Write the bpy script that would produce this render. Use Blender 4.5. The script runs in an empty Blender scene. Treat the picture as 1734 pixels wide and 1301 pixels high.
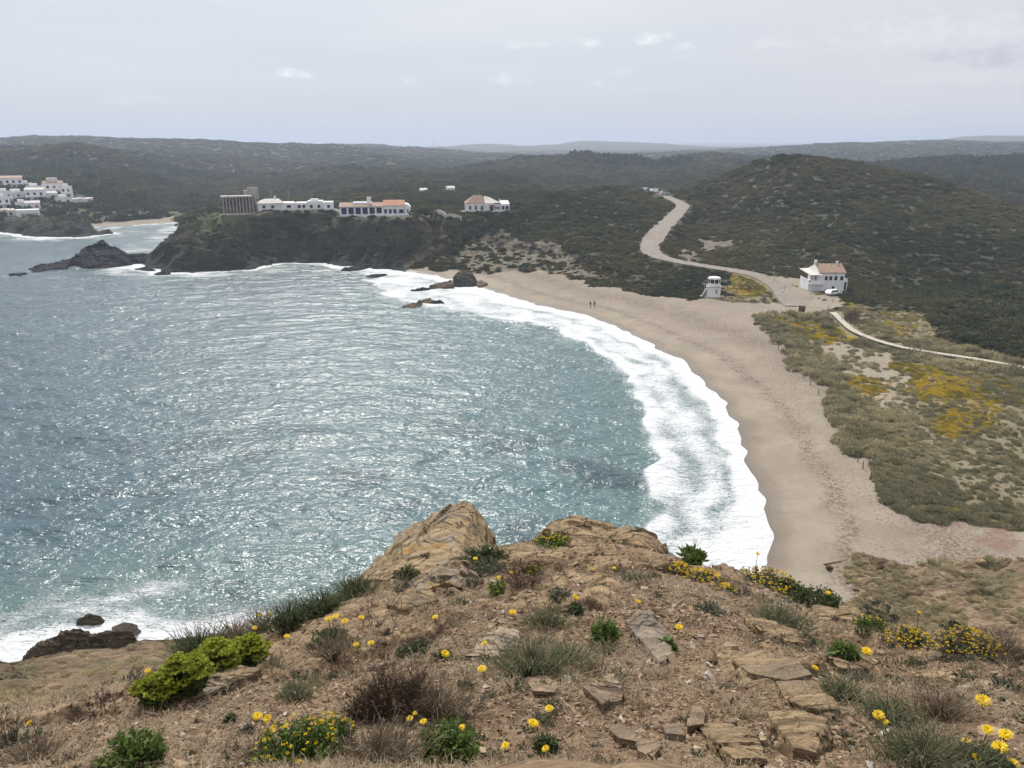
import bpy, bmesh, math, random
import numpy as np
from mathutils import Vector, Matrix, Euler

R = math.radians
scene = bpy.context.scene
COL = scene.collection
rng = np.random.default_rng(7)
random.seed(7)

# ------------------------------------------------------------------ camera
H = 42.0                      # eye height above the sea
F = 1305.0                    # focal length in pixels of the 1734 px wide photograph
PITCH = R(17.26)
cam_d = bpy.data.cameras.new('camera')
cam = bpy.data.objects.new('camera', cam_d)
COL.objects.link(cam)
cam.location = (0, 0, H)
cam.rotation_euler = (R(90) - PITCH, 0, 0)
cam_d.sensor_width = 36.0
cam_d.lens = 36.0 * F / 1734.0
cam_d.clip_start = 0.05
cam_d.clip_end = 60000
scene.camera = cam

# ------------------------------------------------------------------ sky, sun, exposure
SUN_AZ = R(-16)               # measured from +Y (straight ahead) towards +X
SUN_EL = R(47)
world = bpy.data.worlds.new("World")
scene.world = world
world.use_nodes = True
wt = world.node_tree
wn, wl = wt.nodes, wt.links
wn.clear()
wo = wn.new('ShaderNodeOutputWorld')
bg = wn.new('ShaderNodeBackground')
bg.inputs['Strength'].default_value = 0.092
wl.new(bg.outputs[0], wo.inputs['Surface'])
sky = wn.new('ShaderNodeTexSky')
sky.sky_type = 'NISHITA'
sky.sun_disc = False
sky.sun_elevation = SUN_EL
sky.sun_rotation = SUN_AZ
sky.air_density = 1.0
sky.dust_density = 2.0
sky.altitude = 50


def wnode(t, **kw):
    n = wn.new(t)
    for k, v in kw.items():
        if k.startswith('i_'):
            n.inputs[k[2:]].default_value = v
        else:
            setattr(n, k, v)
    return n


def wmath(op, a, b=None, c=None, clamp=False):
    n = wn.new('ShaderNodeMath')
    n.operation = op
    n.use_clamp = clamp
    for i, s in enumerate((a, b, c)):
        if s is None:
            continue
        if isinstance(s, (int, float)):
            n.inputs[i].default_value = s
        else:
            wl.new(s, n.inputs[i])
    return n.outputs[0]


def wmix(f, a, b):
    n = wn.new('ShaderNodeMix')
    n.data_type = 'RGBA'
    for s, i in ((f, 0), (a, 6), (b, 7)):
        if isinstance(s, (int, float)):
            n.inputs[i].default_value = s
        elif isinstance(s, tuple):
            n.inputs[i].default_value = (*s, 1)
        else:
            wl.new(s, n.inputs[i])
    return n.outputs[2]


tc = wnode('ShaderNodeTexCoord')
# project the view direction on a flat cloud layer: (x/z, y/z)
sep = wnode('ShaderNodeSeparateXYZ')
wl.new(tc.outputs['Generated'], sep.inputs[0])
zz = wmath('MAXIMUM', wmath('ADD', sep.outputs[2], 0.06), 0.02)
px = wmath('DIVIDE', sep.outputs[0], zz)
py = wmath('DIVIDE', sep.outputs[1], zz)
cmb = wnode('ShaderNodeCombineXYZ')
wl.new(px, cmb.inputs[0])
wl.new(py, cmb.inputs[1])
veil = wnode('ShaderNodeTexNoise', i_Scale=0.35, i_Detail=4.0, i_Roughness=0.5)
wl.new(cmb.outputs[0], veil.inputs['Vector'])
# the thin high veil of cloud that covers the whole sky
elev = wmath('MULTIPLY', wmath('MAXIMUM', sep.outputs[2], 0.0), 3.2, clamp=True)
veil_c = wmix(elev, (5.6, 6.0, 6.75), (7.4, 7.75, 8.3))
vr = wnode('ShaderNodeMapRange')
vr.inputs[1].default_value = 0.36
vr.inputs[2].default_value = 0.62
wl.new(veil.outputs[0], vr.inputs[0])
warm = wmath('MULTIPLY', wmath('MULTIPLY', vr.outputs[0], elev), 0.9)
veil_c = wmix(warm, veil_c, (8.7, 8.6, 8.6))
# grey layer towards the right
rightm = wmath('MULTIPLY', wmath('SUBTRACT', sep.outputs[0], 0.05), 2.2, clamp=True)
veil_c = wmix(wmath('MULTIPLY', rightm, 0.45), veil_c, (6.9, 6.6, 6.9))
sky_c = wmix(0.93, sky.outputs[0], veil_c)
# small puffs of cumulus low over the hills, in (azimuth, elevation)
azi = wmath('ARCTAN2', sep.outputs[0], sep.outputs[1])


def puff(u, v, su, sv, col, k, seed):
    """a soft cloud at the direction the photo shows it in"""
    global sky_c
    a = (u - 867) / F
    b = (650.5 - v) / F
    d = Vector((a, math.cos(PITCH) + b * math.sin(PITCH), -math.sin(PITCH) + b * math.cos(PITCH))).normalized()
    az0, el0 = math.atan2(d.x, d.y), math.asin(d.z)
    elv = wmath('ARCSINE', sep.outputs[2])
    dx = wmath('DIVIDE', wmath('SUBTRACT', azi, az0), su / F)
    dy = wmath('DIVIDE', wmath('SUBTRACT', elv, el0), sv / F)
    # flatter underside
    dy = wmath('MULTIPLY', dy, wmath('ADD', 1.0, wmath('MULTIPLY', wmath('LESS_THAN', dy, 0.0), 0.9)))
    r2 = wmath('ADD', wmath('MULTIPLY', dx, dx), wmath('MULTIPLY', dy, dy))
    nz = wnode('ShaderNodeTexNoise', i_Scale=55.0, i_Detail=5.0, i_Roughness=0.6)
    mp = wnode('ShaderNodeMapping')
    mp.inputs['Location'].default_value = (seed, seed * 2, 0)
    mp.inputs['Scale'].default_value = (1, 1, 1.8)
    wl.new(tc.outputs['Generated'], mp.inputs[0])
    wl.new(mp.outputs[0], nz.inputs['Vector'])
    q = wmath('SUBTRACT', wmath('SUBTRACT', 1.0, r2), wmath('MULTIPLY', wmath('SUBTRACT', nz.outputs[0], 0.45), 4.2))
    m = wmath('MULTIPLY', wmath('MULTIPLY', q, 0.55, clamp=True), k)
    sky_c = wmix(m, sky_c, col)


WHT = (9.6, 9.8, 10.0)
puff(499, 127, 30, 12, WHT, 1.00, 1)
puff(693, 141, 17, 9, WHT, 0.72, 2)
puff(893, 76, 42, 14, WHT, 0.72, 3)
puff(855, 137, 46, 13, WHT, 0.61, 4)
puff(992, 74, 30, 13, WHT, 0.65, 5)
puff(1103, 68, 32, 16, WHT, 1.00, 6)
puff(1150, 82, 30, 10, WHT, 0.58, 7)
puff(1313, 78, 44, 14, (8.6, 8.6, 8.8), 0.72, 8)
puff(1050, 122, 40, 12, WHT, 0.32, 9)
puff(1010, 143, 18, 7, WHT, 0.32, 13)
puff(230, 170, 60, 14, WHT, 0.22, 14)
puff(1585, 98, 55, 12, (5.2, 5.3, 6.0), 0.8, 10)
puff(1690, 104, 72, 26, (4.9, 5.0, 5.8), 0.95, 11)
puff(1420, 98, 80, 14, (6.2, 6.2, 6.8), 0.51, 12)
puff(1590, 60, 190, 36, (8.3, 8.1, 8.0), 0.72, 15)
puff(1640, 135, 130, 16, (7.9, 7.7, 7.7), 0.65, 16)
wl.new(sky_c, bg.inputs['Color'])

sun_d = bpy.data.lights.new('sun', 'SUN')
sun_d.energy = 3.6
sun_d.angle = R(2.0)
sun_d.color = (1.0, 0.95, 0.88)
sun = bpy.data.objects.new('sun', sun_d)
COL.objects.link(sun)
sdir = Vector((math.sin(SUN_AZ) * math.cos(SUN_EL), math.cos(SUN_AZ) * math.cos(SUN_EL), math.sin(SUN_EL)))
sun.rotation_euler = sdir.to_track_quat('Z', 'Y').to_euler()
sun.location = sdir * 200 + Vector((0, 0, 100))

vs = scene.view_settings
vs.view_transform = 'Standard'
vs.look = 'None'
vs.exposure = 0.24
vs.gamma = 1.0
scene.cycles.max_bounces = 5
scene.cycles.diffuse_bounces = 2
scene.cycles.glossy_bounces = 2
scene.cycles.transmission_bounces = 3
scene.cycles.volume_bounces = 0
scene.cycles.caustics_reflective = False
scene.cycles.caustics_refractive = False
scene.cycles.use_adaptive_sampling = True

# ------------------------------------------------------------------ noise
M32 = 0xFFFFFFFF


def _h(ix, iy, iz, seed):
    h = (ix * 374761393 + iy * 668265263 + iz * 1440662683 + seed * 974711) & M32
    h = ((h ^ (h >> 13)) * 1274126177) & M32
    h = ((h ^ (h >> 16)) * 2246822519) & M32
    return ((h ^ (h >> 15)) & 0xFFFF).astype(np.float32) / 32767.5 - 1.0


def vn2(x, y, seed=0):
    x = np.asarray(x, dtype=np.float64)
    y = np.asarray(y, dtype=np.float64)
    fx, fy = np.floor(x), np.floor(y)
    ix, iy = fx.astype(np.int64) + 100000, fy.astype(np.int64) + 100000
    tx, ty = (x - fx), (y - fy)
    tx = tx * tx * (3 - 2 * tx)
    ty = ty * ty * (3 - 2 * ty)
    a, b = _h(ix, iy, 0, seed), _h(ix + 1, iy, 0, seed)
    c, d = _h(ix, iy + 1, 0, seed), _h(ix + 1, iy + 1, 0, seed)
    return (a + (b - a) * tx) * (1 - ty) + (c + (d - c) * tx) * ty


def vn3(x, y, z, seed=0):
    fx, fy, fz = np.floor(x), np.floor(y), np.floor(z)
    ix, iy, iz = [q.astype(np.int64) + 100000 for q in (fx, fy, fz)]
    tx, ty, tz = x - fx, y - fy, z - fz
    tx, ty, tz = [q * q * (3 - 2 * q) for q in (tx, ty, tz)]
    r = 0
    for dz in (0, 1):
        a, b = _h(ix, iy, iz + dz, seed), _h(ix + 1, iy, iz + dz, seed)
        c, d = _h(ix, iy + 1, iz + dz, seed), _h(ix + 1, iy + 1, iz + dz, seed)
        s = (a + (b - a) * tx) * (1 - ty) + (c + (d - c) * tx) * ty
        r = r + s * (tz if dz else 1 - tz)
    return r


def fbm2(x, y, o=4, seed=0, g=0.5):
    r, a, s = 0, 1.0, 0
    for i in range(o):
        r = r + a * vn2(x * 2 ** i + i * 17.3, y * 2 ** i - i * 9.1, seed + i)
        s += a
        a *= g
    return r / s


def fbm3(x, y, z, o=4, seed=0, g=0.5):
    r, a, s = 0, 1.0, 0
    for i in range(o):
        r = r + a * vn3(x * 2 ** i + i * 17.3, y * 2 ** i - i * 9.1, z * 2 ** i, seed + i)
        s += a
        a *= g
    return r / s


def sstep(a, b, x):
    t = np.clip((x - a) / (b - a), 0, 1)
    return t * t * (3 - 2 * t)


# ------------------------------------------------------------------ pixels of the photograph <-> the world
CP, SP = math.cos(PITCH), math.sin(PITCH)


def ray(u, v):
    a, b = (u - 867) / F, (650.5 - v) / F
    return np.array([a, CP + b * SP, -SP + b * CP])


def P(u, v, z=0.0):
    d = ray(u, v)
    k = (z - H) / d[2]
    return np.array([d[0] * k, d[1] * k, z])


def D(u, v, dist):
    """point at forward distance dist on the line of sight through (u, v)"""
    d = ray(u, v)
    k = dist / d[1]
    return np.array([d[0] * k, dist, H + d[2] * k])


# ------------------------------------------------------------------ coast line (closed round the water), slope and surf width
CO = []
for x, y, s, w in ((-900, 20, 1, 4), (-160, 38, 1, 6)):
    CO.append((x, y, s, w))
for u, v, s, w in (
        (-150, 1165, .8, 5), (0, 1128, .5, 5), (60, 1112, .5, 5), (150, 1096, .5, 5), (235, 1090, .6, 5), (330, 1082, .8, 6),
        (450, 1084, .9, 6), (600, 1080, .9, 5), (800, 1060, .9, 5), (1000, 1040, .8, 6), (1150, 1020, .5, 8),
        (1240, 1004, .3, 10), (1274, 985, .08, 12), (1283, 950, .06, 12), (1286, 915, .06, 12), (1288, 885, .06, 12.5),
        (1281, 850, .06, 12.5), (1270, 800, .06, 12.5), (1257, 755, .06, 13), (1242, 715, .06, 13), (1220, 680, .06, 13),
        (1190, 648, .06, 13), (1152, 611, .06, 13), (1110, 588, .06, 13), (1062, 564, .06, 14), (1020, 546, .06, 15),
        (985, 533, .06, 17), (940, 524, .06, 20), (880, 508, .06, 25), (835, 494, .08, 30), (812, 484, .1, 32),
        (785, 476, .12, 30), (755, 472, .12, 26), (735, 467, .12, 22), (690, 461, .2, 22), (640, 455, .5, 18), (600, 452, .5, 12),
        (560, 447, .62, 6), (500, 445, .62, 5), (450, 449, .62, 4), (420, 457, .62, 4), (370, 460, .58, 4),
        (330, 462, .5, 5), (285, 461, .42, 8), (250, 452, .36, 10), (243, 442, .4, 5),
        (262, 430, .6, 3), (290, 410, .9, 2), (312, 396, 1., 2), (332, 384, 1., 2), (345, 374, .5, 1),
        (349, 371.5, .1, 1), (322, 376, .08, 1.5), (250, 381, .08, 2), (156, 385, .1, 3), (150, 389, .3, 3), (193, 396, .5, 4), (130, 402, .6, 6),
        (60, 401, .7, 9), (20, 395, .7, 9), (0, 393, .7, 9), (-80, 396, .7, 9)):
    p = P(u, v)
    CO.append((p[0], p[1], s, w))
for x, y, s, w in ((-420, 430, .7, 8), (-900, 560, .7, 8)):
    CO.append((x, y, s, w))
CO = np.array(CO)


def inpoly(x, y, poly):
    ins = np.zeros(x.shape, bool)
    n = len(poly)
    j = n - 1
    for i in range(n):
        xi, yi, xj, yj = poly[i][0], poly[i][1], poly[j][0], poly[j][1]
        if yi != yj:
            c = ((yi > y) != (yj > y)) & (x < (xj - xi) * (y - yi) / (yj - yi) + xi)
            ins ^= c
        j = i
    return ins


def polydist(x, y, pts, vals=None, closed=False):
    """distance to a polyline and values interpolated at the nearest point"""
    best = np.full(x.shape, 1e12)
    out = [np.zeros(x.shape) for _ in range(vals.shape[1])] if vals is not None else []
    n = len(pts)
    for i in range(n if closed else n - 1):
        a, b = pts[i][:2], pts[(i + 1) % n][:2]
        dx, dy = b[0] - a[0], b[1] - a[1]
        L = dx * dx + dy * dy + 1e-9
        t = np.clip(((x - a[0]) * dx + (y - a[1]) * dy) / L, 0, 1)
        d = (x - a[0] - t * dx) ** 2 + (y - a[1] - t * dy) ** 2
        m = d < best
        best[m] = d[m]
        if vals is not None:
            va, vb = vals[i], vals[(i + 1) % n]
            for k in range(len(out)):
                out[k][m] = (va[k] + (vb[k] - va[k]) * t)[m]
    return np.sqrt(best), out


def coast(x, y):
    """signed distance to the shore (land positive), shore slope, surf width"""
    shp = x.shape
    x, y = x.ravel(), y.ravel()
    d, (s, w) = polydist(x, y, CO, CO[:, 2:], closed=True)
    ins = inpoly(x, y, CO)
    d = np.where(ins, -d, d)
    rock = sstep(.15, .5, s)
    s = s * (1 + rock * (.55 * fbm2(x / 11, y / 11, 3, 19) + .25 * fbm2(x / 3.5, y / 3.5, 2, 20)))
    d = d + .85 * vn2(x / 3.1, y / 3.1, 5) * (1 - rock) + .9 * fbm2(x / 9, y / 9, 2, 15) * (1 - rock)
    d = d + rock * (2.4 * fbm2(x / 7., y / 7., 3, 9) + 1.2 * fbm2(x / 2.2, y / 2.2, 2, 8)) * np.clip(np.hypot(x, y) / 200, .4, 1)
    return d.reshape(shp), s.reshape(shp), w.reshape(shp)


# ------------------------------------------------------------------ lie of the land: control points -> radial basis surface
CT = []


def cp(p):
    CT.append(p)


# the clifftop around the camera
for u, v, d in (
        (-300, 1301, 2.3), (0, 1301, 2.15), (200, 1301, 2.0), (450, 1301, 1.85), (700, 1301, 1.8), (1000, 1301, 1.8), (1300, 1301, 1.8), (1550, 1301, 1.85), (1734, 1301, 1.9), (2100, 1301, 2.0),
        (0, 1255, 2.75), (120, 1225, 3.05), (250, 1250, 2.4), (250, 1190, 3.5), (350, 1200, 2.75), (350, 1150, 3.7), (470, 1100, 4.3), (470, 1150, 3.2), (470, 1220, 2.3),
        (620, 1200, 2.45), (620, 1110, 3.4), (620, 1050, 4.5), (560, 1040, 5.1), (620, 1005, 6.2), (700, 1000, 5.8), (700, 970, 7.0),
        (800, 1200, 2.4), (800, 1100, 3.45), (800, 1020, 4.9), (800, 960, 6.8), (850, 935, 8.0), (900, 930, 8.2),
        (1000, 1200, 2.4), (1000, 1100, 3.45), (1000, 1020, 4.8), (1000, 960, 6.4), (1020, 920, 8.0),
        (1150, 1200, 2.4), (1150, 1100, 3.4), (1150, 1020, 4.7), (1100, 950, 6.8), (1120, 935, 7.8), (1200, 962, 7.8),
        (1300, 1200, 2.4), (1300, 1100, 3.4), (1300, 1030, 4.9), (1290, 995, 7.2), (1400, 1050, 6.6), (1400, 1110, 3.8),
        (1500, 1200, 2.45), (1500, 1130, 3.8), (1480, 1085, 6.2), (1600, 1130, 3.9), (1600, 1095, 6.6), (1734, 1200, 2.5), (1734, 1140, 3.6), (1734, 1085, 6.9),
        (2100, 1200, 2.6), (2100, 1090, 7)):
    cp(D(u, v, d))
# over the lip: hidden ground falling away
for u, e, d in ((-300, 1330, 7), (0, 1290, 6.5), (120, 1262, 7), (250, 1225, 8), (350, 1195, 8), (470, 1150, 8.5), (560, 1095, 9), (620, 1050, 9.5), (700, 1040, 10.5), (850, 1010, 11),
                (1020, 1005, 11), (1120, 1010, 11), (1200, 1030, 11), (1290, 1060, 11), (1400, 1110, 10.5), (1480, 1140, 10.5), (1600, 1150, 10.5), (1734, 1145, 11), (2100, 1140, 12)):
    cp(D(u, e, d))
for u, e, d in ((-300, 1300, 16), (0, 1265, 17), (250, 1230, 19), (470, 1180, 19), (700, 1090, 20), (900, 1080, 20), (1100, 1080, 20), (1300, 1100, 20), (1480, 1130, 20), (1650, 1140, 20), (1850, 1130, 20)):
    cp(D(u, e, d))
# lower slopes seen beyond the lip, left
for u, v, d in ((0, 1150, 46), (0, 1190, 35), (120, 1190, 33), (120, 1150, 44), (250, 1140, 45), (250, 1110, 51), (250, 1180, 33), (0, 1225, 26), (-300, 1200, 34), (400, 1150, 40), (380, 1115, 49)):
    cp(D(u, v, d))
for u, d, z in ((600, 40, 15), (800, 42, 14), (1000, 42, 14), (1150, 42, 13), (600, 52, 5), (800, 54, 5), (1000, 56, 4), (1150, 57, 4)):
    cp(np.array([(u - 867) / F * d * 1.12, d, z]))
# lower slopes, right
for u, v, d in ((1300, 1000, 61), (1300, 1040, 50), (1400, 1000, 60), (1400, 1040, 49), (1500, 975, 63), (1500, 1000, 57), (1500, 1040, 47), (1600, 965, 65), (1600, 1000, 56), (1600, 1060, 42),
                (1734, 955, 65), (1734, 1000, 53), (1734, 1060, 36), (1950, 960, 60), (1950, 1060, 34), (1400, 1075, 40), (1500, 1095, 36)):
    cp(D(u, v, d))
# beach, dunes, marsh
for u, v, z in ((900, 470, 1.5), (1000, 490, 1.5), (1100, 500, 1.8), (1200, 510, 2), (1300, 530, 2), (1300, 600, 1.7), (1240, 600, 1.3), (1400, 560, 2.2), (1500, 600, 2.5), (1600, 600, 2.5),
                (1734, 640, 2.8), (1450, 700, 2.6), (1600, 750, 3), (1734, 800, 3), (1550, 850, 2.8), (1700, 880, 2.6), (1734, 700, 3), (1330, 700, 1.7), (1330, 800, 1.3), (1370, 900, 1.6),
                (1500, 920, 2), (1650, 922, 2.4), (1734, 925, 2.7), (1330, 960, 1.5), (1420, 955, 2), (1950, 800, 4), (1950, 640, 4), (1950, 920, 5), (2300, 700, 8), (1560, 640, 2.6), (1500, 780, 2.9), (1440, 620, 2.4),
                (1395, 497, 3.6), (1338, 512, 2.2), (1450, 522, 3), (1575, 527, 4), (1660, 560, 3.5), (1734, 600, 4)):
    cp(P(u, v, z))
# right hand hill
for u, v, d in ((1440, 480, 228), (1440, 440, 246), (1440, 400, 270), (1440, 330, 322), (1440, 276, 385), (1350, 259, 400), (1385, 262, 397), (1320, 262, 400), (1350, 310, 350), (1350, 380, 300), (1350, 430, 262),
                (1280, 275, 408), (1240, 290, 412), (1250, 325, 370), (1250, 370, 322), (1250, 420, 285), (1200, 303, 418), (1180, 340, 375), (1180, 380, 325), (1180, 420, 285),
                (1600, 490, 228), (1600, 440, 248), (1600, 400, 272), (1600, 340, 322), (1600, 301, 352), (1500, 284, 372), (1500, 340, 320), (1500, 400, 270), (1734, 500, 225), (1734, 440, 250), (1734, 400, 272), (1734, 347, 312), (1950, 420, 290), (1950, 520, 205),
                (1350, 300, 490), (1440, 312, 470), (1250, 320, 500), (1500, 322, 460), (1600, 345, 440), (1734, 380, 400), (1950, 450, 380), (1180, 345, 480),
                (1734, 337, 450), (1600, 310, 520), (1500, 300, 560)):
    cp(D(u, v, d))
for u, v in ((1420, 277), (1500, 275), (1560, 268), (1640, 264), (1734, 261), (1950, 258)):
    cp(D(u, v, 800))
    cp(D(u, v + 14, 1000))
for u, v in ((1734, 300), (1640, 300), (1560, 297)):
    cp(D(u, v, 600))
for u, v in ((1330, 247), (1400, 243), (1450, 241), (1500, 240), (1560, 239), (1620, 239), (1700, 241), (1734, 241), (1950, 243)):
    cp(D(u, v, 1900))
    cp(D(u, v + 5, 2300))
for u, v in ((1400, 262), (1500, 260), (1600, 258), (1734, 254)):
    cp(D(u, v, 1300))
for u, v in ((1560, 239), (1600, 236), (1640, 231), (1665, 229), (1700, 229), (1722, 230), (1734, 233), (1950, 236)):
    cp(D(u, v, 3200))
    cp(D(u, v + 7, 4200))
for u in (1300, 1400, 1480):
    cp(D(u, 249, 3200))
# middle: slope between the beach and the car park
for u, v, d in ((1000, 470, 232), (1000, 430, 260), (1000, 390, 290), (1000, 350, 335), (1000, 320, 392), (940, 322, 392), (880, 345, 350), (880, 400, 300), (900, 440, 262), (1060, 314, 415), (1060, 350, 350), (1060, 400, 300), (1060, 440, 262),
                (1095, 318, 425), (1125, 326, 405), (1160, 349, 350), (1140, 366, 325), (1118, 388, 300), (1096, 415, 276), (1125, 438, 256), (1170, 447, 246), (1220, 456, 238), (1270, 466, 229), (1120, 465, 238), (1200, 485, 224),
                (1130, 318, 440), (1160, 325, 430),
                (1000, 335, 500), (1060, 332, 500), (940, 338, 480), (1130, 335, 500),
                (950, 302, 640), (1060, 300, 640), (860, 305, 600)):
    cp(D(u, v, d))
for u, v, d in ((800, 287, 820), (850, 280, 850), (880, 272, 880), (920, 268, 900), (980, 265, 900), (1050, 267, 900), (1080, 276, 880), (1110, 281, 860), (1140, 271, 930), (1170, 256, 1000), (1200, 252, 1000), (1240, 254, 1000), (1290, 261, 980), (1330, 268, 950)):
    cp(D(u, v, d))
    cp(D(u, v + 14, d * 1.3))
for u, v, d in ((1180, 285, 700), (1150, 308, 560), (1250, 285, 680)):
    cp(D(u, v, d))
for u, v in ((740, 251), (790, 245), (830, 243), (870, 246), (900, 250), (930, 247), (960, 241), (1000, 238), (1040, 241), (1090, 242), (1140, 245), (1180, 250)):
    cp(D(u, v, 3500))
    cp(D(u, 256, 5000))
for u, v in ((760, 262), (830, 262), (900, 265), (980, 262), (1080, 262)):
    cp(D(u, v, 2200))
for u, v in ((-200, 243.5), (600, 246), (1100, 244), (1200, 243), (1300, 244), (1400, 242), (1600, 242), (1900, 242)):
    cp(D(u, v, 8000))
    cp(D(u, 250, 12000))
# plateau behind the villas and the hills beyond it
for u, v, d in ((700, 340, 380), (600, 340, 380), (650, 318, 500), (760, 325, 430), (760, 308, 560), (650, 300, 650), (600, 270, 1050), (700, 272, 1100), (500, 345, 400), (620, 248, 1850), (660, 247, 2000), (700, 252, 2100), (780, 285, 1100), (700, 290, 800)):
    cp(D(u, v, d))
for u, v in ((-300, 238), (-60, 237), (0, 235.5), (60, 233), (110, 232.5), (180, 234), (250, 235), (330, 236.5), (400, 240), (500, 243.5), (560, 247)):
    cp(D(u, v, 1500))
    cp(D(u, v + 8, 1900))
cp(D(560, 246, 2000))
cp(D(640, 245, 2100))
for u, v, d in ((130, 237, 850), (100, 238, 850), (60, 246, 820), (30, 252, 800), (0, 258, 780), (160, 245, 830), (190, 262, 780), (205, 290, 660), (230, 322, 540), (100, 290, 640), (0, 290, 600), (130, 255, 1060), (60, 258, 1000), (200, 268, 950), (-200, 270, 750),
                (-200, 330, 480), (300, 345, 545), (300, 358, 500), (200, 350, 490), (450, 335, 560), (400, 305, 750), (400, 272, 1050), (300, 262, 1100), (250, 300, 750), (300, 320, 640), (500, 300, 750), (500, 272, 1100), (380, 352, 520),
                (60, 362, 428), (60, 342, 458), (25, 310, 505), (0, 340, 460), (100, 352, 448), (110, 326, 485), (150, 345, 478), (180, 362, 452), (0, 372, 418), (150, 372, 440)):
    cp(D(u, v, d))
# the headland
for u, v, d in ((380, 365, 303), (345, 378, 297), (330, 392, 290), (440, 362, 302), (560, 366, 290), (500, 366, 290), (640, 368, 290), (700, 370, 290), (500, 353, 325), (440, 353, 325), (600, 354, 325), (700, 352, 335), (790, 356, 322), (840, 356, 326), (820, 350, 345),
                (740, 374, 290), (760, 390, 284), (760, 420, 268), (800, 445, 256), (850, 425, 268), (700, 400, 280), (850, 385, 300), (820, 372, 305), (400, 385, 292), (330, 430, 281), (640, 420, 272), (600, 400, 278), (700, 440, 258)):
    cp(D(u, v, d))
CT = np.array(CT)
_r = np.hypot(CT[:, 0], CT[:, 1])
CTH, CLR, CTT = np.arctan2(CT[:, 0], CT[:, 1]), np.log(_r), (CT[:, 2] - H) / _r
KT = 1.5
A = np.stack([CTH * KT, CLR], 1)
dm = np.linalg.norm(A[:, None] - A[None], axis=2)
n = len(A)
Q = np.concatenate([np.ones((n, 1)), A], 1)
big = np.zeros((n + 3, n + 3))
big[:n, :n] = -dm + np.eye(n) * 1e-4
big[:n, n:] = Q
big[n:, :n] = Q.T
sol = np.linalg.solve(big, np.concatenate([CTT, np.zeros(3)]))
TH0, TH1, NTH = -1.5, 1.5, 601
LR0, LR1, NLR = math.log(0.4), math.log(13000), 1041
gth = np.linspace(TH0, TH1, NTH)
glr = np.linspace(LR0, LR1, NLR)
TAB = np.zeros((NLR, NTH), dtype=np.float32)
Ath = np.clip(gth, -.95, .95) * KT
Ath32, A32, S32 = Ath.astype(np.float32), A.astype(np.float32), sol[:n].astype(np.float32)
for i0 in range(0, NLR, 16):
    gl = glr[i0:i0 + 16]
    acc = sol[n] + sol[n + 1] * Ath[None, :] + sol[n + 2] * gl[:, None]
    dd = np.sqrt((Ath32[None, :, None] - A32[None, None, :, 0]) ** 2 + (gl[:, None, None].astype(np.float32) - A32[None, None, :, 1]) ** 2)
    acc = acc - dd @ S32
    TAB[i0:i0 + 16] = acc
# one light smoothing pass
K = TAB.copy()
K[1:-1, 1:-1] = (TAB[1:-1, 1:-1] * 4 + TAB[:-2, 1:-1] + TAB[2:, 1:-1] + TAB[1:-1, :-2] + TAB[1:-1, 2:]) / 8
TAB = K


def zbase(x, y):
    r = np.hypot(x, y)
    th = np.arctan2(x, y)
    fi = np.clip((np.log(np.maximum(r, .41)) - LR0) / (LR1 - LR0) * (NLR - 1), 0, NLR - 1.001)
    fj = np.clip((th - TH0) / (TH1 - TH0) * (NTH - 1), 0, NTH - 1.001)
    i, j = fi.astype(int), fj.astype(int)
    a, b = fi - i, fj - j
    t = (TAB[i, j] * (1 - b) + TAB[i, j + 1] * b) * (1 - a) + (TAB[i + 1, j] * (1 - b) + TAB[i + 1, j + 1] * b) * a
    return H + t * np.maximum(r, .41)


def zland(x, y, co=None):
    """ground height without fine detail"""
    x = np.asarray(x, float)
    y = np.asarray(y, float)
    zb = zbase(x, y)
    sd, sl, w = coast(x, y) if co is None else co
    zb = np.maximum(zb, .35 + .02 * np.clip(sd, 0, 60))
    z = np.minimum(zb, sl * np.maximum(sd, 0) + .6 * np.maximum(sd - 38, 0))
    return np.where(sd > 0, z, np.maximum(sd * .12 - .05, -5.0))


def hit(u, v, rmin=14.0, rmax=9000.0):
    """where the line of sight through pixel (u, v) meets the ground"""
    d = ray(u, v)
    h = math.hypot(d[0], d[1])
    for _ in range(1):
        rr = np.exp(np.linspace(math.log(rmin), math.log(rmax), 2600))
        x, y, z = d[0] * rr / h, d[1] * rr / h, H + d[2] * rr / h
        g = np.maximum(zland(x, y), 0)
        k = np.nonzero(z <= g)[0]
        k = k[0] if len(k) else len(rr) - 1
    k0 = max(k - 1, 0)
    a, b = (z - g)[k0], (z - g)[k]
    f = a / (a - b) if a > 0 and a != b else 0
    q = rr[k0] + (rr[k] - rr[k0]) * f
    x, y = d[0] * q / h, d[1] * q / h
    return np.array([x, y, float(np.maximum(zland(np.array([x]), np.array([y])), 0)[0])])


def near(u, v):
    return hit(u, v, .9, 40)


def hpoly(pts, **k):
    return np.array([hit(u, v, **k)[:2] for u, v in pts])

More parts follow.
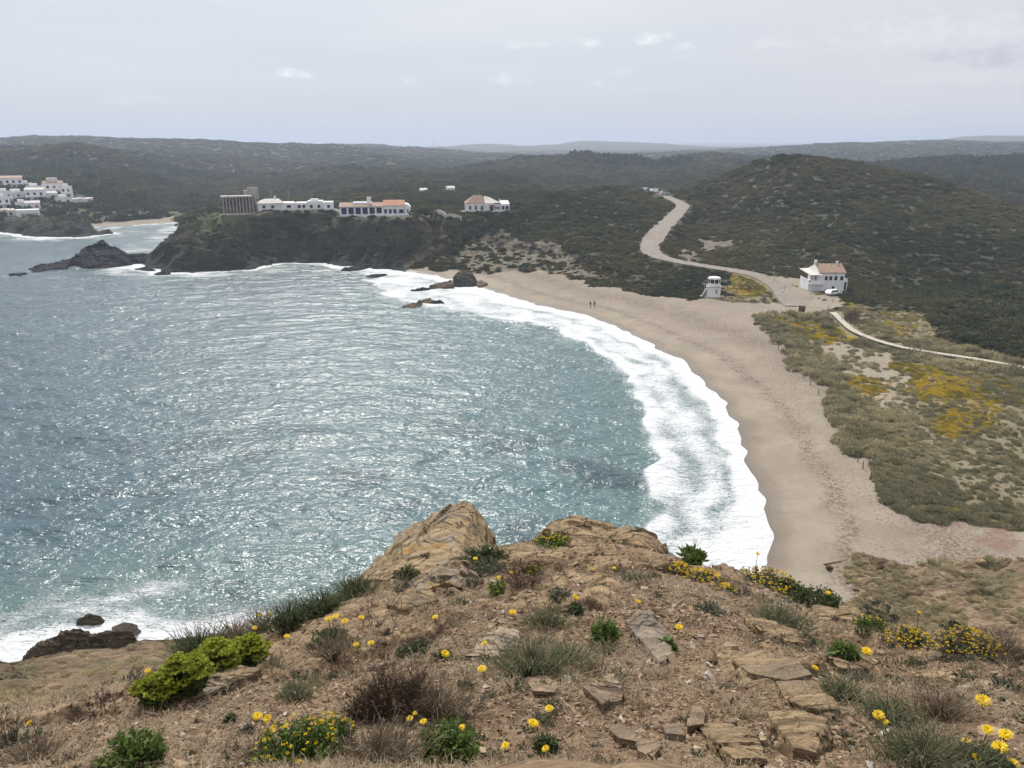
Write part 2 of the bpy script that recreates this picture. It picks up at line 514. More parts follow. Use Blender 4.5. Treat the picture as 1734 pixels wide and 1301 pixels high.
# ------------------------------------------------------------------ materials
class NT:
    """small helper to write node trees"""

    def __init__(self, name):
        self.m = bpy.data.materials.new(name)
        self.m.use_nodes = True
        self.t = self.m.node_tree
        self.n, self.l = self.t.nodes, self.t.links
        self.n.clear()
        self.out = self.n.new('ShaderNodeOutputMaterial')
        self.b = self.n.new('ShaderNodeBsdfPrincipled')
        self.l.new(self.b.outputs[0], self.out.inputs[0])
        self.b.inputs['Roughness'].default_value = 0.85
        self.b.inputs['Specular IOR Level'].default_value = 0.25

    def put(self, sock, s):
        if isinstance(s, (int, float)):
            sock.default_value = s
        elif isinstance(s, tuple):
            sock.default_value = (*s, 1) if len(s) == 3 and sock.type == 'RGBA' else s
        else:
            self.l.new(s, sock)

    def attr(self, name, inst=False):
        n = self.n.new('ShaderNodeAttribute')
        n.attribute_name = name
        if inst:
            n.attribute_type = 'INSTANCER'
        return n.outputs['Fac']

    def pos(self, sc=(1, 1, 1), rot=(0, 0, 0), obj=False):
        g = self.n.new('ShaderNodeNewGeometry') if not obj else self.n.new('ShaderNodeTexCoord')
        m = self.n.new('ShaderNodeMapping')
        m.inputs['Scale'].default_value = sc
        m.inputs['Rotation'].default_value = rot
        self.l.new(g.outputs['Position' if not obj else 'Object'], m.inputs[0])
        return m.outputs[0]

    def noise(self, scale, det=3, rough=.5, vec=None, dist=0.0, out=0):
        n = self.n.new('ShaderNodeTexNoise')
        n.inputs['Scale'].default_value = scale
        n.inputs['Detail'].default_value = det
        n.inputs['Roughness'].default_value = rough
        n.inputs['Distortion'].default_value = dist
        self.l.new(vec if vec is not None else self.pos(), n.inputs['Vector'])
        return n.outputs[out]

    def voro(self, scale, vec=None, feat='F1', out='Distance', rnd=1.0):
        n = self.n.new('ShaderNodeTexVoronoi')
        n.feature = feat
        n.inputs['Scale'].default_value = scale
        n.inputs['Randomness'].default_value = rnd
        self.l.new(vec if vec is not None else self.pos(), n.inputs['Vector'])
        return n.outputs[out]

    def math(self, op, a, b=None, c=None, clamp=False):
        n = self.n.new('ShaderNodeMath')
        n.operation = op
        n.use_clamp = clamp
        for i, s in enumerate((a, b, c)):
            if s is not None:
                self.put(n.inputs[i], s)
        return n.outputs[0]

    def ramp(self, s, a, b, lo=0.0, hi=1.0, smooth=True):
        n = self.n.new('ShaderNodeMapRange')
        n.interpolation_type = 'SMOOTHSTEP' if smooth else 'LINEAR'
        self.put(n.inputs[0], s)
        for i, v in ((1, a), (2, b), (3, lo), (4, hi)):
            self.put(n.inputs[i], v)
        return n.outputs[0]

    def mix(self, f, a, b, mode='MIX'):
        n = self.n.new('ShaderNodeMix')
        n.data_type = 'RGBA'
        n.blend_type = mode
        self.put(n.inputs[0], f)
        self.put(n.inputs[6], a)
        self.put(n.inputs[7], b)
        return n.outputs[2]

    def bump(self, h, strength=1.0, dist=0.1, normal=None):
        n = self.n.new('ShaderNodeBump')
        n.inputs['Strength'].default_value = strength
        n.inputs['Distance'].default_value = dist
        self.l.new(h, n.inputs['Height'])
        if normal is not None:
            self.l.new(normal, n.inputs['Normal'])
        self.l.new(n.outputs[0], self.b.inputs['Normal'])
        return n.outputs[0]

    def leafy(self, c, k):
        """thin leaves let part of the sunlight through"""
        tr = self.n.new('ShaderNodeBsdfTranslucent')
        self.put(tr.inputs[0], c)
        mx = self.n.new('ShaderNodeMixShader')
        mx.inputs[0].default_value = k
        self.l.new(self.b.outputs[0], mx.inputs[1])
        self.l.new(tr.outputs[0], mx.inputs[2])
        self.l.new(mx.outputs[0], self.out.inputs[0])

    def color(self, s):
        self.put(self.b.inputs['Base Color'], s)

    def rough(self, s):
        self.put(self.b.inputs['Roughness'], s)


def plain(name, col, rough=.8, var=.15, scale=3.0, bump=0.0, obj=True, metal=0.0):
    t = NT(name)
    nz = t.noise(scale, 4, .6, t.pos(obj=obj))
    c2 = tuple(c * (1 - var * 2) for c in col)
    c1 = tuple(min(1, c * (1 + var)) for c in col)
    t.color(t.mix(t.ramp(nz, .3, .7), c2, c1))
    t.rough(rough)
    t.b.inputs['Metallic'].default_value = metal
    if bump:
        t.bump(nz, .6, bump)
    return t.m


def leafmat(name, cols, rough=.6, trans=.12, inst=False):
    """cols: two or three colours picked by the per-face / per-instance tint"""
    t = NT(name)
    tint = t.attr('tint', inst=inst)
    c = t.mix(t.ramp(tint, 0, .5, smooth=False), cols[0], cols[1])
    if len(cols) > 2:
        c = t.mix(t.ramp(tint, .5, 1, smooth=False), c, cols[2])
    if inst:
        v = t.attr('shade')
        c = t.mix(t.math('MULTIPLY', v, .45), c, tuple(q * .35 for q in cols[0]))
    t.color(c)
    t.rough(rough)
    t.leafy(c, .38)
    return t.m


# ------------------------------------------------------------------ mesh helpers
def mesh_np(name, verts, faces, mat=None, smooth=True, attrs=None, fattrs=None):
    me = bpy.data.meshes.new(name)
    verts = np.asarray(verts, np.float32)
    faces = np.asarray(faces, np.int32)
    k = faces.shape[1]
    me.vertices.add(len(verts))
    me.vertices.foreach_set('co', verts.ravel())
    me.loops.add(faces.size)
    me.loops.foreach_set('vertex_index', faces.ravel())
    me.polygons.add(len(faces))
    me.polygons.foreach_set('loop_start', np.arange(0, faces.size, k, dtype=np.int32))
    me.polygons.foreach_set('loop_total', np.full(len(faces), k, np.int32))
    me.update(calc_edges=True)
    me.polygons.foreach_set('use_smooth', np.full(len(faces), smooth, bool))
    for d, dom in ((attrs, 'POINT'), (fattrs, 'FACE')):
        for an, av in (d or {}).items():
            at = me.attributes.new(an, 'FLOAT', dom)
            at.data.foreach_set('value', np.asarray(av, np.float32).ravel())
    if mat is not None:
        me.materials.append(mat)
    me.validate()
    return me


def add(name, me, parent=None, label=None, cat=None, group=None, kind=None, loc=None, rot=None):
    o = bpy.data.objects.new(name, me)
    COL.objects.link(o)
    if parent is not None:
        o.parent = parent
    if loc is not None:
        o.location = loc
    if rot is not None:
        o.rotation_euler = rot
    for k, v in (('label', label), ('category', cat), ('group', group), ('kind', kind)):
        if v:
            o[k] = v
    return o


def grid_faces(nr, nc, keep=None):
    i = np.arange(nr - 1)[:, None] * nc + np.arange(nc - 1)[None, :]
    f = np.stack([i, i + 1, i + nc + 1, i + nc], -1).reshape(-1, 4)
    if keep is not None:
        f = f[keep[f].any(1)] if keep.dtype == bool else f
    return f


def compact(verts, faces, attrs):
    used = np.unique(faces)
    mp = np.zeros(len(verts), np.int64)
    mp[used] = np.arange(len(used))
    return verts[used], mp[faces], {k: v[used] for k, v in attrs.items()}


# ------------------------------------------------------------------ regions (traced where they lie on the ground)
BEACH = hpoly([(800, 470), (850, 460), (905, 457), (950, 464), (1000, 478), (1060, 492), (1120, 500), (1180, 507), (1270, 512), (1320, 514), (1346, 516), (1400, 520), (1414, 531), (1398, 534), (1278, 538),
               (1275, 545), (1300, 567), (1350, 612), (1400, 682), (1440, 752), (1480, 812), (1520, 862), (1580, 897), (1734, 914), (1950, 918), (1950, 948), (1734, 944), (1650, 938), (1560, 943), (1470, 955), (1400, 966), (1330, 975), (1262, 990),
               (1100, 985), (1050, 900), (1000, 700), (900, 560), (760, 490), (700, 470), (660, 462), (700, 455), (740, 458), (770, 464)])
INLET = hpoly([(348, 364), (300, 367), (200, 375), (150, 379), (130, 384), (170, 391), (240, 389), (330, 384), (352, 374)], rmin=380)
DUNE = hpoly([(1276, 538), (1300, 532), (1398, 531), (1412, 536), (1440, 560), (1480, 580), (1550, 596), (1640, 609), (1734, 625), (1950, 650), (1950, 925), (1734, 918), (1580, 902), (1518, 866), (1478, 816), (1436, 754), (1396, 686), (1346, 616), (1296, 570)])
TOWERG = hpoly([(1180, 508), (1232, 500), (1228, 470), (1262, 462), (1300, 472), (1322, 492), (1334, 513), (1270, 514)])
FIELD = hpoly([(1412, 530), (1430, 515), (1480, 524), (1575, 533), (1580, 575), (1660, 600), (1734, 616), (1950, 640), (1950, 652), (1734, 627), (1640, 610), (1550, 597), (1480, 582), (1438, 560)])
YARD = hpoly([(1300, 468), (1365, 470), (1372, 490), (1410, 503), (1425, 516), (1412, 522), (1344, 517), (1325, 492)])
YEL = [hpoly(q) for q in (
    [(1300, 541), (1350, 537), (1420, 548), (1440, 562), (1460, 578), (1420, 588), (1390, 580), (1340, 566)],
    [(1520, 620), (1560, 612), (1620, 630), (1655, 660), (1700, 690), (1680, 720), (1640, 735), (1590, 705), (1550, 680), (1535, 650)],
    [(1560, 700), (1610, 700), (1640, 730), (1620, 750), (1570, 728)],
    [(1226, 478), (1240, 466), (1275, 466), (1310, 484), (1300, 500), (1240, 502)],
    [(1425, 508), (1440, 520), (1450, 530), (1420, 528)],
    [(1440, 650), (1480, 645), (1500, 660), (1460, 668)],
    [(1540, 705), (1575, 712), (1560, 722), (1535, 716)])]
BARE = hpoly([(1385, 585), (1440, 582), (1500, 600), (1540, 640), (1510, 690), (1470, 690), (1430, 650)])
WOODR = hpoly([(1575, 540), (1600, 512), (1680, 492), (1734, 490), (1950, 480), (1950, 640), (1734, 608), (1660, 585), (1590, 570)])
DARKR = hpoly([(1650, 645), (1734, 650), (1950, 670), (1950, 720), (1734, 690), (1680, 675)])
CLIFFT = hpoly([(690, 372), (760, 374), (800, 410), (860, 420), (960, 440), (990, 465), (900, 458), (850, 462), (780, 464), (700, 455), (640, 445), (690, 410)])
TANP = hpoly([(800, 405), (850, 395), (930, 410), (985, 440), (1000, 470), (905, 458), (850, 460), (790, 462), (770, 430)])
HEADP = hpoly([(352, 362), (440, 360), (560, 364), (700, 368), (760, 385), (800, 430), (790, 470), (600, 465), (400, 470), (230, 470), (230, 430), (320, 380)])
GREENT = hpoly([(352, 364), (435, 362), (440, 380), (420, 405), (350, 412), (300, 402), (325, 385)])
QUARRY = [hpoly(q) for q in ([(1185, 408), (1232, 405), (1225, 418), (1212, 428), (1192, 425)], [(1140, 418), (1180, 425), (1186, 440), (1160, 442)],
                             [(1262, 316), (1286, 314), (1282, 320), (1264, 320)], [(1308, 368), (1334, 367), (1328, 373)], [(1372, 336), (1384, 332), (1392, 336), (1380, 341)])]
FIELDL = hpoly([(105, 349), (160, 346), (260, 352), (345, 358), (345, 363), (300, 366), (150, 378), (100, 364)], rmin=380)
VILP = hpoly([(-60, 300), (60, 305), (125, 318), (165, 338), (160, 346), (100, 350), (70, 374), (-60, 380)], rmin=380)
ROADPX = [(1118, 328), (1130, 334), (1146, 341), (1156, 349), (1148, 360), (1132, 375), (1117, 390), (1106, 405), (1101, 418), (1107, 430), (1130, 439), (1165, 446), (1210, 453), (1258, 461), (1292, 470), (1314, 482), (1330, 495), (1342, 508), (1352, 519)]
ROAD = np.array([hit(u, v) for u, v in ROADPX])
CARP = np.array([hit(u, v) for u, v in ((1092, 323), (1105, 325), (1118, 328))])
PATHPX = [(1385, 520), (1404, 528), (1416, 537), (1428, 549), (1442, 561), (1462, 571), (1492, 582), (1530, 592), (1570, 599), (1610, 605), (1650, 611), (1690, 618), (1734, 626), (1800, 637), (1900, 655)]
PATH = np.array([hit(u, v) for u, v in PATHPX])


def smoothline(pts, step=1.5):
    pts = np.asarray(pts, float)
    out = []
    n = len(pts)
    for i in range(n - 1):
        p0, p1, p2, p3 = pts[max(i - 1, 0)], pts[i], pts[i + 1], pts[min(i + 2, n - 1)]
        L = np.linalg.norm((p2 - p1)[:2])
        k = max(2, int(L / step))
        for t in np.linspace(0, 1, k, endpoint=False):
            out.append(.5 * ((2 * p1) + (-p0 + p2) * t + (2 * p0 - 5 * p1 + 4 * p2 - p3) * t * t + (-p0 + 3 * p1 - 3 * p2 + p3) * t ** 3))
    out.append(pts[-1])
    return np.array(out)


ROADL = smoothline(ROAD, 3.0)
PATHL = smoothline(PATH, 3.0)


def wob(x, y, k=2.5, s=6.0):
    return x + k * vn2(x / s, y / s, 31), y + k * vn2(x / s, y / s, 32)


# pads under houses, cars and the tower keep bushes away: filled while the things are laid out
PADS = []


def pad(u, v, r):
    p = hit(u, v)
    PADS.append((p[0], p[1], r, p[2]))
    return p


for u, v, r in ((600, 367, 12), (637, 367, 13), (675, 367, 11), (408, 364, 8), (460, 357, 10), (480, 356, 8), (520, 356, 9), (545, 356, 8), (805, 358, 9), (825, 358, 11), (850, 356, 8), (1380, 491, 8), (1405, 493, 8), (1208, 503, 4)):
    pad(u, v, r)


def detail(x, y, sd, sl, m):
    """fine relief added to the ground: strata on cliffs, hummocks elsewhere; m holds the masks"""
    r = np.hypot(x, y)
    # tilted strata: ribs running up to the right
    a = x * .55 + y * .25
    b = x * -.35 + y * .8
    wx = fbm2(x / 14, y / 14, 3, 41)
    rid = 1 - np.abs(fbm2((b + wx * 5) / 4.2, (a) / 16, 3, 42)) * 2.2
    rid2 = 1 - np.abs(fbm2((b + wx * 4) / 1.5, a / 7, 3, 43)) * 2.2
    rk = m['rock']
    amp = np.clip(sd / 6, .12, 1) * np.clip(r / 130, .3, 1) * (.35 + .65 * m['dark'])
    z = rk * amp * (3.6 * (rid - .3) + 1.7 * (rid2 - .3) + 3.0 * fbm2(x / 6, y / 6, 4, 44))
    hum = (1 - m['sand']) * (1 - rk) * np.clip(sd / 6, 0, 1)
    z = z + hum * (.25 * fbm2(x / 5, y / 5, 3, 45) + np.clip((r - 420) / 500, 0, 1) * (7 * fbm2(x / 70, y / 70, 4, 46) + 6 * fbm2(x / 170, y / 170, 3, 56)) * np.clip(1.3 - r / 2500, .35, 1) * (r / 1000) ** .5)
    gul = np.clip((r - 250) / 200, 0, 1) * (1 - m['sand']) * (1 - rk) * np.clip((sd - 30) / 80, 0, 1)
    z = z - gul * 4.0 * (1 - np.abs(fbm2(x / 60, y / 60, 3, 47)) * 2.5).clip(0, 1) * np.clip(1 - r / 3000, .3, 1)
    z = z + m['sand'] * (.05 * fbm2(x / 2.5, y / 2.5, 3, 48) + .12 * fbm2(x / 11, y / 11, 2, 49)) * np.clip(sd / 6, 0, 1)
    z = z + m['earth'] * (1 - m['sand']) * (1 - m['dune']) * (.55 * fbm2(x / 3.0, y / 3.0, 4, 51) + .3 * (rid2 - .3))
    z = z + m['dune'] * (.35 * fbm2(x / 7, y / 7, 3, 50))
    return z


def masks(x, y, sd, sl, zb):
    wx, wy = wob(x, y)
    wx2, wy2 = wob(wx, wy, 1.2, 2.0)
    m = {}
    beach = inpoly(wx2, wy2, BEACH) | inpoly(wx, wy, INLET)
    beach |= (sl < .13) & (sd > 0) & (sd < 9) & (np.hypot(x, y) < 300)
    dune = inpoly(wx2, wy2, DUNE) | inpoly(wx2, wy2, TOWERG) | inpoly(wx2, wy2, FIELD) | inpoly(wx2, wy2, YARD)
    dune &= ~beach
    m['sand'] = beach.astype(float)
    m['dune'] = dune.astype(float)
    yel = np.zeros(x.shape, bool)
    for q in YEL:
        yel |= inpoly(wx2, wy2, q)
    m['yel'] = yel.astype(float)
    m['bare'] = (inpoly(wx2, wy2, BARE) | inpoly(wx2, wy2, YARD)).astype(float)
    q = np.zeros(x.shape, bool)
    for p in QUARRY:
        q |= inpoly(wx2, wy2, p)
    m['quarry'] = q.astype(float)
    m['tan'] = inpoly(wx2, wy2, TANP).astype(float)
    m['green'] = (inpoly(wx2, wy2, GREENT) | inpoly(wx, wy, FIELDL)).astype(float)
    head = inpoly(wx, wy, HEADP)
    coastrock = (sl > .25) & (sd < 26 + 5 * vn2(x / 9, y / 9, 3))
    m['rock'] = np.where(coastrock & ~beach & ~dune, np.clip((30 - sd) / 10, 0, 1), 0) * (1 - m['green'] * .85)
    m['dark'] = np.where(sl > .3, sstep(30, 12, sd), 0) * sstep(135, 200, np.hypot(x, y)) * (1 - sstep(-12, 2, x - 0.0) * .75)  # where the far cliffs take the painted backlit tone, weaker to the right
    rad = np.hypot(x, y)
    m['earth'] = (1 - sstep(85, 125, rad)) * sstep(1.5, 5, sd)
    m['rock'] = m['rock'] * np.where(m['earth'] > .5, .6, 1)
    return m


def road_cut(x, y, z):
    """the road, the boardwalk and the building pads are levelled into the ground"""
    sel = (y > 90) & (y < 480) & (np.hypot(x, y) < 520)
    idx = np.nonzero(sel.ravel())[0]
    X, Y, Z = x.ravel()[idx], y.ravel()[idx], z.ravel()[idx].copy()
    hid = np.zeros(len(X))
    for line, w, k in ((ROADL, 4.2, .12), (PATHL, 2.0, .05), (CARP, 6.5, .12)):
        d, (zz,) = polydist(X, Y, line[:, :2], line[:, 2:3])
        f = sstep(w + 4, w, d)
        Z = Z * (1 - f) + (zz - k) * f
        hid = np.maximum(hid, sstep(w + .8, w - .3, d))
    for px_, py_, r, zz in PADS:
        d = np.hypot(X - px_, Y - py_)
        f = sstep(r + 4, r * .8, d)
        Z = Z * (1 - f) + zz * f
        hid = np.maximum(hid, (d < r * .7) * 1.0)
    zo, ho = z.ravel().copy(), np.zeros(z.size)
    zo[idx] = Z
    ho[idx] = hid
    return zo.reshape(z.shape), ho.reshape(z.shape)


# ------------------------------------------------------------------ far ground: one sheet, cut by what covers it
RSPLIT = 14.0
NT_F, NR_F = 860, 1500
th = np.linspace(-1.02, 1.02, NT_F)
lr = np.concatenate([np.linspace(math.log(RSPLIT), math.log(60), 160, endpoint=False), np.linspace(math.log(60), math.log(500), 900, endpoint=False), np.linspace(math.log(500), math.log(12500), 340)])
NR_F = len(lr)
TT, LL = np.meshgrid(th, lr)
RR = np.exp(LL)
X, Y = np.sin(TT) * RR, np.cos(TT) * RR
sd, sl, wf = coast(X, Y)
ZB = zland(X, Y, (sd, sl, wf))
FM = masks(X, Y, sd, sl, ZB)
FZ = ZB + detail(X, Y, sd, sl, FM) * (sd > 0) * np.clip((RR - RSPLIT) / 10, 0, 1)
FZ = np.where(sd > 0, np.maximum(FZ, np.where(sl < .2, np.minimum(ZB * .9, 1.0), .3 * np.clip(sd / 4, 0, 1))), FZ)
FZ, FHID = road_cut(X, Y, FZ)
Fth, Flr = th, lr


def ground_z(x, y):
    """height of the finished far ground"""
    x, y = np.atleast_1d(x).astype(float), np.atleast_1d(y).astype(float)
    t, l = np.arctan2(x, y), np.log(np.hypot(x, y))
    j = np.clip((t - Fth[0]) / (Fth[1] - Fth[0]), 0, NT_F - 1.001)
    i = np.clip(np.interp(l, Flr, np.arange(NR_F)), 0, NR_F - 1.001)
    i0, j0 = i.astype(int), j.astype(int)
    a, b = i - i0, j - j0
    return (FZ[i0, j0] * (1 - b) + FZ[i0, j0 + 1] * b) * (1 - a) + (FZ[i0 + 1, j0] * (1 - b) + FZ[i0 + 1, j0 + 1] * b) * a


def gz(x, y):
    return float(ground_z(x, y)[0])


verts = np.stack([X, Y, FZ], -1).reshape(-1, 3)
at = {k: v.ravel() for k, v in FM.items()}
at['sd'] = sd.ravel()
faces = grid_faces(NR_F, NT_F)
faces = faces[(at['sd'][faces] > -14).any(1)]
cls = np.where(at['sand'][faces[:, 0]] > .5, 1, np.where(at['dune'][faces[:, 0]] > .5, 2, 0))

# sand
t = NT('beach_sand')
sepy = t.n.new('ShaderNodeSeparateXYZ')
t.l.new(t.pos(), sepy.inputs[0])
sdn = t.attr('sd')
big_ = t.noise(.12, 4, .6)
med = t.noise(1.1, 5, .65)
fine = t.noise(9, 3, .6)
c = t.mix(t.ramp(big_, .35, .65), (.245, .208, .160), (.30, .255, .200))
c = t.mix(t.math('MULTIPLY', t.ramp(med, .45, .7), .35), c, (.20, .155, .12))
# dead seagrass in lines along the tide marks and patches
wr = t.noise(.35, 5, .7, t.pos(), dist=.6)
wr2 = t.noise(2.6, 5, .7, t.pos())
tide = t.math('SUBTRACT', 1.0, t.math('MULTIPLY', t.math('ABSOLUTE', t.math('SUBTRACT', t.math('ADD', sdn, t.math('MULTIPLY', wr, 8.0)), 13.0)), .45), clamp=True)
tide2 = t.math('SUBTRACT', 1.0, t.math('MULTIPLY', t.math('ABSOLUTE', t.math('SUBTRACT', t.math('ADD', sdn, t.math('MULTIPLY', wr, 14.0)), 27.0)), .16), clamp=True)
weed = t.math('MULTIPLY', t.ramp(wr2, .46, .57), t.math('MAXIMUM', t.math('MULTIPLY', tide, .9), t.math('MULTIPLY', tide2, .85)))
speck = t.math('MULTIPLY', t.ramp(t.noise(3.2, 5, .8), .53, .62), t.ramp(sdn, 6, 14))
speck = t.math('MULTIPLY', speck, t.ramp(big_, .34, .56, .4, 1.0))
c = t.mix(t.math('MAXIMUM', weed, speck), c, (.095, .062, .045))
pink = t.math('MAXIMUM', t.math('MULTIPLY', t.ramp(t.noise(.22, 4, .6), .50, .62), t.ramp(sdn, 11, 20)), t.ramp(sdn, 26, 36))
pink = t.math('MULTIPLY', pink, t.ramp(sepy.outputs[1], 108, 78))
c = t.mix(t.math('MULTIPLY', pink, t.ramp(med, .3, .6, .35, .85)), c, (.185, .115, .088))
wet = t.ramp(t.math('ADD', sdn, t.math('MULTIPLY', big_, 2.5)), 1.8, 5.0, 1.0, 0.0)
c = t.mix(t.math('MULTIPLY', wet, .85), c, (.15, .12, .092))
t.color(c)
t.rough(t.ramp(t.math('ADD', sdn, t.math('MULTIPLY', big_, 1.5)), .6, 3.4, .14, .9))
t.bump(t.math('ADD', t.math('MULTIPLY', med, .6), t.math('MULTIPLY', fine, .25)), .35, .15)
M_SAND = t.m

# dune soil
t = NT('dune_soil')
n1 = t.noise(.5, 5, .65)
n2 = t.noise(3.0, 5, .7)
c = t.mix(t.ramp(n1, .35, .65), (.17, .14, .085), (.26, .215, .145))
c = t.mix(t.ramp(n2, .45, .6), c, (.135, .12, .065))
c = t.mix(t.math('MULTIPLY', t.attr('bare'), t.ramp(n2, .3, .62, 1.0, .35)), c, (.33, .28, .23))
c = t.mix(t.math('MULTIPLY', t.attr('yel'), t.ramp(t.noise(3.6, 5, .75), .46, .60, 0, .7)), c, (.30, .215, .04))
t.color(c)
t.bump(n2, .5, .2)
M_DUNE = t.m

# hill soil / scrub floor and rock in one
t = NT('scrub_and_rock')
n0 = t.noise(.012, 5, .6)
n1 = t.noise(.11, 6, .7)
n2 = t.noise(.8, 6, .7)
base = t.mix(t.ramp(n1, .38, .62), (.036, .042, .024), (.062, .064, .036))
base = t.mix(t.math('MULTIPLY', t.ramp(n0, .42, .62), .5), base, (.075, .062, .042))
base = t.mix(t.math('MULTIPLY', t.ramp(n2, .5, .68), .3), base, (.080, .072, .048))
strat = t.noise(.5, 7, .72, t.pos((.35, .9, 2.2), (.35, .2, .5)), dist=.5)
rkc = t.mix(t.ramp(strat, .38, .62), (.11, .088, .062), (.25, .20, .145))
rkc = t.mix(t.ramp(t.noise(.35, 4, .7), .45, .62, 0, .6), rkc, (.085, .088, .042))
rkd = t.mix(t.ramp(strat, .40, .66), (.007, .008, .010), (.070, .064, .055))  # backlit shade of the far cliffs put into a near-black rock colour
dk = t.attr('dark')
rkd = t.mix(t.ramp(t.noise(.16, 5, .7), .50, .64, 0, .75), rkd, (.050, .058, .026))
sz_ = t.n.new('ShaderNodeSeparateXYZ')
t.l.new(t.pos(), sz_.inputs[0])
hgt = t.math('ADD', sz_.outputs[2], t.math('MULTIPLY', t.noise(.13, 5, .7), 12.0))
veg = t.mix(t.ramp(t.noise(.5, 6, .75), .38, .62), (.030, .040, .018), (.095, .095, .048))
rkd = t.mix(t.math('MULTIPLY', t.ramp(hgt, 9.5, 13.5), t.ramp(strat, .35, .62, .95, .25)), rkd, veg)
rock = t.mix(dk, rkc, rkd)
wetl = t.math('MULTIPLY', t.ramp(t.attr('sd'), .5, 4.0, 1, 0), .8)
rock = t.mix(wetl, rock, (.014, .014, .015))
c = t.mix(t.math('MULTIPLY', t.attr('rock'), t.ramp(n2, .25, .55, 1, .75)), base, rock)
gr = t.mix(t.ramp(t.noise(.3, 5, .7), .4, .65), (.055, .075, .025), (.10, .10, .045))
c = t.mix(t.math('MULTIPLY', t.attr('green'), .9), c, gr)
c = t.mix(t.math('MULTIPLY', t.attr('tan'), t.ramp(n2, .35, .6)), c, (.20, .165, .12))
ea = t.mix(t.ramp(t.noise(.6, 6, .7), .36, .62), (.155, .102, .062), (.27, .195, .125))
ea = t.mix(t.ramp(t.noise(.25, 5, .65), .46, .60, 0, .7), ea, (.105, .098, .048))
ea = t.mix(t.ramp(strat, .55, .7, 0, .6), ea, (.075, .05, .034))
c = t.mix(t.attr('earth'), c, ea)
c = t.mix(t.math('MULTIPLY', t.attr('quarry'), t.ramp(n2, .3, .6, .3, 1)), c, (.21, .175, .14))
t.color(c)
t.rough(.9)
hb = t.math('ADD', t.math('MULTIPLY', strat, t.math('MULTIPLY', t.attr('rock'), 2.5)), t.math('ADD', t.math('MULTIPLY', n2, .6), t.math('MULTIPLY', t.noise(.09, 5, .75), 5.0)))
t.bump(hb, .9, .8)
M_HILL = t.m

for name, k, mat in (('hills', 0, M_HILL), ('beach', 1, M_SAND), ('dune_ground', 2, M_DUNE)):
    v_, f_, a_ = compact(verts, faces[cls == k], at)
    add(name, mesh_np(name, v_, f_, mat, attrs=a_), kind='structure')
del verts, faces, cls

# ------------------------------------------------------------------ road, car park, boardwalk
def ribbon(name, line, w, lift, mat, kind='structure', wobble=0.0, thick=0.0, **kw):
    line = np.asarray(line)
    d = np.gradient(line[:, :2], axis=0)
    d /= np.linalg.norm(d, axis=1)[:, None] + 1e-9
    nrm = np.stack([-d[:, 1], d[:, 0]], 1)
    w = np.broadcast_to(w, (len(line),)) if not np.isscalar(w) else np.full(len(line), w)
    K = 7
    vs_ = []
    for i, p in enumerate(line):
        for k in range(K):
            s = (k / (K - 1) * 2 - 1)
            q = p[:2] + nrm[i] * w[i] * (s + (wobble * random.uniform(-1, 1) if abs(s) == 1 else 0))
            vs_.append((q[0], q[1], p[2] + lift - .03 * s * s))
    f = grid_faces(len(line), K)
    me = mesh_np(name, vs_, f, mat)
    o = add(name, me, kind=kind, **kw)
    if thick:
        m = o.modifiers.new('thick', 'SOLIDIFY')
        m.thickness = thick
        m.offset = -1
    return o


t = NT('dusty_road')
n1 = t.noise(.8, 5, .6)
t.color(t.mix(t.ramp(n1, .35, .65), (.20, .17, .145), (.27, .235, .205)))
t.bump(t.noise(6, 4, .6), .3, .05)
M_ROAD = t.m
wr_ = np.interp(np.arange(len(ROADL)) / len(ROADL), [0, .15, .42, .55, .7, 1], [2.6, 2.6, 3.9, 3.8, 2.7, 3.4])
ribbon('road', ROADL, wr_, .08, M_ROAD, wobble=.12)
CARPL = smoothline(CARP, 2)
ribbon('car_park', CARPL + np.array([0, 0, .02]), 6.0, .02, M_ROAD, wobble=.05)

t = NT('boardwalk_planks')
wv = t.n.new('ShaderNodeTexWave')
wv.inputs['Scale'].default_value = 2.2
t.l.new(t.pos(rot=(0, 0, .6)), wv.inputs['Vector'])
t.color(t.mix(t.ramp(t.noise(2, 4, .6), .35, .65), (.36, .33, .27), (.50, .46, .38)))
M_BOARD = t.m
PATHL[:, 2] = np.maximum(PATHL[:, 2], ground_z(PATHL[:, 0], PATHL[:, 1]))
ribbon('boardwalk', PATHL[3:], .72, .34, M_BOARD, thick=.15)

# ------------------------------------------------------------------ sea
NTW = 1000
thw = np.linspace(-.98, .62, NTW)
lrw = np.concatenate([np.arange(math.log(36), math.log(330), .0030), np.arange(math.log(330), math.log(1500), .008)])
TT, LL = np.meshgrid(thw, lrw)
RR = np.exp(LL)
X, Y = np.sin(TT) * RR, np.cos(TT) * RR
sdw, slw, ww = coast(X, Y)
dsh = -sdw
# swell: crests run roughly across the view and bend round to meet the beach
beachy = sstep(.3, .1, slw)
wx = X + 6 * fbm2(X / 40, Y / 40, 2, 61)
wy = Y + 6 * fbm2(X / 40, Y / 40, 2, 62)
phase = (wy * .93 - wx * .30)
sw = .15 * np.sin(phase / 1.9 + 2 * fbm2(X / 13, Y / 13, 2, 63)) * (0.5 + .5 * vn2(X / 11, Y / 7, 64)) \
    + .34 * fbm2(wx / 6.5, wy / 3.0, 4, 65) + .11 * fbm2(wx / 1.9, wy / 1.0, 2, 66)
near_shore = sstep(0, 14, dsh)
Z = sw * (.10 + .90 * near_shore)
# breaking wave along the outer edge of the surf
edge = ww * (1.0 + .10 * fbm2(X / 17, Y / 17, 3, 71))
brk = np.exp(-((dsh - edge * .93) / 1.3) ** 2) * beachy
Z = Z + .38 * brk
brk2 = np.exp(-((dsh - edge * .42) / .9) ** 2) * beachy
Z = Z + .14 * brk2 + .02
Z = np.where(dsh < 0, .02, Z)
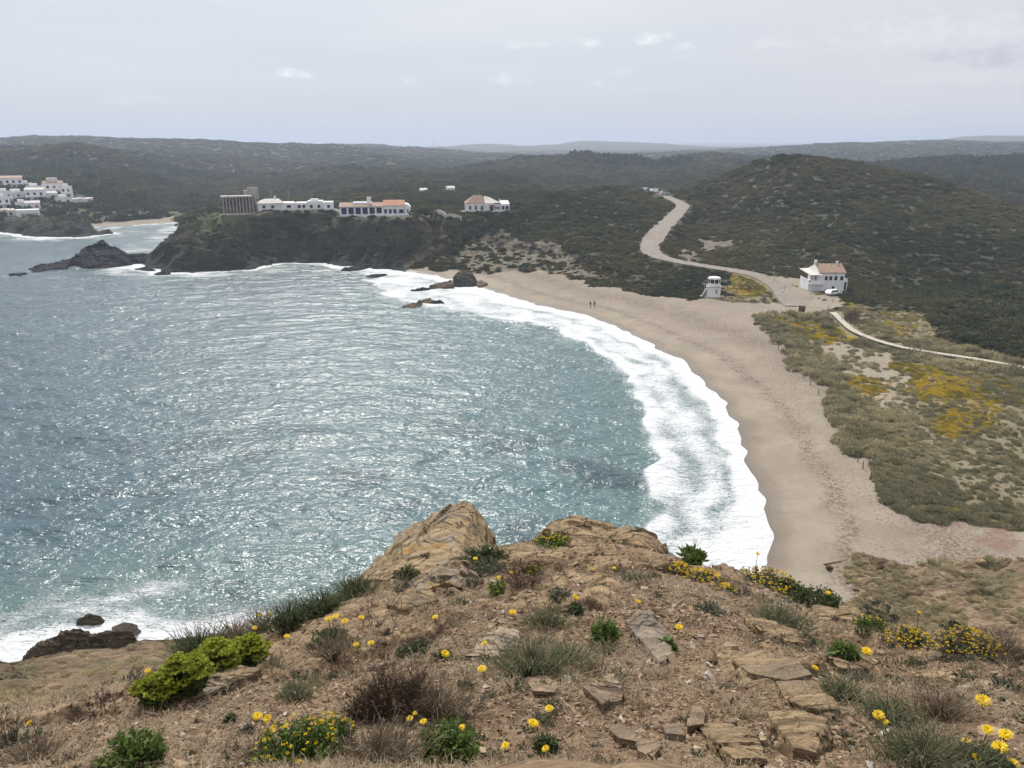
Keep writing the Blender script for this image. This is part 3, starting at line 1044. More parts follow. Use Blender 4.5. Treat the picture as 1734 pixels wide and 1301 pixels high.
# how much foam floats where (slow part; the lace is in the material)
f = 1 - dsh / np.maximum(edge, .5)
foam = sstep(-.06, .12, f) * (.37 + .07 * np.cos(6.283 * (2.3 * f + .6 * fbm2(X / 9, Y / 9, 2, 81))) + .15 * fbm2(X / 5, Y / 5, 3, 72) + .06 * sstep(130, 190, RR)) + .62 * sstep(.74, .98, f)
foam = foam + .38 * brk * (0.5 + vn2(X / 6, Y / 6, 73)) * beachy
patch = sstep(.05, .5, fbm2(X / 12, Y / 12, 3, 74))
foam = np.where(slw > .2, sstep(0, .8, f) * (.45 + .45 * fbm2(X / 7, Y / 7, 3, 75)) + sstep(.5, 1, f) * .25, foam)
# trailing lace outside the surf
foam = foam + .22 * sstep(-1.1, 0, f) * patch
# drifting white water off the rocks at the lower left and off the point
fl1, _ = polydist(X, Y, np.array([P(-140, 1110)[:2], P(0, 1086)[:2], P(120, 1062)[:2], P(225, 1040)[:2], P(320, 1066)[:2], P(440, 1080)[:2]]), np.zeros((6, 1)))
fl2, _ = polydist(X, Y, np.array([P(-60, 1010)[:2], P(90, 1020)[:2], P(225, 1036)[:2], P(300, 985)[:2], P(390, 935)[:2], P(520, 890)[:2]]), np.zeros((6, 1)))
fl3, _ = polydist(X, Y, np.array([P(-60, 985)[:2], P(60, 950)[:2], P(190, 905)[:2]]), np.zeros((3, 1)))
fwb = fbm2(X / 5, Y / 5, 3, 80) * 3
swirl = .36 * np.exp(-((fl1 + fwb) / 5.0) ** 2) + .26 * np.exp(-((fl2 + fwb) / 3.4) ** 2) + .14 * np.exp(-((fl3 + fwb) / 2.6) ** 2)
foam = foam + swirl * (.6 + .8 * fbm2(X / 6, Y / 4, 4, 76))
foam = foam + .34 * np.exp(-((dsh - 10) / 9) ** 2) * sstep(-60, -90, X) * sstep(230, 260, Y) * (.6 + fbm2(X / 10, Y / 6, 3, 77))
# scattered whitecaps
cap = sstep(.42, .55, fbm2(X / 6, Y / 3.4, 4, 78)) * sstep(.0, .4, fbm2(X / 45, Y / 45, 2, 79)) * sstep(10, 30, dsh) * sstep(90, 130, RR)
foam = np.clip(foam + cap * .22, 0, 1)
foam = np.where(dsh < -.4, 0, foam)
vw = np.stack([X, Y, Z], -1).reshape(-1, 3)
aw = {'foam': foam.ravel(), 'shore': dsh.ravel(), 'beachy': beachy.ravel()}
fw_ = grid_faces(*X.shape)
fw_ = fw_[(aw['shore'][fw_] > -2.5).any(1)]
vw, fw_, aw = compact(vw, fw_, aw)

t = NT('sea_water')
foam_a, shore = t.attr('foam'), t.attr('shore')
# the water's own colour, from its depth, weed and sand below
bign = t.noise(.018, 4, .6)
bedn = t.noise(.06, 4, .6)
deep = t.mix(t.ramp(bign, .38, .62), (.046, .084, .112), (.064, .112, .132))
sepn = t.n.new('ShaderNodeSeparateXYZ')
t.l.new(t.pos(), sepn.inputs[0])
shal = t.ramp(t.math('ADD', t.math('MULTIPLY', sepn.outputs[0], 1.0), t.math('MULTIPLY', bign, 30.0)), -75, 15)
c = t.mix(shal, deep, (.088, .150, .163))
c = t.mix(t.ramp(shore, 0, 26, .75, 0), c, (.115, .175, .160))
weedm = t.math('MULTIPLY', t.ramp(bedn, .50, .62), t.ramp(sepn.outputs[1], 135, 95))
c = t.mix(t.math('MULTIPLY', weedm, .6), c, (.018, .040, .055))
# sand shows through at the very edge
c = t.mix(t.math('MULTIPLY', t.ramp(shore, -1, 3.5, .75, 0), t.attr('beachy')), c, (.24, .20, .16))
# lace
v1 = t.noise(1.25, 6, .70, t.pos((.6, 1.9, 1)), dist=1.0)
v2 = t.noise(.8, 4, .6, t.pos((.8, 1.6, 1)), dist=2.0)
ridge = t.math('SUBTRACT', 1.0, t.math('MULTIPLY', t.math('ABSOLUTE', t.math('SUBTRACT', v1, .5)), 7.0))
ridge2 = t.math('SUBTRACT', 1.0, t.math('MULTIPLY', t.math('ABSOLUTE', t.math('SUBTRACT', v2, .5)), 9.0))
rr_ = t.math('MAXIMUM', t.math('MULTIPLY', ridge, .9), t.math('MULTIPLY', ridge2, .75))
val = t.math('ADD', t.math('MULTIPLY', foam_a, 1.6), t.math('MULTIPLY', t.math('SUBTRACT', t.math('MAXIMUM', rr_, -.3), 1.0), .72))
val = t.math('ADD', val, t.math('MULTIPLY', t.math('SUBTRACT', t.noise(6, 4, .7, t.pos((.6, 1.5, 1))), .5), .8))
fm = t.ramp(val, .05, .50)
c = t.mix(fm, c, (.60, .62, .64))
t.color(c)
t.rough(t.ramp(fm, 0, 1, .215, .8, smooth=False))
t.b.inputs['IOR'].default_value = 1.33
t.put(t.b.inputs['Specular IOR Level'], .45)
b1 = t.noise(1.2, 3, .5, t.pos((.75, 1.2, 1), (0, 0, .25)), dist=.4)
b2 = t.noise(3.4, 2, .5, t.pos((.7, 1.2, 1), (0, 0, .1)), dist=.6)
b3 = t.noise(.28, 3, .55, t.pos((.6, 1.6, 1), (0, 0, .3)))
hh = t.math('ADD', t.math('ADD', t.math('MULTIPLY', b1, .85), t.math('MULTIPLY', b2, .2)), t.math('ADD', t.math('MULTIPLY', b3, 1.6), t.math('MULTIPLY', fm, .06)))
t.bump(hh, 1.0, .34)
M_SEA = t.m
add('sea', mesh_np('sea', vw, fw_, M_SEA, attrs=aw), kind='structure')
del vw, fw_, aw

# ------------------------------------------------------------------ scattering of uncountable cover
def scatter(name, pts, rot, scl, tint, idx, protos, label=None):
    """one object: a cloud of points that carries copies of small meshes (ground cover only)"""
    me = bpy.data.meshes.new(name)
    me.vertices.add(len(pts))
    me.vertices.foreach_set('co', np.asarray(pts, np.float32).ravel())
    for an, tp, va in (('rot', 'FLOAT_VECTOR', rot), ('scl', 'FLOAT_VECTOR', scl)):
        a = me.attributes.new(an, tp, 'POINT')
        a.data.foreach_set('vector', np.asarray(va, np.float32).ravel())
    a = me.attributes.new('tint', 'FLOAT', 'POINT')
    a.data.foreach_set('value', np.asarray(tint, np.float32))
    a = me.attributes.new('pick', 'INT', 'POINT')
    a.data.foreach_set('value', np.asarray(idx, np.int32))
    o = add(name, me, kind='stuff', label=label)
    ng = bpy.data.node_groups.new(name, 'GeometryNodeTree')
    ng.interface.new_socket('Geometry', in_out='INPUT', socket_type='NodeSocketGeometry')
    ng.interface.new_socket('Geometry', in_out='OUTPUT', socket_type='NodeSocketGeometry')
    N, L = ng.nodes, ng.links
    gi, go = N.new('NodeGroupInput'), N.new('NodeGroupOutput')
    iop = N.new('GeometryNodeInstanceOnPoints')
    iop.inputs['Pick Instance'].default_value = True
    j = N.new('GeometryNodeJoinGeometry')
    for pm in reversed(protos):
        po = bpy.data.objects.new(pm.name, pm)
        oi = N.new('GeometryNodeObjectInfo')
        oi.inputs['As Instance'].default_value = True
        oi.inputs['Object'].default_value = po
        L.new(oi.outputs['Geometry'], j.inputs[0])
    L.new(gi.outputs[0], iop.inputs['Points'])
    L.new(j.outputs[0], iop.inputs['Instance'])
    for an, tp, sock in (('pick', 'INT', 'Instance Index'), ('rot', 'FLOAT_VECTOR', 'Rotation'), ('scl', 'FLOAT_VECTOR', 'Scale')):
        na = N.new('GeometryNodeInputNamedAttribute')
        na.data_type = tp
        na.inputs['Name'].default_value = an
        L.new(na.outputs['Attribute'], iop.inputs[sock])
    L.new(iop.outputs[0], go.inputs[0])
    md = o.modifiers.new('scatter', 'NODES')
    md.node_group = ng
    return o


def clump(name, n, leaf, mat, seed, flat=.75, spiky=0.0, under=.1):
    """a low bush of unit radius made of many leaf sprays"""
    g = np.random.default_rng(seed)
    d = g.normal(size=(n, 3))
    d /= np.linalg.norm(d, axis=1)[:, None]
    d[:, 2] = np.abs(d[:, 2]) - under
    lob = 1 + .35 * vn3(d[:, 0] * 2.3 + seed, d[:, 1] * 2.3, d[:, 2] * 2.3, seed) + .15 * vn3(d[:, 0] * 6, d[:, 1] * 6, d[:, 2] * 6, seed)
    rad = lob * g.uniform(.62, 1.0, n) ** .6
    c = d * rad[:, None] * np.array([1, 1, flat])
    out = d * .9 + g.normal(size=(n, 3)) * .55
    out[:, 2] += spiky
    out /= np.linalg.norm(out, axis=1)[:, None]
    t1 = np.cross(out, g.normal(size=(n, 3)))
    t1 /= np.linalg.norm(t1, axis=1)[:, None]
    s = leaf * g.uniform(.6, 1.3, n)[:, None]
    wdt = s * (.5 if spiky == 0 else .14)
    # a folded kite: base, left, tip, right
    nrm = np.cross(out, t1)
    v = np.stack([c - out * s * .5, c + t1 * wdt + nrm * wdt * .3, c + out * s * .8, c - t1 * wdt + nrm * wdt * .3], 1).reshape(-1, 3)
    f = np.arange(n * 4).reshape(-1, 4)
    sh = np.clip(.25 + (1 - rad) * .0 + g.uniform(-.25, .25, n), 0, 1)
    return mesh_np(name, v, f, mat, smooth=False, attrs={'shade': np.repeat(sh, 4)})


M_SCRUB = leafmat('scrub_leaves', [(.040, .052, .022), (.085, .092, .038), (.16, .135, .062)], .7, inst=True)
M_TUFT = leafmat('dune_grass_blades', [(.23, .22, .13), (.43, .375, .23), (.62, .52, .33)], .75, inst=True)
M_YELF = leafmat('yellow_flower_cover', [(.20, .19, .05), (.55, .41, .04), (.75, .54, .04)], .7, inst=True)

protoS = [clump('scrub_bush', 230, .30, M_SCRUB, 11), clump('scrub_bush_low', 200, .30, M_SCRUB, 12, flat=.5), clump('scrub_bush_tall', 230, .28, M_SCRUB, 13, flat=1.0)]
N = 300000
tt = rng.uniform(-.80, .80, N)
ll = math.log(52) + (math.log(2600) - math.log(52)) * rng.uniform(0, 1, N) ** .92
rr = np.exp(ll)
x, y = np.sin(tt) * rr, np.cos(tt) * rr
s_, l_, w_ = coast(x, y)
m = masks(x, y, s_, l_, None)
z = ground_z(x, y)
_, hid = road_cut(x, y, np.zeros(N))
e = 2.0
slope = np.hypot(ground_z(x + e, y) - z, ground_z(x, y + e) - z) / e
dens = np.ones(N)
dens *= (m['sand'] < .5) * (m['dune'] < .5) * (hid < .4) * (s_ > 3)
dens *= 1 - .93 * m['rock'] * (m['dark'] > .2) * np.where(z > 6, .62, 1)
dens *= 1 - .80 * m['rock'] * (m['dark'] <= .2)
dens *= 1 - .90 * m['quarry']
dens *= 1 - .72 * m['tan']
dens *= 1 - .85 * m['green']
dens *= 1 - .8 * inpoly(x, y, VILP)
near_r = rr < 90
clr = fbm2(x / 16, y / 16, 4, 91)
dens *= np.where(near_r, np.where(x > 15, .60, .04) * sstep(-.02, .25, clr), 1)
dens *= np.where((rr > 90) & (rr < 450) & (x > 20), sstep(-.62, -.25, fbm2(x / 9, y / 9, 3, 92)) * .7 + .3, 1)
keep = rng.uniform(0, 1, N) < dens
x, y, z, rr, clr = x[keep], y[keep], z[keep], rr[keep], clr[keep]
n = len(x)
size = np.clip(rr * .0036, .42, 2.4) * rng.uniform(.6, 1.35, n) * (1 + np.clip((rr - 600) / 900, 0, 1) * .8)
wood = inpoly(x, y, WOODR)
size = np.where(wood, size * 1.7, size)
size *= rng.choice([.8, 1.0, 1.45], n, p=[.45, .4, .15])
# taller thickets in the far valleys
tall = (fbm2(x / 120, y / 120, 3, 93) > .18) & (rr > 480)
size = np.where(tall & (rr < 900), size * 1.5, size)
size = np.where(rr > 900, np.minimum(size, 4.0), size)
big3 = fbm2(x / 22, y / 22, 3, 94)
tint = np.clip(.46 + .35 * fbm2(x / 70, y / 70, 3, 96) + .45 * big3 + rng.uniform(-.3, .3, n) - .25 * tall - .12 * wood - .12 * (rr > 500) + .10 * ((rr < 450) & (x > 60)), 0, 1)
tint = np.where((fbm2(x / 6, y / 6, 2, 95) > .35) & ~tall, np.clip(tint + .35, 0, 1), tint)
rot = np.stack([rng.uniform(-.2, .2, n), rng.uniform(-.2, .2, n), rng.uniform(0, 6.28, n)], 1)
scl = np.stack([size, size, size * rng.uniform(.55, .9, n) * np.where(rr > 900, .6, 1)], 1)
idx = np.where((tall & (rr < 900)) | wood, 2, rng.integers(0, 2, n))
scatter('scrub', np.stack([x, y, z - .05], 1), rot, scl, tint, idx, protoS)
print('scrub', n)

# dune grass
protoG = [clump('dune_grass_tuft', 150, .55, M_TUFT, 21, flat=.8, spiky=.9, under=.0), clump('dune_grass_tuft_wide', 150, .5, M_TUFT, 22, flat=.55, spiky=.6, under=0)]
N = 130000
tt = rng.uniform(-.75, .80, N)
rr = np.exp(math.log(26) + (math.log(260) - math.log(26)) * rng.uniform(0, 1, N))
x, y = np.sin(tt) * rr, np.cos(tt) * rr
s_, l_, w_ = coast(x, y)
m = masks(x, y, s_, l_, None)
z = ground_z(x, y)
_, hid = road_cut(x, y, np.zeros(N))
dn, _ = polydist(x, y, DUNE, np.zeros((len(DUNE), 1)), closed=True)
seaward = sstep(12, 3, dn) * (rr > 78)
cl = fbm2(x / 3.2, y / 3.2, 3, 101)
cl2 = fbm2(x / 14, y / 14, 2, 102)
dens = (m['dune'] > .5) * (hid < .3) * (.45 + .5 * sstep(-.15, .25, cl))
dens = dens * np.where(m['bare'] > .5, .25, 1)
dens = np.maximum(dens, (m['dune'] > .5) * (hid < .3) * seaward * .55)
dens = np.where(inpoly(x, y, YARD), dens * np.where(rr > 140, .25, .55), dens)
slope_t = (rr < 100) & (m['dune'] < .5) & (m['sand'] < .5) & (s_ > 2.5)
dens = np.where(slope_t, np.where(x > 15, .75, .06) * sstep(-.2, .25, cl), dens)
bk = inpoly(x, y, DARKR)
dens = np.where(bk, .95, dens)
dens = np.where(m['yel'] > .5, dens * np.where(rr > 140, .25, .55), dens)
keep = rng.uniform(0, 1, N) < dens
x, y, z, rr, cl, cl2, sea_, bk = x[keep], y[keep], z[keep], rr[keep], cl[keep], cl2[keep], seaward[keep], bk[keep]
n = len(x)
size = rng.uniform(.26, .62, n) * (1 + .7 * sea_ + .35 * (cl2 > .1)) * np.clip(rr / 130, .75, 1.3)
size = np.where(inpoly(x, y, FIELD), size * .75, size)
tint = np.clip(.42 + .5 * cl2 + rng.uniform(-.4, .4, n) - .22 * sea_, 0, 1)
tint = np.where(bk, tint * .2, tint)
tint = np.where(rr < 85, np.clip(tint + .25, 0, 1), tint)
size = np.where(rr < 85, size * .8, size)
rot = np.stack([rng.uniform(-.2, .2, n), rng.uniform(-.2, .2, n), rng.uniform(0, 6.28, n)], 1)
scl = np.stack([size, size, size * rng.uniform(.7, 1.1, n)], 1)
scatter('dune_grass', np.stack([x, y, z - .03], 1), rot, scl, tint, rng.integers(0, 2, n), protoG)
print('dune grass', n)

protoY = [clump('yellow_flower_clump', 110, .22, M_YELF, 31, flat=.35)]
N = 75000
tt = rng.uniform(.18, .66, N)
rr = np.exp(math.log(90) + (math.log(245) - math.log(90)) * rng.uniform(0, 1, N))
x, y = np.sin(tt) * rr, np.cos(tt) * rr
s_, l_, w_ = coast(x, y)
m = masks(x, y, s_, l_, None)
z = ground_z(x, y)
_, hid = road_cut(x, y, np.zeros(N))
yd, _ = polydist(x, y, YEL[1], np.zeros((len(YEL[1]), 1)), closed=True)
keep = ((m['yel'] > .5) | ((m['dune'] > .5) & (fbm2(x / 9, y / 9, 3, 113) > .22) & (rng.uniform(0, 1, N) < .4))) & (hid < .3) & (m['sand'] < .5) & (fbm2(x / 2.5, y / 2.5, 3, 111) > rng.uniform(-.6, .2, N))
x, y, z = x[keep], y[keep], z[keep]
n = len(x)
size = rng.uniform(.22, .42, n) * np.where(rr[keep] > 140, 1.6, 1.0)
rot = np.stack([rng.uniform(-.1, .1, n), rng.uniform(-.1, .1, n), rng.uniform(0, 6.28, n)], 1)
tint = np.clip(.35 + .6 * fbm2(x / 4, y / 4, 3, 112) + rng.uniform(-.35, .35, n), 0, 1)
scatter('yellow_flower_carpet', np.stack([x, y, z], 1), rot, np.stack([size] * 3, 1), tint, np.zeros(n), protoY)
print('yellow', n)

# ------------------------------------------------------------------ the clifftop in front of the camera
thn = np.linspace(-1.25, 1.25, 900)
lrn = np.concatenate([np.linspace(math.log(.5), math.log(1.3), 60, endpoint=False), np.linspace(math.log(1.3), math.log(RSPLIT), 860)])
TT, LL = np.meshgrid(thn, lrn)
RR = np.exp(LL)
X, Y = np.sin(TT) * RR, np.cos(TT) * RR
BS = zbase(X, Y)
fade = 1 - sstep(9.5, 13.5, RR)
tilt = Y * .8 + X * .35
dz = .085 * fbm2(X / .9, Y / .9, 3, 201) * fade
st = fbm2(X / .8 + .4 * fbm2(X, Y, 2, 207), tilt / .22, 4, 202)
outc = sstep(.02, .14, fbm2(X / 1.3 + 5, Y / 1.1, 4, 203))
ter = tilt / .16 + .9 * fbm2(X / .5, Y / .5, 3, 208)
tf = ter - np.floor(ter)
ter = np.where(tf < .85, tf / .85, (1 - tf) / .15)
blk = _h(np.floor(X * 3.1 + .5 * fbm2(X * 2, Y * 2, 2, 209)).astype(np.int64) + 900, np.floor(Y * 2.3 + X + .5 * fbm2(X * 2, Y * 2, 2, 210)).astype(np.int64) + 900, 0, 5)
dz = dz + outc * (.045 + .035 * ter + .02 * blk + .025 * (1 - np.abs(st) * 2.5)) * fade * np.clip(RR / 3, .35, 1)
dz = dz + (1 - outc) * (.012 * fbm2(X / .09, Y / .09, 4, 204) + .022 * fbm2(X / .25, Y / .25, 3, 205)) * fade
lip = sstep(7.5, 9.5, RR) * fade
dz = dz + lip * .18 * fbm2(X / .5, Y / .5, 4, 206)
NZ = BS + dz
Nth, Nlr = thn, lrn


def near_z(x, y):
    x, y = np.atleast_1d(x).astype(float), np.atleast_1d(y).astype(float)
    t_, l_ = np.arctan2(x, y), np.log(np.hypot(x, y))
    j = np.clip((t_ - Nth[0]) / (Nth[1] - Nth[0]), 0, len(Nth) - 1.001)
    i = np.clip(np.interp(l_, Nlr, np.arange(len(Nlr))), 0, len(Nlr) - 1.001)
    i0, j0 = i.astype(int), j.astype(int)
    a, b = i - i0, j - j0
    return (NZ[i0, j0] * (1 - b) + NZ[i0, j0 + 1] * b) * (1 - a) + (NZ[i0 + 1, j0] * (1 - b) + NZ[i0 + 1, j0 + 1] * b) * a


def nz1(x, y):
    return float(near_z(x, y)[0])


def near(u, v):
    """ground point of the clifftop under pixel (u, v)"""
    d = ray(u, v)
    h = math.hypot(d[0], d[1])
    rr_ = np.exp(np.linspace(math.log(.9), math.log(13.5), 1500))
    x, y, z = d[0] * rr_ / h, d[1] * rr_ / h, H + d[2] * rr_ / h
    g = near_z(x, y)
    k = np.nonzero(z <= g)[0]
    if not len(k):
        k = [int(np.argmin((z - g) / rr_))]
    return Vector((x[k[0]], y[k[0]], g[k[0]]))


def pxm(p):
    """metres per photograph pixel at point p"""
    return (p[1] * CP - (p[2] - H) * SP) / F


t = NT('stony_soil')
p0 = t.pos()
n1 = t.noise(.9, 5, .65)
n2 = t.noise(9, 6, .7)
n3 = t.noise(45, 4, .7)
vv = t.voro(38, out='Color')
sv = t.n.new('ShaderNodeSeparateColor')
t.l.new(vv, sv.inputs[0])
c = t.mix(t.ramp(n1, .35, .65), (.150, .098, .058), (.235, .165, .100))
c = t.mix(t.ramp(n2, .42, .62), c, (.095, .062, .038))
c = t.mix(t.math('MULTIPLY', t.ramp(sv.outputs[0], .55, 1.0), .75), c, (.26, .185, .125))
c = t.mix(t.math('MULTIPLY', t.ramp(sv.outputs[1], .78, 1.0), .6), c, (.17, .09, .06))
oc = t.attr('outcrop')
strat = t.noise(2.2, 6, .7, t.pos((1.2, 3.2, 3.2), (.3, .1, .4)), dist=.5)
rc = t.mix(t.ramp(strat, .35, .62), (.145, .10, .058), (.37, .27, .16))
c = t.mix(t.math('MULTIPLY', oc, t.ramp(n2, .3, .6, 1.0, .25)), c, rc)
t.color(c)
t.rough(.92)
ve = t.voro(30)
t.bump(t.math('ADD', t.math('MULTIPLY', n3, .35), t.math('ADD', t.math('MULTIPLY', ve, .6), t.math('MULTIPLY', n2, .8))), .9, .03)
M_SOIL = t.m
vn_ = np.stack([X, Y, NZ], -1).reshape(-1, 3)
add('clifftop_ground', mesh_np('clifftop_ground', vn_, grid_faces(*X.shape), M_SOIL, attrs={'outcrop': outc.ravel()}), kind='structure')


# ------------------------------------------------------------------ rocks
def rockmat(name, c1, c2, lich=0.0, wet=0.0, sc=1.0, glich=0.0):
    t = NT(name)
    o = True
    strat = t.noise(3.0 * sc, 7, .7, t.pos((.8, 1.6, 4.2), (.5, .25, .35)), dist=.4)
    pit = t.noise(14 * sc, 5, .7)
    c = t.mix(t.ramp(strat, .34, .62), c1, c2)
    c = t.mix(t.math('MULTIPLY', t.ramp(pit, .58, .7), .6), c, tuple(q * .4 for q in c1))
    c = t.mix(t.math('MULTIPLY', t.ramp(t.noise(1.6 * sc, 4, .6), .5, .7), .5 if sc > .9 else 0.0), c, (.20, .185, .16))
    ck = t.voro(2.6 * sc, t.pos((.7, 1.0, 3.4), (.5, .25, .35)), feat='DISTANCE_TO_EDGE')
    ckm = t.math('MULTIPLY', t.ramp(ck, .0, .045, 1, 0), t.ramp(t.noise(1.1 * sc, 3, .6), .40, .55))
    c = t.mix(t.math('MULTIPLY', ckm, .8), c, tuple(q * .25 for q in c1))
    if lich:
        l = t.math('MULTIPLY', t.ramp(t.noise(2.3 * sc, 5, .7), .62 - .12 * lich, .68 - .08 * lich), .85)
        c = t.mix(l, c, (.40, .20, .03))
    if glich:
        l = t.math('MULTIPLY', t.ramp(t.noise(3.1 * sc, 5, .7, t.pos(rot=(0, 0, 1.3))), .60 - .1 * glich, .68), .8)
        c = t.mix(l, c, (.27, .28, .26))
    t.color(c)
    t.put(t.b.inputs['Specular IOR Level'], .12)
    t.rough(.9 - .4 * wet)
    t.bump(t.math('ADD', t.math('SUBTRACT', t.math('MULTIPLY', strat, 1.8), t.math('MULTIPLY', ckm, .5)), t.math('ADD', t.math('MULTIPLY', pit, .35), t.math('MULTIPLY', t.noise(60 * sc, 3, .7), .12))), 1.0, .05 / sc)
    return t.m


M_TAN = rockmat('tan_sandstone', (.15, .105, .062), (.38, .28, .17))
M_TANL = rockmat('lichened_sandstone', (.16, .112, .066), (.40, .30, .18), lich=.15, glich=.3)
M_TANLL = rockmat('orange_lichened_sandstone', (.15, .12, .085), (.33, .27, .19), lich=.95, glich=.9)
M_SLAB = rockmat('pale_slab_stone', (.28, .22, .155), (.42, .345, .25))
M_GREY = rockmat('grey_slab_stone', (.19, .155, .12), (.33, .275, .215))
M_FLAG = rockmat('flat_brown_stone', (.19, .14, .098), (.36, .265, .18))
M_DARKR = rockmat('dark_wet_slate', (.007, .008, .010), (.032, .032, .035), wet=.1, sc=.12)
M_BROWNR = rockmat('brown_shore_rock', (.05, .036, .024), (.17, .125, .08), wet=.3, sc=.3)


def hull_rock(name, pts, mat, label, group=None, levels=5, amp=.05, strata=.03, seed=0, cat='rock', sdir=(.25, .5, .83), sfreq=9.0, smooth=1):
    pts = [Vector(p) for p in pts]
    c = sum(pts, Vector()) / len(pts)
    base = min(p.z for p in pts)
    org = Vector((c.x, c.y, base))
    bm = bmesh.new()
    for p in pts:
        bm.verts.new(p - org)
    r = bmesh.ops.convex_hull(bm, input=bm.verts)
    junk = [g for g in set(r['geom_interior']) | set(r['geom_unused']) if isinstance(g, bmesh.types.BMVert)]
    bmesh.ops.delete(bm, geom=junk, context='VERTS')
    bmesh.ops.triangulate(bm, faces=bm.faces)
    for k in range(levels):
        # split only the long edges so faces stay even
        L = sorted(e.calc_length() for e in bm.edges)
        thr = L[int(len(L) * .25)] if k < levels - 1 else 0
        bmesh.ops.subdivide_edges(bm, edges=[e for e in bm.edges if e.calc_length() >= thr], cuts=1, use_grid_fill=True)
        bmesh.ops.triangulate(bm, faces=[f for f in bm.faces if len(f.verts) > 3])
        if k == 1 and smooth:
            for _ in range(smooth):
                bmesh.ops.smooth_vert(bm, verts=bm.verts, factor=.35, use_axis_x=True, use_axis_y=True, use_axis_z=True)
    bm.normal_update()
    co = np.array([v.co[:] for v in bm.verts])
    nm = np.array([v.normal[:] for v in bm.verts])
    ext = co.max(0) - co.min(0)
    S = float(np.sort(ext)[1])
    q = (co + np.array(org)) / S
    s = np.array(sdir) / np.linalg.norm(sdir)
    qq = q @ s * sfreq + 1.2 * fbm3(q[:, 0] * 1.6, q[:, 1] * 1.6, q[:, 2] * 1.6, 2, seed + 3)
    fr = qq - np.floor(qq)
    step = np.where(fr < .8, fr / .8, (1 - fr) / .2) - .5
    n1 = fbm3(q[:, 0] * 2.6, q[:, 1] * 2.6, q[:, 2] * 2.6, 4, seed)
    n2 = 1 - np.abs(fbm3(q[:, 0] * 4, q[:, 1] * 4, q[:, 2] * 9, 3, seed + 7)) * 2.4
    d = S * (amp * 1.1 * n1 + strata * step * (.5 + .5 * vn3(q[:, 0] * 3, q[:, 1] * 3, q[:, 2] * 3, seed + 9)) + amp * .35 * n2)
    wq = q + .12 * np.stack([fbm3(q[:, 0] * 3, q[:, 1] * 3, q[:, 2] * 3, 2, seed + k_) for k_ in (21, 22, 23)], 1)
    for fr_, am_ in ((3.1, .42), (6.7, .22)):
        # blocks bounded by joints and bedding: sharp steps between neighbours
        a1, a2 = np.floor(wq[:, 0] * fr_ + wq[:, 2] * fr_ * .5).astype(np.int64) + 5000, np.floor(wq[:, 1] * fr_ * .8 - wq[:, 0] * fr_ * .3).astype(np.int64) + 5000
        a3 = np.floor(wq @ s * fr_ * 2.2).astype(np.int64) + 5000
        d = d + S * amp * am_ * _h(a1, a2, a3, seed)
    co = co + nm * d[:, None]
    for v, p in zip(bm.verts, co):
        v.co = p
    me = bpy.data.meshes.new(name)
    bm.to_mesh(me)
    bm.free()
    me.polygons.foreach_set('use_smooth', [False] * len(me.polygons))
    me.materials.append(mat)
    return add(name, me, label=label, cat=cat, group=group, loc=org)


def crest(outline, d, th, foot=None, back=.7, sink=.12):
    """points of a rock: crest seen against what is behind, foot on the ground in front, back dropping away"""
    pts = []
    for o in outline:
        u, v = o[0], o[1]
        dd = d if len(o) < 3 else o[2]
        p = D(u, v, dd)
        pts.append(p)
        pts.append(p + np.array([0, th, -back]))
        pts.append(p + np.array([0, th * .5, -.12 * back]))
    for u, v in (foot or []):
        p = near(u, v)
        pts.append(np.array([p.x, p.y, p.z - sink]))
    return pts


hull_rock('rock', crest([(600, 992), (650, 946), (692, 902), (742, 872), (780, 856), (798, 862), (822, 892), (834, 918)], 8.7, .7,
                        [(620, 1000), (700, 975), (770, 955), (820, 940)]) + [D(790, 885, 8.35), D(770, 905, 8.2), D(700, 925, 8.3)], M_TANL,
          'biggest lichened tan rock on the cliff lip, with a pointed top against the sea', levels=7, amp=.030, strata=.035, seed=1, sfreq=9, sdir=(.75, .25, .6), smooth=0)
hull_rock('rock', crest([(908, 916), (940, 888), (965, 881), (1000, 888), (1030, 895), (1052, 910)], 8.9, .6,
                        [(920, 945), (980, 940), (1050, 925)]), M_TAN,
          'tan rock with a dark right shoulder on the cliff lip, right of the pointed rock', levels=6, amp=.06, strata=.03, seed=2)
hull_rock('rock', crest([(975, 950), (1030, 915), (1065, 905), (1100, 912), (1125, 930)], 8.0, .5,
                        [(960, 985), (1040, 965), (1110, 955)]), M_TAN, 'low tan ridge of rock at the cliff edge above the surf', levels=6, amp=.05, strata=.03, seed=3)
hull_rock('rock', crest([(785, 955), (830, 928), (880, 921), (925, 930), (960, 945)], 7.6, .4,
                        [(790, 970), (870, 955), (950, 960)]), M_TAN, 'long low tan rock between the pointed rock and the grey-shouldered one', levels=6, amp=.05, seed=4)
hull_rock('rock', crest([(930, 985), (960, 968), (1010, 958), (1040, 955), (1062, 962)], 6.3, .35,
                        [(925, 1000), (990, 985), (1050, 978)]), M_TAN, 'slanting tan rock right of the dark purple shrub', levels=5, amp=.06, seed=5)
hull_rock('rock', crest([(858, 1030), (880, 1000), (910, 988), (940, 996), (965, 1022)], 5.3, .35,
                        [(862, 1042), (910, 1046), (960, 1040)]), M_TAN, 'rounded tan boulder half sunk in the soil above the blue-green grass tuft', levels=6, amp=.06, strata=.02, seed=6)
hull_rock('rock', crest([(985, 1010), (1005, 988), (1030, 980), (1062, 1000), (1078, 1016)], 5.25, .30,
                        [(982, 1030), (1030, 1036), (1078, 1034)]), M_TANL, 'blocky brown rock with two round grey lichen spots', levels=6, amp=.05, strata=.02, seed=7)
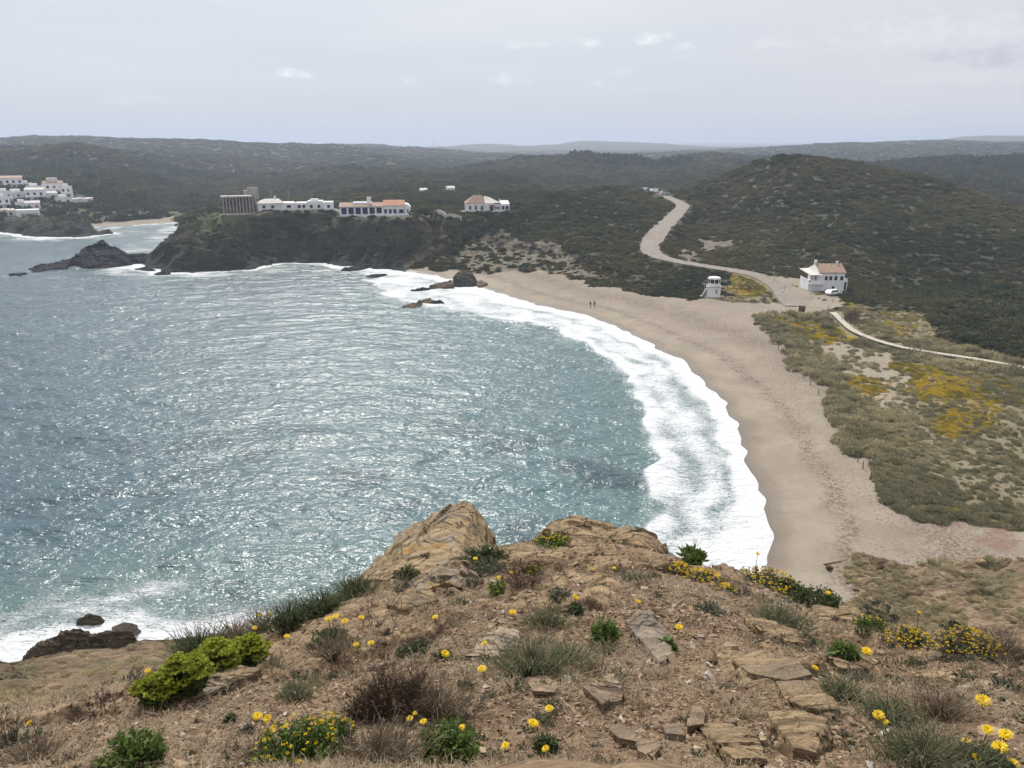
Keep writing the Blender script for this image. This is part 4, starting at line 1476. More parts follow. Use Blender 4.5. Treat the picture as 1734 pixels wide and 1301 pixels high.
hull_rock('rock', crest([(690, 1008), (715, 985), (742, 966), (760, 962), (790, 975), (815, 992)], 5.9, .16,
                        [(690, 1015), (750, 1002), (812, 1004)]), M_TANLL, 'crooked ridge of rock covered in orange and grey lichen', levels=6, amp=.07, strata=.03, seed=8)
hull_rock('rock', crest([(1400, 1042), (1440, 1050), (1475, 1070), (1500, 1090)], 6.0, .4,
                        [(1385, 1062), (1430, 1082), (1490, 1104)]), M_TAN, 'tan rock stepping down the right edge of the clifftop', levels=6, amp=.06, seed=9)
hull_rock('rock', crest([(1230, 962), (1255, 975), (1275, 990)], 8.0, .3, [(1180, 975), (1215, 990), (1260, 1003)]), M_TAN,
          'small tan rock at the lip below the tip of the surf', levels=5, amp=.06, seed=31)


def slab(outline, thick, mat, label, seed, levels=6, amp=.035, strata=.02, tilt=0, lift=.03, name='stone'):
    pts = []
    ps = [near(u, v) for u, v in outline]
    for k, p in enumerate(ps):
        zt = p.z + .014 + thick * .30 + lift * (k % 3) * .15 + (tilt if k < len(ps) // 2 else 0)
        pts.append((p.x, p.y, zt))
        pts.append((p.x, p.y - .01, p.z - .06))
    return hull_rock(name, pts, mat, label, levels=levels, amp=amp, strata=strata, seed=seed, cat='stone' if name == 'stone' else 'rock', smooth=0)


slab([(788, 1118), (815, 1098), (848, 1066), (880, 1075), (875, 1112), (835, 1122)], .03, M_SLAB, 'pale flat slab under a tall daisy, left of the blue-green grass tuft', 10)
slab([(1060, 1056), (1082, 1040), (1104, 1046), (1122, 1068), (1134, 1096), (1138, 1118), (1118, 1128), (1100, 1112), (1084, 1084)], .015, M_GREY, 'long grey slab lying downhill, right of the small green herb', 11)
slab([(988, 1178), (1020, 1166), (1054, 1172), (1052, 1196), (1020, 1206)], .05, M_FLAG, 'triangular brown stone with a sharp shaded edge', 12, tilt=.01)
slab([(1238, 1125), (1290, 1112), (1345, 1128), (1375, 1150), (1330, 1162), (1270, 1152)], .035, M_TAN, 'wide pitted bedrock slab in the middle of the right-hand slope', 13, name='rock', amp=.03)
slab([(1315, 1165), (1375, 1162), (1405, 1188), (1420, 1210), (1372, 1212), (1328, 1195)], .035, M_TAN, 'pitted bedrock slab just below the widest one', 14, name='rock', amp=.03)
slab([(1296, 1214), (1350, 1210), (1400, 1228), (1405, 1262), (1378, 1290), (1345, 1285), (1322, 1250)], .04, M_TAN, 'cracked bedrock slab with a notched lower end near the bottom of the slope', 15, name='rock', amp=.035)
slab([(1182, 1240), (1215, 1232), (1260, 1250), (1292, 1278), (1295, 1300), (1240, 1300), (1205, 1270)], .04, M_TAN, 'tan bedrock slab at the bottom edge, beside the small upright stone', 16, name='rock', amp=.03)
slab([(1163, 1245), (1172, 1212), (1188, 1212), (1192, 1240)], .075, M_FLAG, 'small upright brown stone standing at the head of a slab', 17, levels=4)
slab([(1032, 1245), (1048, 1238), (1075, 1250), (1080, 1268), (1048, 1262)], .035, M_FLAG, 'small tan stone with a broken corner, right of a daisy', 18, levels=4)
slab([(1078, 1268), (1100, 1262), (1118, 1278), (1105, 1292), (1080, 1284)], .03, M_FLAG, 'flat rust-coloured stone near the bottom edge', 19, levels=4)
slab([(890, 1160), (915, 1152), (945, 1165), (940, 1180), (905, 1180)], .02, M_FLAG, 'low tan stone just below the blue-green grass tuft', 20, levels=4)
slab([(1022, 1152), (1038, 1148), (1046, 1168), (1030, 1174)], .02, M_SLAB, 'small tan chip of stone above the triangular stone', 21, levels=4)
slab([(1400, 1122), (1445, 1118), (1485, 1128), (1470, 1142), (1420, 1140)], .04, M_TAN, 'flat tan rock right of the grey tussock', 22, name='rock')
slab([(1548, 1150), (1580, 1142), (1618, 1150), (1610, 1168), (1570, 1170)], .03, M_TAN, 'low rounded tan rock on the far right of the slope', 23, name='rock')
slab([(305, 1200), (335, 1165), (370, 1142), (410, 1138), (440, 1146), (400, 1158), (350, 1185)], .05, M_TAN, 'curved ledge of rock below the yellow-green spurge', 24, name='rock', levels=6, amp=.05)
slab([(655, 1030), (690, 1012), (730, 1008), (740, 1022), (690, 1038)], .04, M_TAN, 'low tan rock at the foot of the orange lichen ridge', 25, name='rock')
slab([(1120, 1236), (1150, 1243), (1160, 1258), (1128, 1252)], .03, M_FLAG, 'small flat stone left of the upright stone', 26, levels=4)
slab([(590, 1205), (612, 1200), (620, 1214), (600, 1220)], .02, M_FLAG, 'small stone left of the dead dark shrub', 27, levels=4)
slab([(1255, 1048), (1300, 1058), (1340, 1075), (1370, 1095), (1320, 1092), (1270, 1066)], .03, M_TAN, 'narrow tan ledge running down the right-hand slope', 28, name='rock', amp=.05)
slab([(1535, 1112), (1580, 1108), (1600, 1118), (1560, 1126)], .025, M_TAN, 'tan rock below the orange flower carpet', 29, name='rock')
slab([(620, 960), (650, 950), (690, 965), (660, 985), (615, 990)], .05, M_TAN, 'sloping tan rock at the foot of the big pointed rock', 30, name='rock')


def sea_rock(pts, z0, mat, label, seed, levels=6, amp=.05, strata=.04, name='rock', group=None, sd_=(.35, .1, .9)):
    """rock standing in the water or on the beach: top points (u, v, height above sea) joined to its foot"""
    ps = []
    for u, v, h in pts:
        p = P(u, v, h)
        ps.append(p)
    cx = np.mean([p[0] for p in ps])
    cy = np.mean([p[1] for p in ps])
    for p in list(ps):
        ps.append(np.array([p[0] + (p[0] - cx) * .06, p[1] + (p[1] - cy) * .2 + .6, z0]))
        ps.append(np.array([p[0] + (p[0] - cx) * .06, p[1] + (p[1] - cy) * .2 - .4, z0]))
    return hull_rock(name, ps, mat, label, levels=levels, amp=amp, strata=strata, seed=seed, sdir=sd_, smooth=0, group=group)


# spur and islets off the headland
sea_rock([(150, 425, 4.0), (160, 414, 6.2), (173, 409, 7.2), (181, 411, 6.8), (186, 418, 5.2), (200, 424, 4.0), (212, 432, 2.6), (120, 438, 2.3), (130, 446, .8), (215, 446, .6), (170, 452, .5)], -.6, M_DARKR,
         'black fin-shaped rock stack rising from the sea left of the headland', 51, levels=6, amp=.06)
sea_rock([(120, 440, 2.0), (95, 444, 1.6), (88, 446, 1.2), (76, 448, 1.0), (50, 454, .5), (110, 455, .3), (60, 459, .2)], -.6, M_DARKR, 'low black rock tailing off the fin-shaped stack to the left', 52, levels=5)
sea_rock([(14, 464, .4), (35, 461, .7), (46, 462, .5), (30, 467, .1)], -.5, M_DARKR, 'small black rock awash, farthest left off the stack', 53, levels=4)
sea_rock([(200, 434, 2.4), (225, 432, 1.8), (243, 434, 2.0), (262, 430, 2.6), (240, 444, .6), (205, 446, .5)], -.6, M_DARKR, 'black saddle of rock joining the fin-shaped stack to the headland', 54, levels=5)
sea_rock([(228, 455, .5), (250, 452, .9), (262, 456, .6), (245, 459, .1)], -.5, M_DARKR, 'small black rock awash at the foot of the headland point', 55, levels=4)
sea_rock([(262, 463, .5), (280, 459, .9), (288, 462, .6), (275, 466, .1)], -.5, M_DARKR, 'flat black rock in the foam just below the headland', 56, levels=4)
# rocks at the end of the beach
sea_rock([(768, 470, 2.6), (775, 462, 3.6), (790, 459, 3.8), (800, 464, 3.2), (808, 474, 1.6), (800, 481, .8), (770, 481, .8)], -.4, rockmat('shore_slate', (.020, .019, .018), (.10, .088, .07), wet=.2, sc=.3),
         'square dark rock where the surf meets the top of the beach', 57, levels=6, amp=.05)
sea_rock([(728, 484, .8), (750, 478, 1.6), (765, 474, 2.2), (768, 483, 1.0), (745, 488, .3)], -.4, M_BROWNR, 'low sloping rock left of the square dark rock', 58, levels=5)
sea_rock([(696, 491, .5), (715, 487, .9), (728, 488, .6), (705, 494, .1)], -.4, M_DARKR, 'thin dark rock in the surf, leftmost of the beach-end rocks', 59, levels=4)
sea_rock([(681, 518, .3), (705, 513, .7), (728, 505, 1.0), (735, 510, .5), (700, 520, .1)], -.4, M_BROWNR, 'long flat rock washed by surf off the beach end', 60, levels=5)
sea_rock([(728, 512, .3), (745, 508, .6), (752, 512, .2)], -.4, M_DARKR, 'small flat rock right of the long one in the surf', 61, levels=4)
sea_rock([(805, 478, .9), (815, 474, 1.4), (825, 480, .8), (812, 486, .3)], -.4, M_BROWNR, 'small brown rock on the sand right of the square dark rock', 62, levels=4)
sea_rock([(620, 468, .3), (640, 464, .6), (655, 465, .4), (630, 470, .1)], -.4, M_DARKR, 'small dark rock in the white water below the cliffs', 63, levels=4)
sea_rock([(580, 456, .5), (600, 450, 1.0), (625, 447, 1.2), (610, 457, .3)], -.4, M_DARKR, 'black ledge running into the surf below the long villa', 64, levels=4)
# rocks below the clifftop at lower left
sea_rock([(35, 1118, .5), (60, 1095, 1.4), (90, 1078, 2.2), (125, 1066, 2.6), (150, 1068, 2.2), (165, 1090, 1.2), (150, 1108, .6), (90, 1115, .8)], -.8, M_BROWNR, 'dark wave-washed rock at the lower left shore', 65, levels=6, amp=.07)
sea_rock([(130, 1100, .8), (150, 1078, 2.0), (185, 1068, 2.4), (225, 1072, 1.8), (232, 1088, .9), (190, 1108, .4)], -.8, M_BROWNR, 'brown shore rock with foam around it, right of the darkest one', 66, levels=6, amp=.07)
sea_rock([(130, 1050, .5), (150, 1040, 1.0), (172, 1044, .7), (160, 1056, .2)], -.8, M_BROWNR, 'small rock awash seaward of the lower left shore rocks', 67, levels=5)
sea_rock([(190, 1062, .5), (210, 1054, 1.1), (232, 1058, 1.0), (230, 1070, .3)], -.8, M_GREY, 'round greyish rock in the foam at lower left', 68, levels=5)
sea_rock([(230, 1108, .2), (250, 1100, .5), (262, 1106, .2)], -.8, M_DARKR, 'little black rock in the backwash, right of the brown shore rocks', 69, levels=4)
pts = [D(-60, 1150, 44), D(-40, 1118, 46), D(0, 1118, 46), D(25, 1128, 45.5), (D(42, 1140, 45)), D(36, 1165, 43), D(0, 1180, 42), D(-60, 1190, 41)]
pts += [p + np.array([0, 1.5, -4]) for p in pts]
hull_rock('rock', pts, M_BROWNR, 'layered brown crag cut off by the left edge', levels=6, amp=.05, strata=.05, seed=70)
# rocks on the lower right slope
for k, (u, v, s, lab) in enumerate(((1405, 963, 16, 'dark round boulder at the back of the beach'), (1485, 958, 22, 'grey-brown boulder where the slope meets the sand'), (1500, 966, 12, 'smaller boulder just right of the grey-brown one'),
                                    (1660, 952, 20, 'pale boulder at the foot of the right-hand slope'), (1620, 955, 12, 'small tan boulder left of the pale one'), (1560, 985, 10, 'small brown boulder in the scrub of the lower slope'))):
    p = hit(u, v)
    m_ = pxm(p) * s
    g = np.random.default_rng(k + 80)
    pts = [np.array([p[0], p[1], gz(p[0], p[1])]) + g.normal(size=3) * np.array([m_ * .4, m_ * .4, m_ * .22]) for _ in range(14)]
    hull_rock('boulder', pts, M_BROWNR if k in (0, 1) else M_TAN, lab, levels=4, seed=80 + k, cat='boulder')

# ------------------------------------------------------------------ loose stones and straw
def chip(name, seed, mat):
    g = np.random.default_rng(seed)
    bm = bmesh.new()
    for _ in range(11):
        bm.verts.new(g.uniform(-1, 1, 3) * np.array([1, .7, .32]))
    bmesh.ops.convex_hull(bm, input=bm.verts)
    bmesh.ops.delete(bm, geom=[v for v in bm.verts if not v.link_faces], context='VERTS')
    me = bpy.data.meshes.new(name)
    bm.to_mesh(me)
    bm.free()
    me.materials.append(mat)
    return me


t = NT('stone_chips')
tint = t.attr('tint', inst=True)
c = t.mix(t.ramp(tint, 0, .5, smooth=False), (.085, .052, .034), (.215, .148, .092))
c = t.mix(t.ramp(tint, .5, .92, smooth=False), c, (.32, .24, .155))
c = t.mix(t.ramp(tint, .93, 1.0), c, (.42, .38, .34))
t.color(c)
M_CHIP = t.m
chips = [chip('stone_chip', s, M_CHIP) for s in range(300, 305)]
N = 150000
tt = rng.uniform(-.95, .95, N)
rr = np.exp(rng.uniform(math.log(1.2), math.log(10.5), N))
x, y = np.sin(tt) * rr, np.cos(tt) * rr
cl = fbm2(x / .5, y / .5, 3, 301)
oc_ = sstep(.02, .14, fbm2(x / 1.3 + 5, y / 1.1, 4, 203))
keep = rng.uniform(0, 1, N) < (.35 + .5 * sstep(-.2, .3, cl)) * (1 - .6 * oc_)
x, y, rr = x[keep], y[keep], rr[keep]
n = len(x)
z = near_z(x, y)
size = (.0028 + .0058 * rng.uniform(0, 1, n) ** 3.0) * np.clip(rr, 1.6, 7) ** .85
big = rng.uniform(0, 1, n) > .990
size = np.where(big, size * rng.uniform(1.6, 3.2, n), size)
size = np.minimum(size, .055)
rot = np.stack([rng.uniform(-.6, .6, n), rng.uniform(-.6, .6, n), rng.uniform(0, 6.28, n)], 1)
scatter('gravel', np.stack([x, y, z + size * .1], 1), rot, np.stack([size, size, size * 1.2], 1), rng.uniform(0, 1, n), rng.integers(0, 5, n), chips)

t = NT('straw_litter')
tint = t.attr('tint', inst=True)
t.color(t.mix(tint, (.14, .095, .06), (.34, .27, .18)))
M_STRAW = t.m


def straw(name, seed):
    g = np.random.default_rng(seed)
    n = 7
    v, f = [], []
    for k in range(n):
        a = g.uniform(0, 6.28)
        L = g.uniform(.5, 1.0)
        c0 = np.array([g.normal() * .35, g.normal() * .35, 0.0])
        d = np.array([math.cos(a), math.sin(a), g.uniform(0, .6)])
        s = np.array([-math.sin(a), math.cos(a), 0]) * .022
        p1 = c0 + d * L * .5 + np.array([0, 0, .06])
        p2 = c0 + d * L + np.array([0, 0, g.uniform(-.1, .1)])
        b = len(v)
        v += [c0 - s, c0 + s, p1 + s, p1 - s, p2 + s * .3, p2 - s * .3]
        f += [(b, b + 1, b + 2, b + 3), (b + 3, b + 2, b + 4, b + 5)]
    return mesh_np(name, v, f, M_STRAW, smooth=False)


straws = [straw('dry_straw', s) for s in (1, 2, 3, 4)]
N = 36000
tt = rng.uniform(-.95, .95, N)
rr = np.exp(rng.uniform(math.log(1.2), math.log(10), N))
x, y = np.sin(tt) * rr, np.cos(tt) * rr
cl = fbm2(x / .7, y / .7, 3, 311)
keep = cl > rng.uniform(-.25, .45, N)
x, y, rr = x[keep], y[keep], rr[keep]
n = len(x)
size = rng.uniform(.02, .055, n) * np.clip(rr / 2.5, .8, 1.6)
rot = np.stack([rng.uniform(-.3, .3, n), rng.uniform(-.3, .3, n), rng.uniform(0, 6.28, n)], 1)
scatter('dry_grass_litter', np.stack([x, y, near_z(x, y) + .004], 1), rot, np.stack([size] * 3, 1), rng.uniform(0, 1, n), rng.integers(0, 4, n), straws)

# ------------------------------------------------------------------ plants of the clifftop
def facemat(name, cols, rough=.65):
    t = NT(name)
    tint = t.attr('tint')
    c = t.mix(t.ramp(tint, 0, .5, smooth=False), cols[0], cols[1])
    c = t.mix(t.ramp(tint, .5, 1, smooth=False), c, cols[2])
    t.color(c)
    t.rough(rough)
    t.leafy(c, .3)
    return t.m


M_GRASS = facemat('blue_green_grass', [(.075, .095, .050), (.135, .155, .085), (.30, .26, .16)])
M_GREEN = facemat('fresh_green_leaves', [(.045, .080, .018), (.095, .150, .035), (.17, .22, .06)])
M_DGREEN = facemat('dark_green_leaves', [(.035, .055, .022), (.070, .095, .038), (.13, .135, .065)])
M_DRY = facemat('dry_grass', [(.10, .075, .05), (.19, .145, .10), (.32, .26, .18)])
M_DEAD = facemat('dead_brown_twigs', [(.032, .019, .014), (.085, .046, .032), (.17, .11, .075)])
M_PURP = facemat('purple_grey_twigs', [(.06, .045, .045), (.13, .10, .098), (.22, .18, .17)])
M_SPUR = facemat('spurge_heads', [(.17, .21, .02), (.29, .33, .035), (.42, .43, .06)])
M_YEL = facemat('yellow_petals', [(.62, .40, .008), (.80, .56, .012), (.88, .66, .02)], .5)
M_ORANGE = facemat('flower_disc', [(.50, .24, .005), (.62, .32, .01), (.70, .38, .01)])
M_STEM = facemat('flower_stem', [(.07, .07, .03), (.11, .10, .045), (.16, .13, .07)])
M_TWIG = facemat('bare_twigs', [(.07, .05, .04), (.14, .10, .08), (.24, .18, .14)])
M_GREYG = facemat('grey_green_leaves', [(.06, .065, .045), (.12, .125, .085), (.20, .19, .13)])


class Leafs:
    def __init__(self):
        self.v, self.f, self.t = [], [], []

    def strip(self, pts, w, tint):
        """a tapering blade through pts; w the width at its foot"""
        pts = [np.asarray(p, float) for p in pts]
        b = len(self.v)
        n = len(pts)
        d = pts[-1] - pts[0]
        s = np.cross(d, (random.gauss(0, 1), random.gauss(0, 1), random.gauss(0, .4)))
        s /= np.linalg.norm(s) + 1e-9
        for i, p in enumerate(pts):
            k = w * (1 - (i / (n - 1)) ** 1.6 * .88) * .5
            self.v += [p - s * k, p + s * k]
        for i in range(n - 1):
            self.f.append((b + 2 * i, b + 2 * i + 1, b + 2 * i + 3, b + 2 * i + 2))
            self.t.append(tint)

    def leaf(self, c, d, L, w, tint):
        c, d = np.asarray(c, float), np.asarray(d, float)
        d = d / (np.linalg.norm(d) + 1e-9)
        s = np.cross(d, (random.gauss(0, 1), random.gauss(0, 1), random.gauss(0, 1)))
        s /= np.linalg.norm(s) + 1e-9
        b = len(self.v)
        self.v += [c, c + d * L * .5 + s * w * .5, c + d * L, c + d * L * .5 - s * w * .5]
        self.f.append((b, b + 1, b + 2, b + 3))
        self.t.append(tint)

    def tube(self, p, q, r0, r1, tint, n=4):
        p, q = np.asarray(p, float), np.asarray(q, float)
        d = q - p
        d /= np.linalg.norm(d) + 1e-9
        a = np.cross(d, (.3, .5, .8))
        a /= np.linalg.norm(a) + 1e-9
        c = np.cross(d, a)
        b = len(self.v)
        for i in range(n):
            w = a * math.cos(2 * math.pi * i / n) + c * math.sin(2 * math.pi * i / n)
            self.v += [p + w * r0, q + w * r1]
        for i in range(n):
            j = (i + 1) % n
            self.f.append((b + 2 * i, b + 2 * j, b + 2 * j + 1, b + 2 * i + 1))
            self.t.append(tint)

    def mesh(self, name, mat):
        return mesh_np(name, np.array(self.v), np.array(self.f), mat, smooth=False, fattrs={'tint': np.clip(self.t, 0, 1)})


G = random.gauss
U = random.uniform


def tuft_mesh(name, n, w, h, mat, bw=.0035, droop=.5, straw_=.25, rad=.5, ext=(1, 1)):
    """grass tussock: w spread, h height of the blades"""
    L = Leafs()
    for _ in range(n):
        a = U(0, 6.283)
        r = abs(G(0, 1)) * rad * w * .5
        r = min(r, w * .6)
        p0 = np.array([math.cos(a) * r * ext[0], math.sin(a) * r * ext[1], -.01])
        le = h * U(.45, 1.1)
        a2 = a + G(0, .7)
        lean = U(.15, 1.0) * (.35 + .8 * r / (w * .5 + 1e-6))
        d = np.array([math.cos(a2) * lean, math.sin(a2) * lean, 1.0])
        d /= np.linalg.norm(d)
        p1 = p0 + d * le * .5
        p2 = p1 + (d + np.array([math.cos(a2), math.sin(a2), -.6]) * droop * .6) * le * .35
        p3 = p2 + (d * .4 + np.array([math.cos(a2), math.sin(a2), -.9]) * droop) * le * .25
        tint = U(.55, 1) if random.random() < straw_ else U(0, .55)
        L.strip((p0, p1, p2, p3), bw * U(.7, 1.3), tint)
    return L.mesh(name, mat)


def twig_mesh(name, n, w, h, mat, r=.0016, depth=3, up=1.0, leaves=0, leafL=.012):
    L = Leafs()

    def grow(p, d, le, rr_, k, tint):
        q = p + d * le + np.array([G(0, .1), G(0, .1), 0]) * le
        L.tube(p, q, rr_, rr_ * .7, tint + U(-.1, .1), 3)
        for _ in range(leaves):
            if k < depth:
                c = p + (q - p) * U(.2, 1)
                L.leaf(c, d + np.array([G(0, .6), G(0, .6), G(0, .5)]), leafL * U(.6, 1.3), leafL * .35, U(.2, 1))
        if k > 0:
            for _ in range(random.choice((2, 2, 3))):
                d2 = d + np.array([G(0, .45), G(0, .45), G(0.05, .3)])
                d2 /= np.linalg.norm(d2)
                grow(q, d2, le * U(.55, .85), rr_ * .7, k - 1, tint)
    for _ in range(n):
        a = U(0, 6.283)
        rr0 = math.sqrt(U(0, 1)) * w * .28
        sp = U(0, .9)
        d = np.array([math.cos(a) * sp * w / h * .6, math.sin(a) * sp * w / h * .6, up])
        d /= np.linalg.norm(d)
        grow(np.array([math.cos(a) * rr0, math.sin(a) * rr0, -.01]), d, h * U(.25, .42), r, depth, U(.1, .8))
    return L.mesh(name, mat)


def herb_mesh(name, n, w, h, mat, leafL=.02, leafw=.008, dome=True, per=14, stem=True):
    """leafy herb: many shoots with small leaves"""
    L = Leafs()
    for _ in range(n):
        a = U(0, 6.283)
        rr0 = math.sqrt(U(0, 1))
        tip = np.array([math.cos(a) * rr0 * w * .5, math.sin(a) * rr0 * w * .5, h * (1 - .55 * rr0 ** 2 * dome) * U(.6, 1.08)])
        base = np.array([tip[0] * .45, tip[1] * .45, -.01])
        if stem:
            L.tube(base, tip, .0018, .001, U(0, .3), 3)
        g_ = U(-.15, .25)
        for k in range(per):
            s = U(.25, 1.05)
            c = base + (tip - base) * s
            d = np.array([G(0, 1), G(0, 1), U(.1, 1.2)])
            L.leaf(c, d, leafL * U(.6, 1.2), leafw * U(.7, 1.3), .35 + g_ + .35 * s * U(.3, 1))
    return L.mesh(name, mat)


def heads_mesh(name, n, w, h, mat, size=.009, per=7, dome=True, fuzz=.06):
    """small flower heads floating at the shoot tips of a low plant"""
    L = Leafs()
    for _ in range(n):
        a = U(0, 6.283)
        rr0 = math.sqrt(U(0, 1))
        tip = np.array([math.cos(a) * rr0 * w * .5, math.sin(a) * rr0 * w * .5, h * (1 - .55 * rr0 ** 2 * dome) * U(.85, 1.1)])
        for k in range(per):
            th_ = 6.283 * k / per + U(-.3, .3)
            d = np.array([math.cos(th_), math.sin(th_), U(.2, .9)])
            L.leaf(tip + d * size * .15, d, size, size * .75, U(.1, 1))
    return L.mesh(name, mat)


def spurge(loc, w, h, n, label):
    """spurge: leafy stems each ending in a flat yellow-green head"""
    o = add('spurge_bush', None, label=label, cat='plant', group='yellow-green spurge on the left slope', loc=loc)
    Ls, Lh = Leafs(), Leafs()
    for _ in range(n):
        a = U(0, 6.283)
        rr0 = math.sqrt(U(0, 1))
        tip = np.array([math.cos(a) * rr0 * w * .5, math.sin(a) * rr0 * w * .38, h * (1 - .45 * rr0 ** 2) * U(.75, 1.1)])
        base = np.array([tip[0] * .5, tip[1] * .5, -.02])
        Ls.tube(base, tip, .003, .002, .3, 4)
        for k in range(16):
            s = U(.25, .95)
            d = np.array([G(0, 1), G(0, 1), U(.0, .9)])
            Ls.leaf(base + (tip - base) * s, d, .030 * U(.7, 1.2), .010, U(.2, .9))
        for ray_ in range(6):
            th_ = 6.283 * ray_ / 6 + U(-.3, .3)
            c = tip + np.array([math.cos(th_), math.sin(th_), .55]) * .020
            Lh.tube(tip, c, .0012, .0012, .2, 3)
            for k in range(6):
                t2 = 6.283 * k / 6
                Lh.leaf(c, (math.cos(t2), math.sin(t2), .5), .013, .013, U(0, 1) ** 1.3)
    add('foliage', Ls.mesh('foliage', M_GREEN), o)
    add('flower_heads', Lh.mesh('flower_heads', M_SPUR), o)
    return o


def gpos(u, v, dz=0.0):
    p = near(u, v)
    return Vector((p.x, p.y, p.z + dz))


for u, v, w, h, n, lab in ((268, 1192, 68, 52, 46, 'lowest and leftmost bush of the yellow-green spurge'), (318, 1172, 78, 66, 58, 'yellow-green spurge bush just above the lowest one, over the drop'),
                           (372, 1140, 80, 58, 58, 'yellow-green spurge bush behind the curved rock ledge'), (424, 1128, 66, 54, 48, 'uppermost and rightmost bush of the yellow-green spurge')):
    p = gpos(u, v)
    k = pxm(p)
    spurge(p, w * k * 1.0, h * k * .92, n, lab)


def plant(name, u, v, w, h, label, kind, cat='plant', group=None, n=None):
    """w, h in photograph pixels; v where the plant meets the soil"""
    p = gpos(u, v, -.01)
    k = pxm(p)
    W, Hh = w * k, h * k
    if kind in ('grass', 'dry', 'greengrass'):
        m_ = {'grass': M_GRASS, 'dry': M_DRY, 'greengrass': M_DGREEN}[kind]
        me = tuft_mesh(name, int((n or int(260 + w * 2.2)) * 1.5), W * .85, Hh * 1.15, m_, bw=.0018 + k * .65, straw_=.42 if kind != 'dry' else .5, ext=(1, .8))
    elif kind == 'twigs':
        me = twig_mesh(name, n or 9, W, Hh * 1.0, M_TWIG, r=.0016 + .12 * k, depth=4)
    elif kind == 'purple':
        me = twig_mesh(name, n or 60, W, Hh, M_PURP, r=.0008 + .15 * k, depth=2)
    elif kind == 'dead':
        me = twig_mesh(name, n or 120, W, Hh * .9, M_DEAD, r=.0012, depth=3)
    elif kind == 'herb':
        me = herb_mesh(name, n or int(w * 1.0), W, Hh, M_GREEN, .022 * max(1, k * 500), .010 * max(1, k * 500))
    elif kind == 'dherb':
        me = herb_mesh(name, n or int(w * 1.6), W, Hh, M_DGREEN, .016 * max(1, k * 400), .008 * max(1, k * 400))
    elif kind == 'grey':
        me = herb_mesh(name, n or int(w * 1.0), W, Hh, M_GREYG, .014 * max(1, k * 400), .006 * max(1, k * 400))
    elif kind in ('lotus', 'ylotus'):
        o = add(name, None, label=label, cat=cat, group=group, loc=p)
        add('foliage', herb_mesh('foliage', n or int(w * 1.3), W, Hh * .9, M_GREYG if kind == 'ylotus' else M_GREEN, .014 * max(1, k * 400), .007 * max(1, k * 400)), o)
        add('flowers', heads_mesh('flowers', int(w * (.42 if kind == 'lotus' else 1.9)), W * .95, Hh, M_YEL, size=max(.006, k * 2.2), per=5), o, kind='stuff')
        return o
    return add(name, me, label=label, cat=cat, group=group, loc=p)


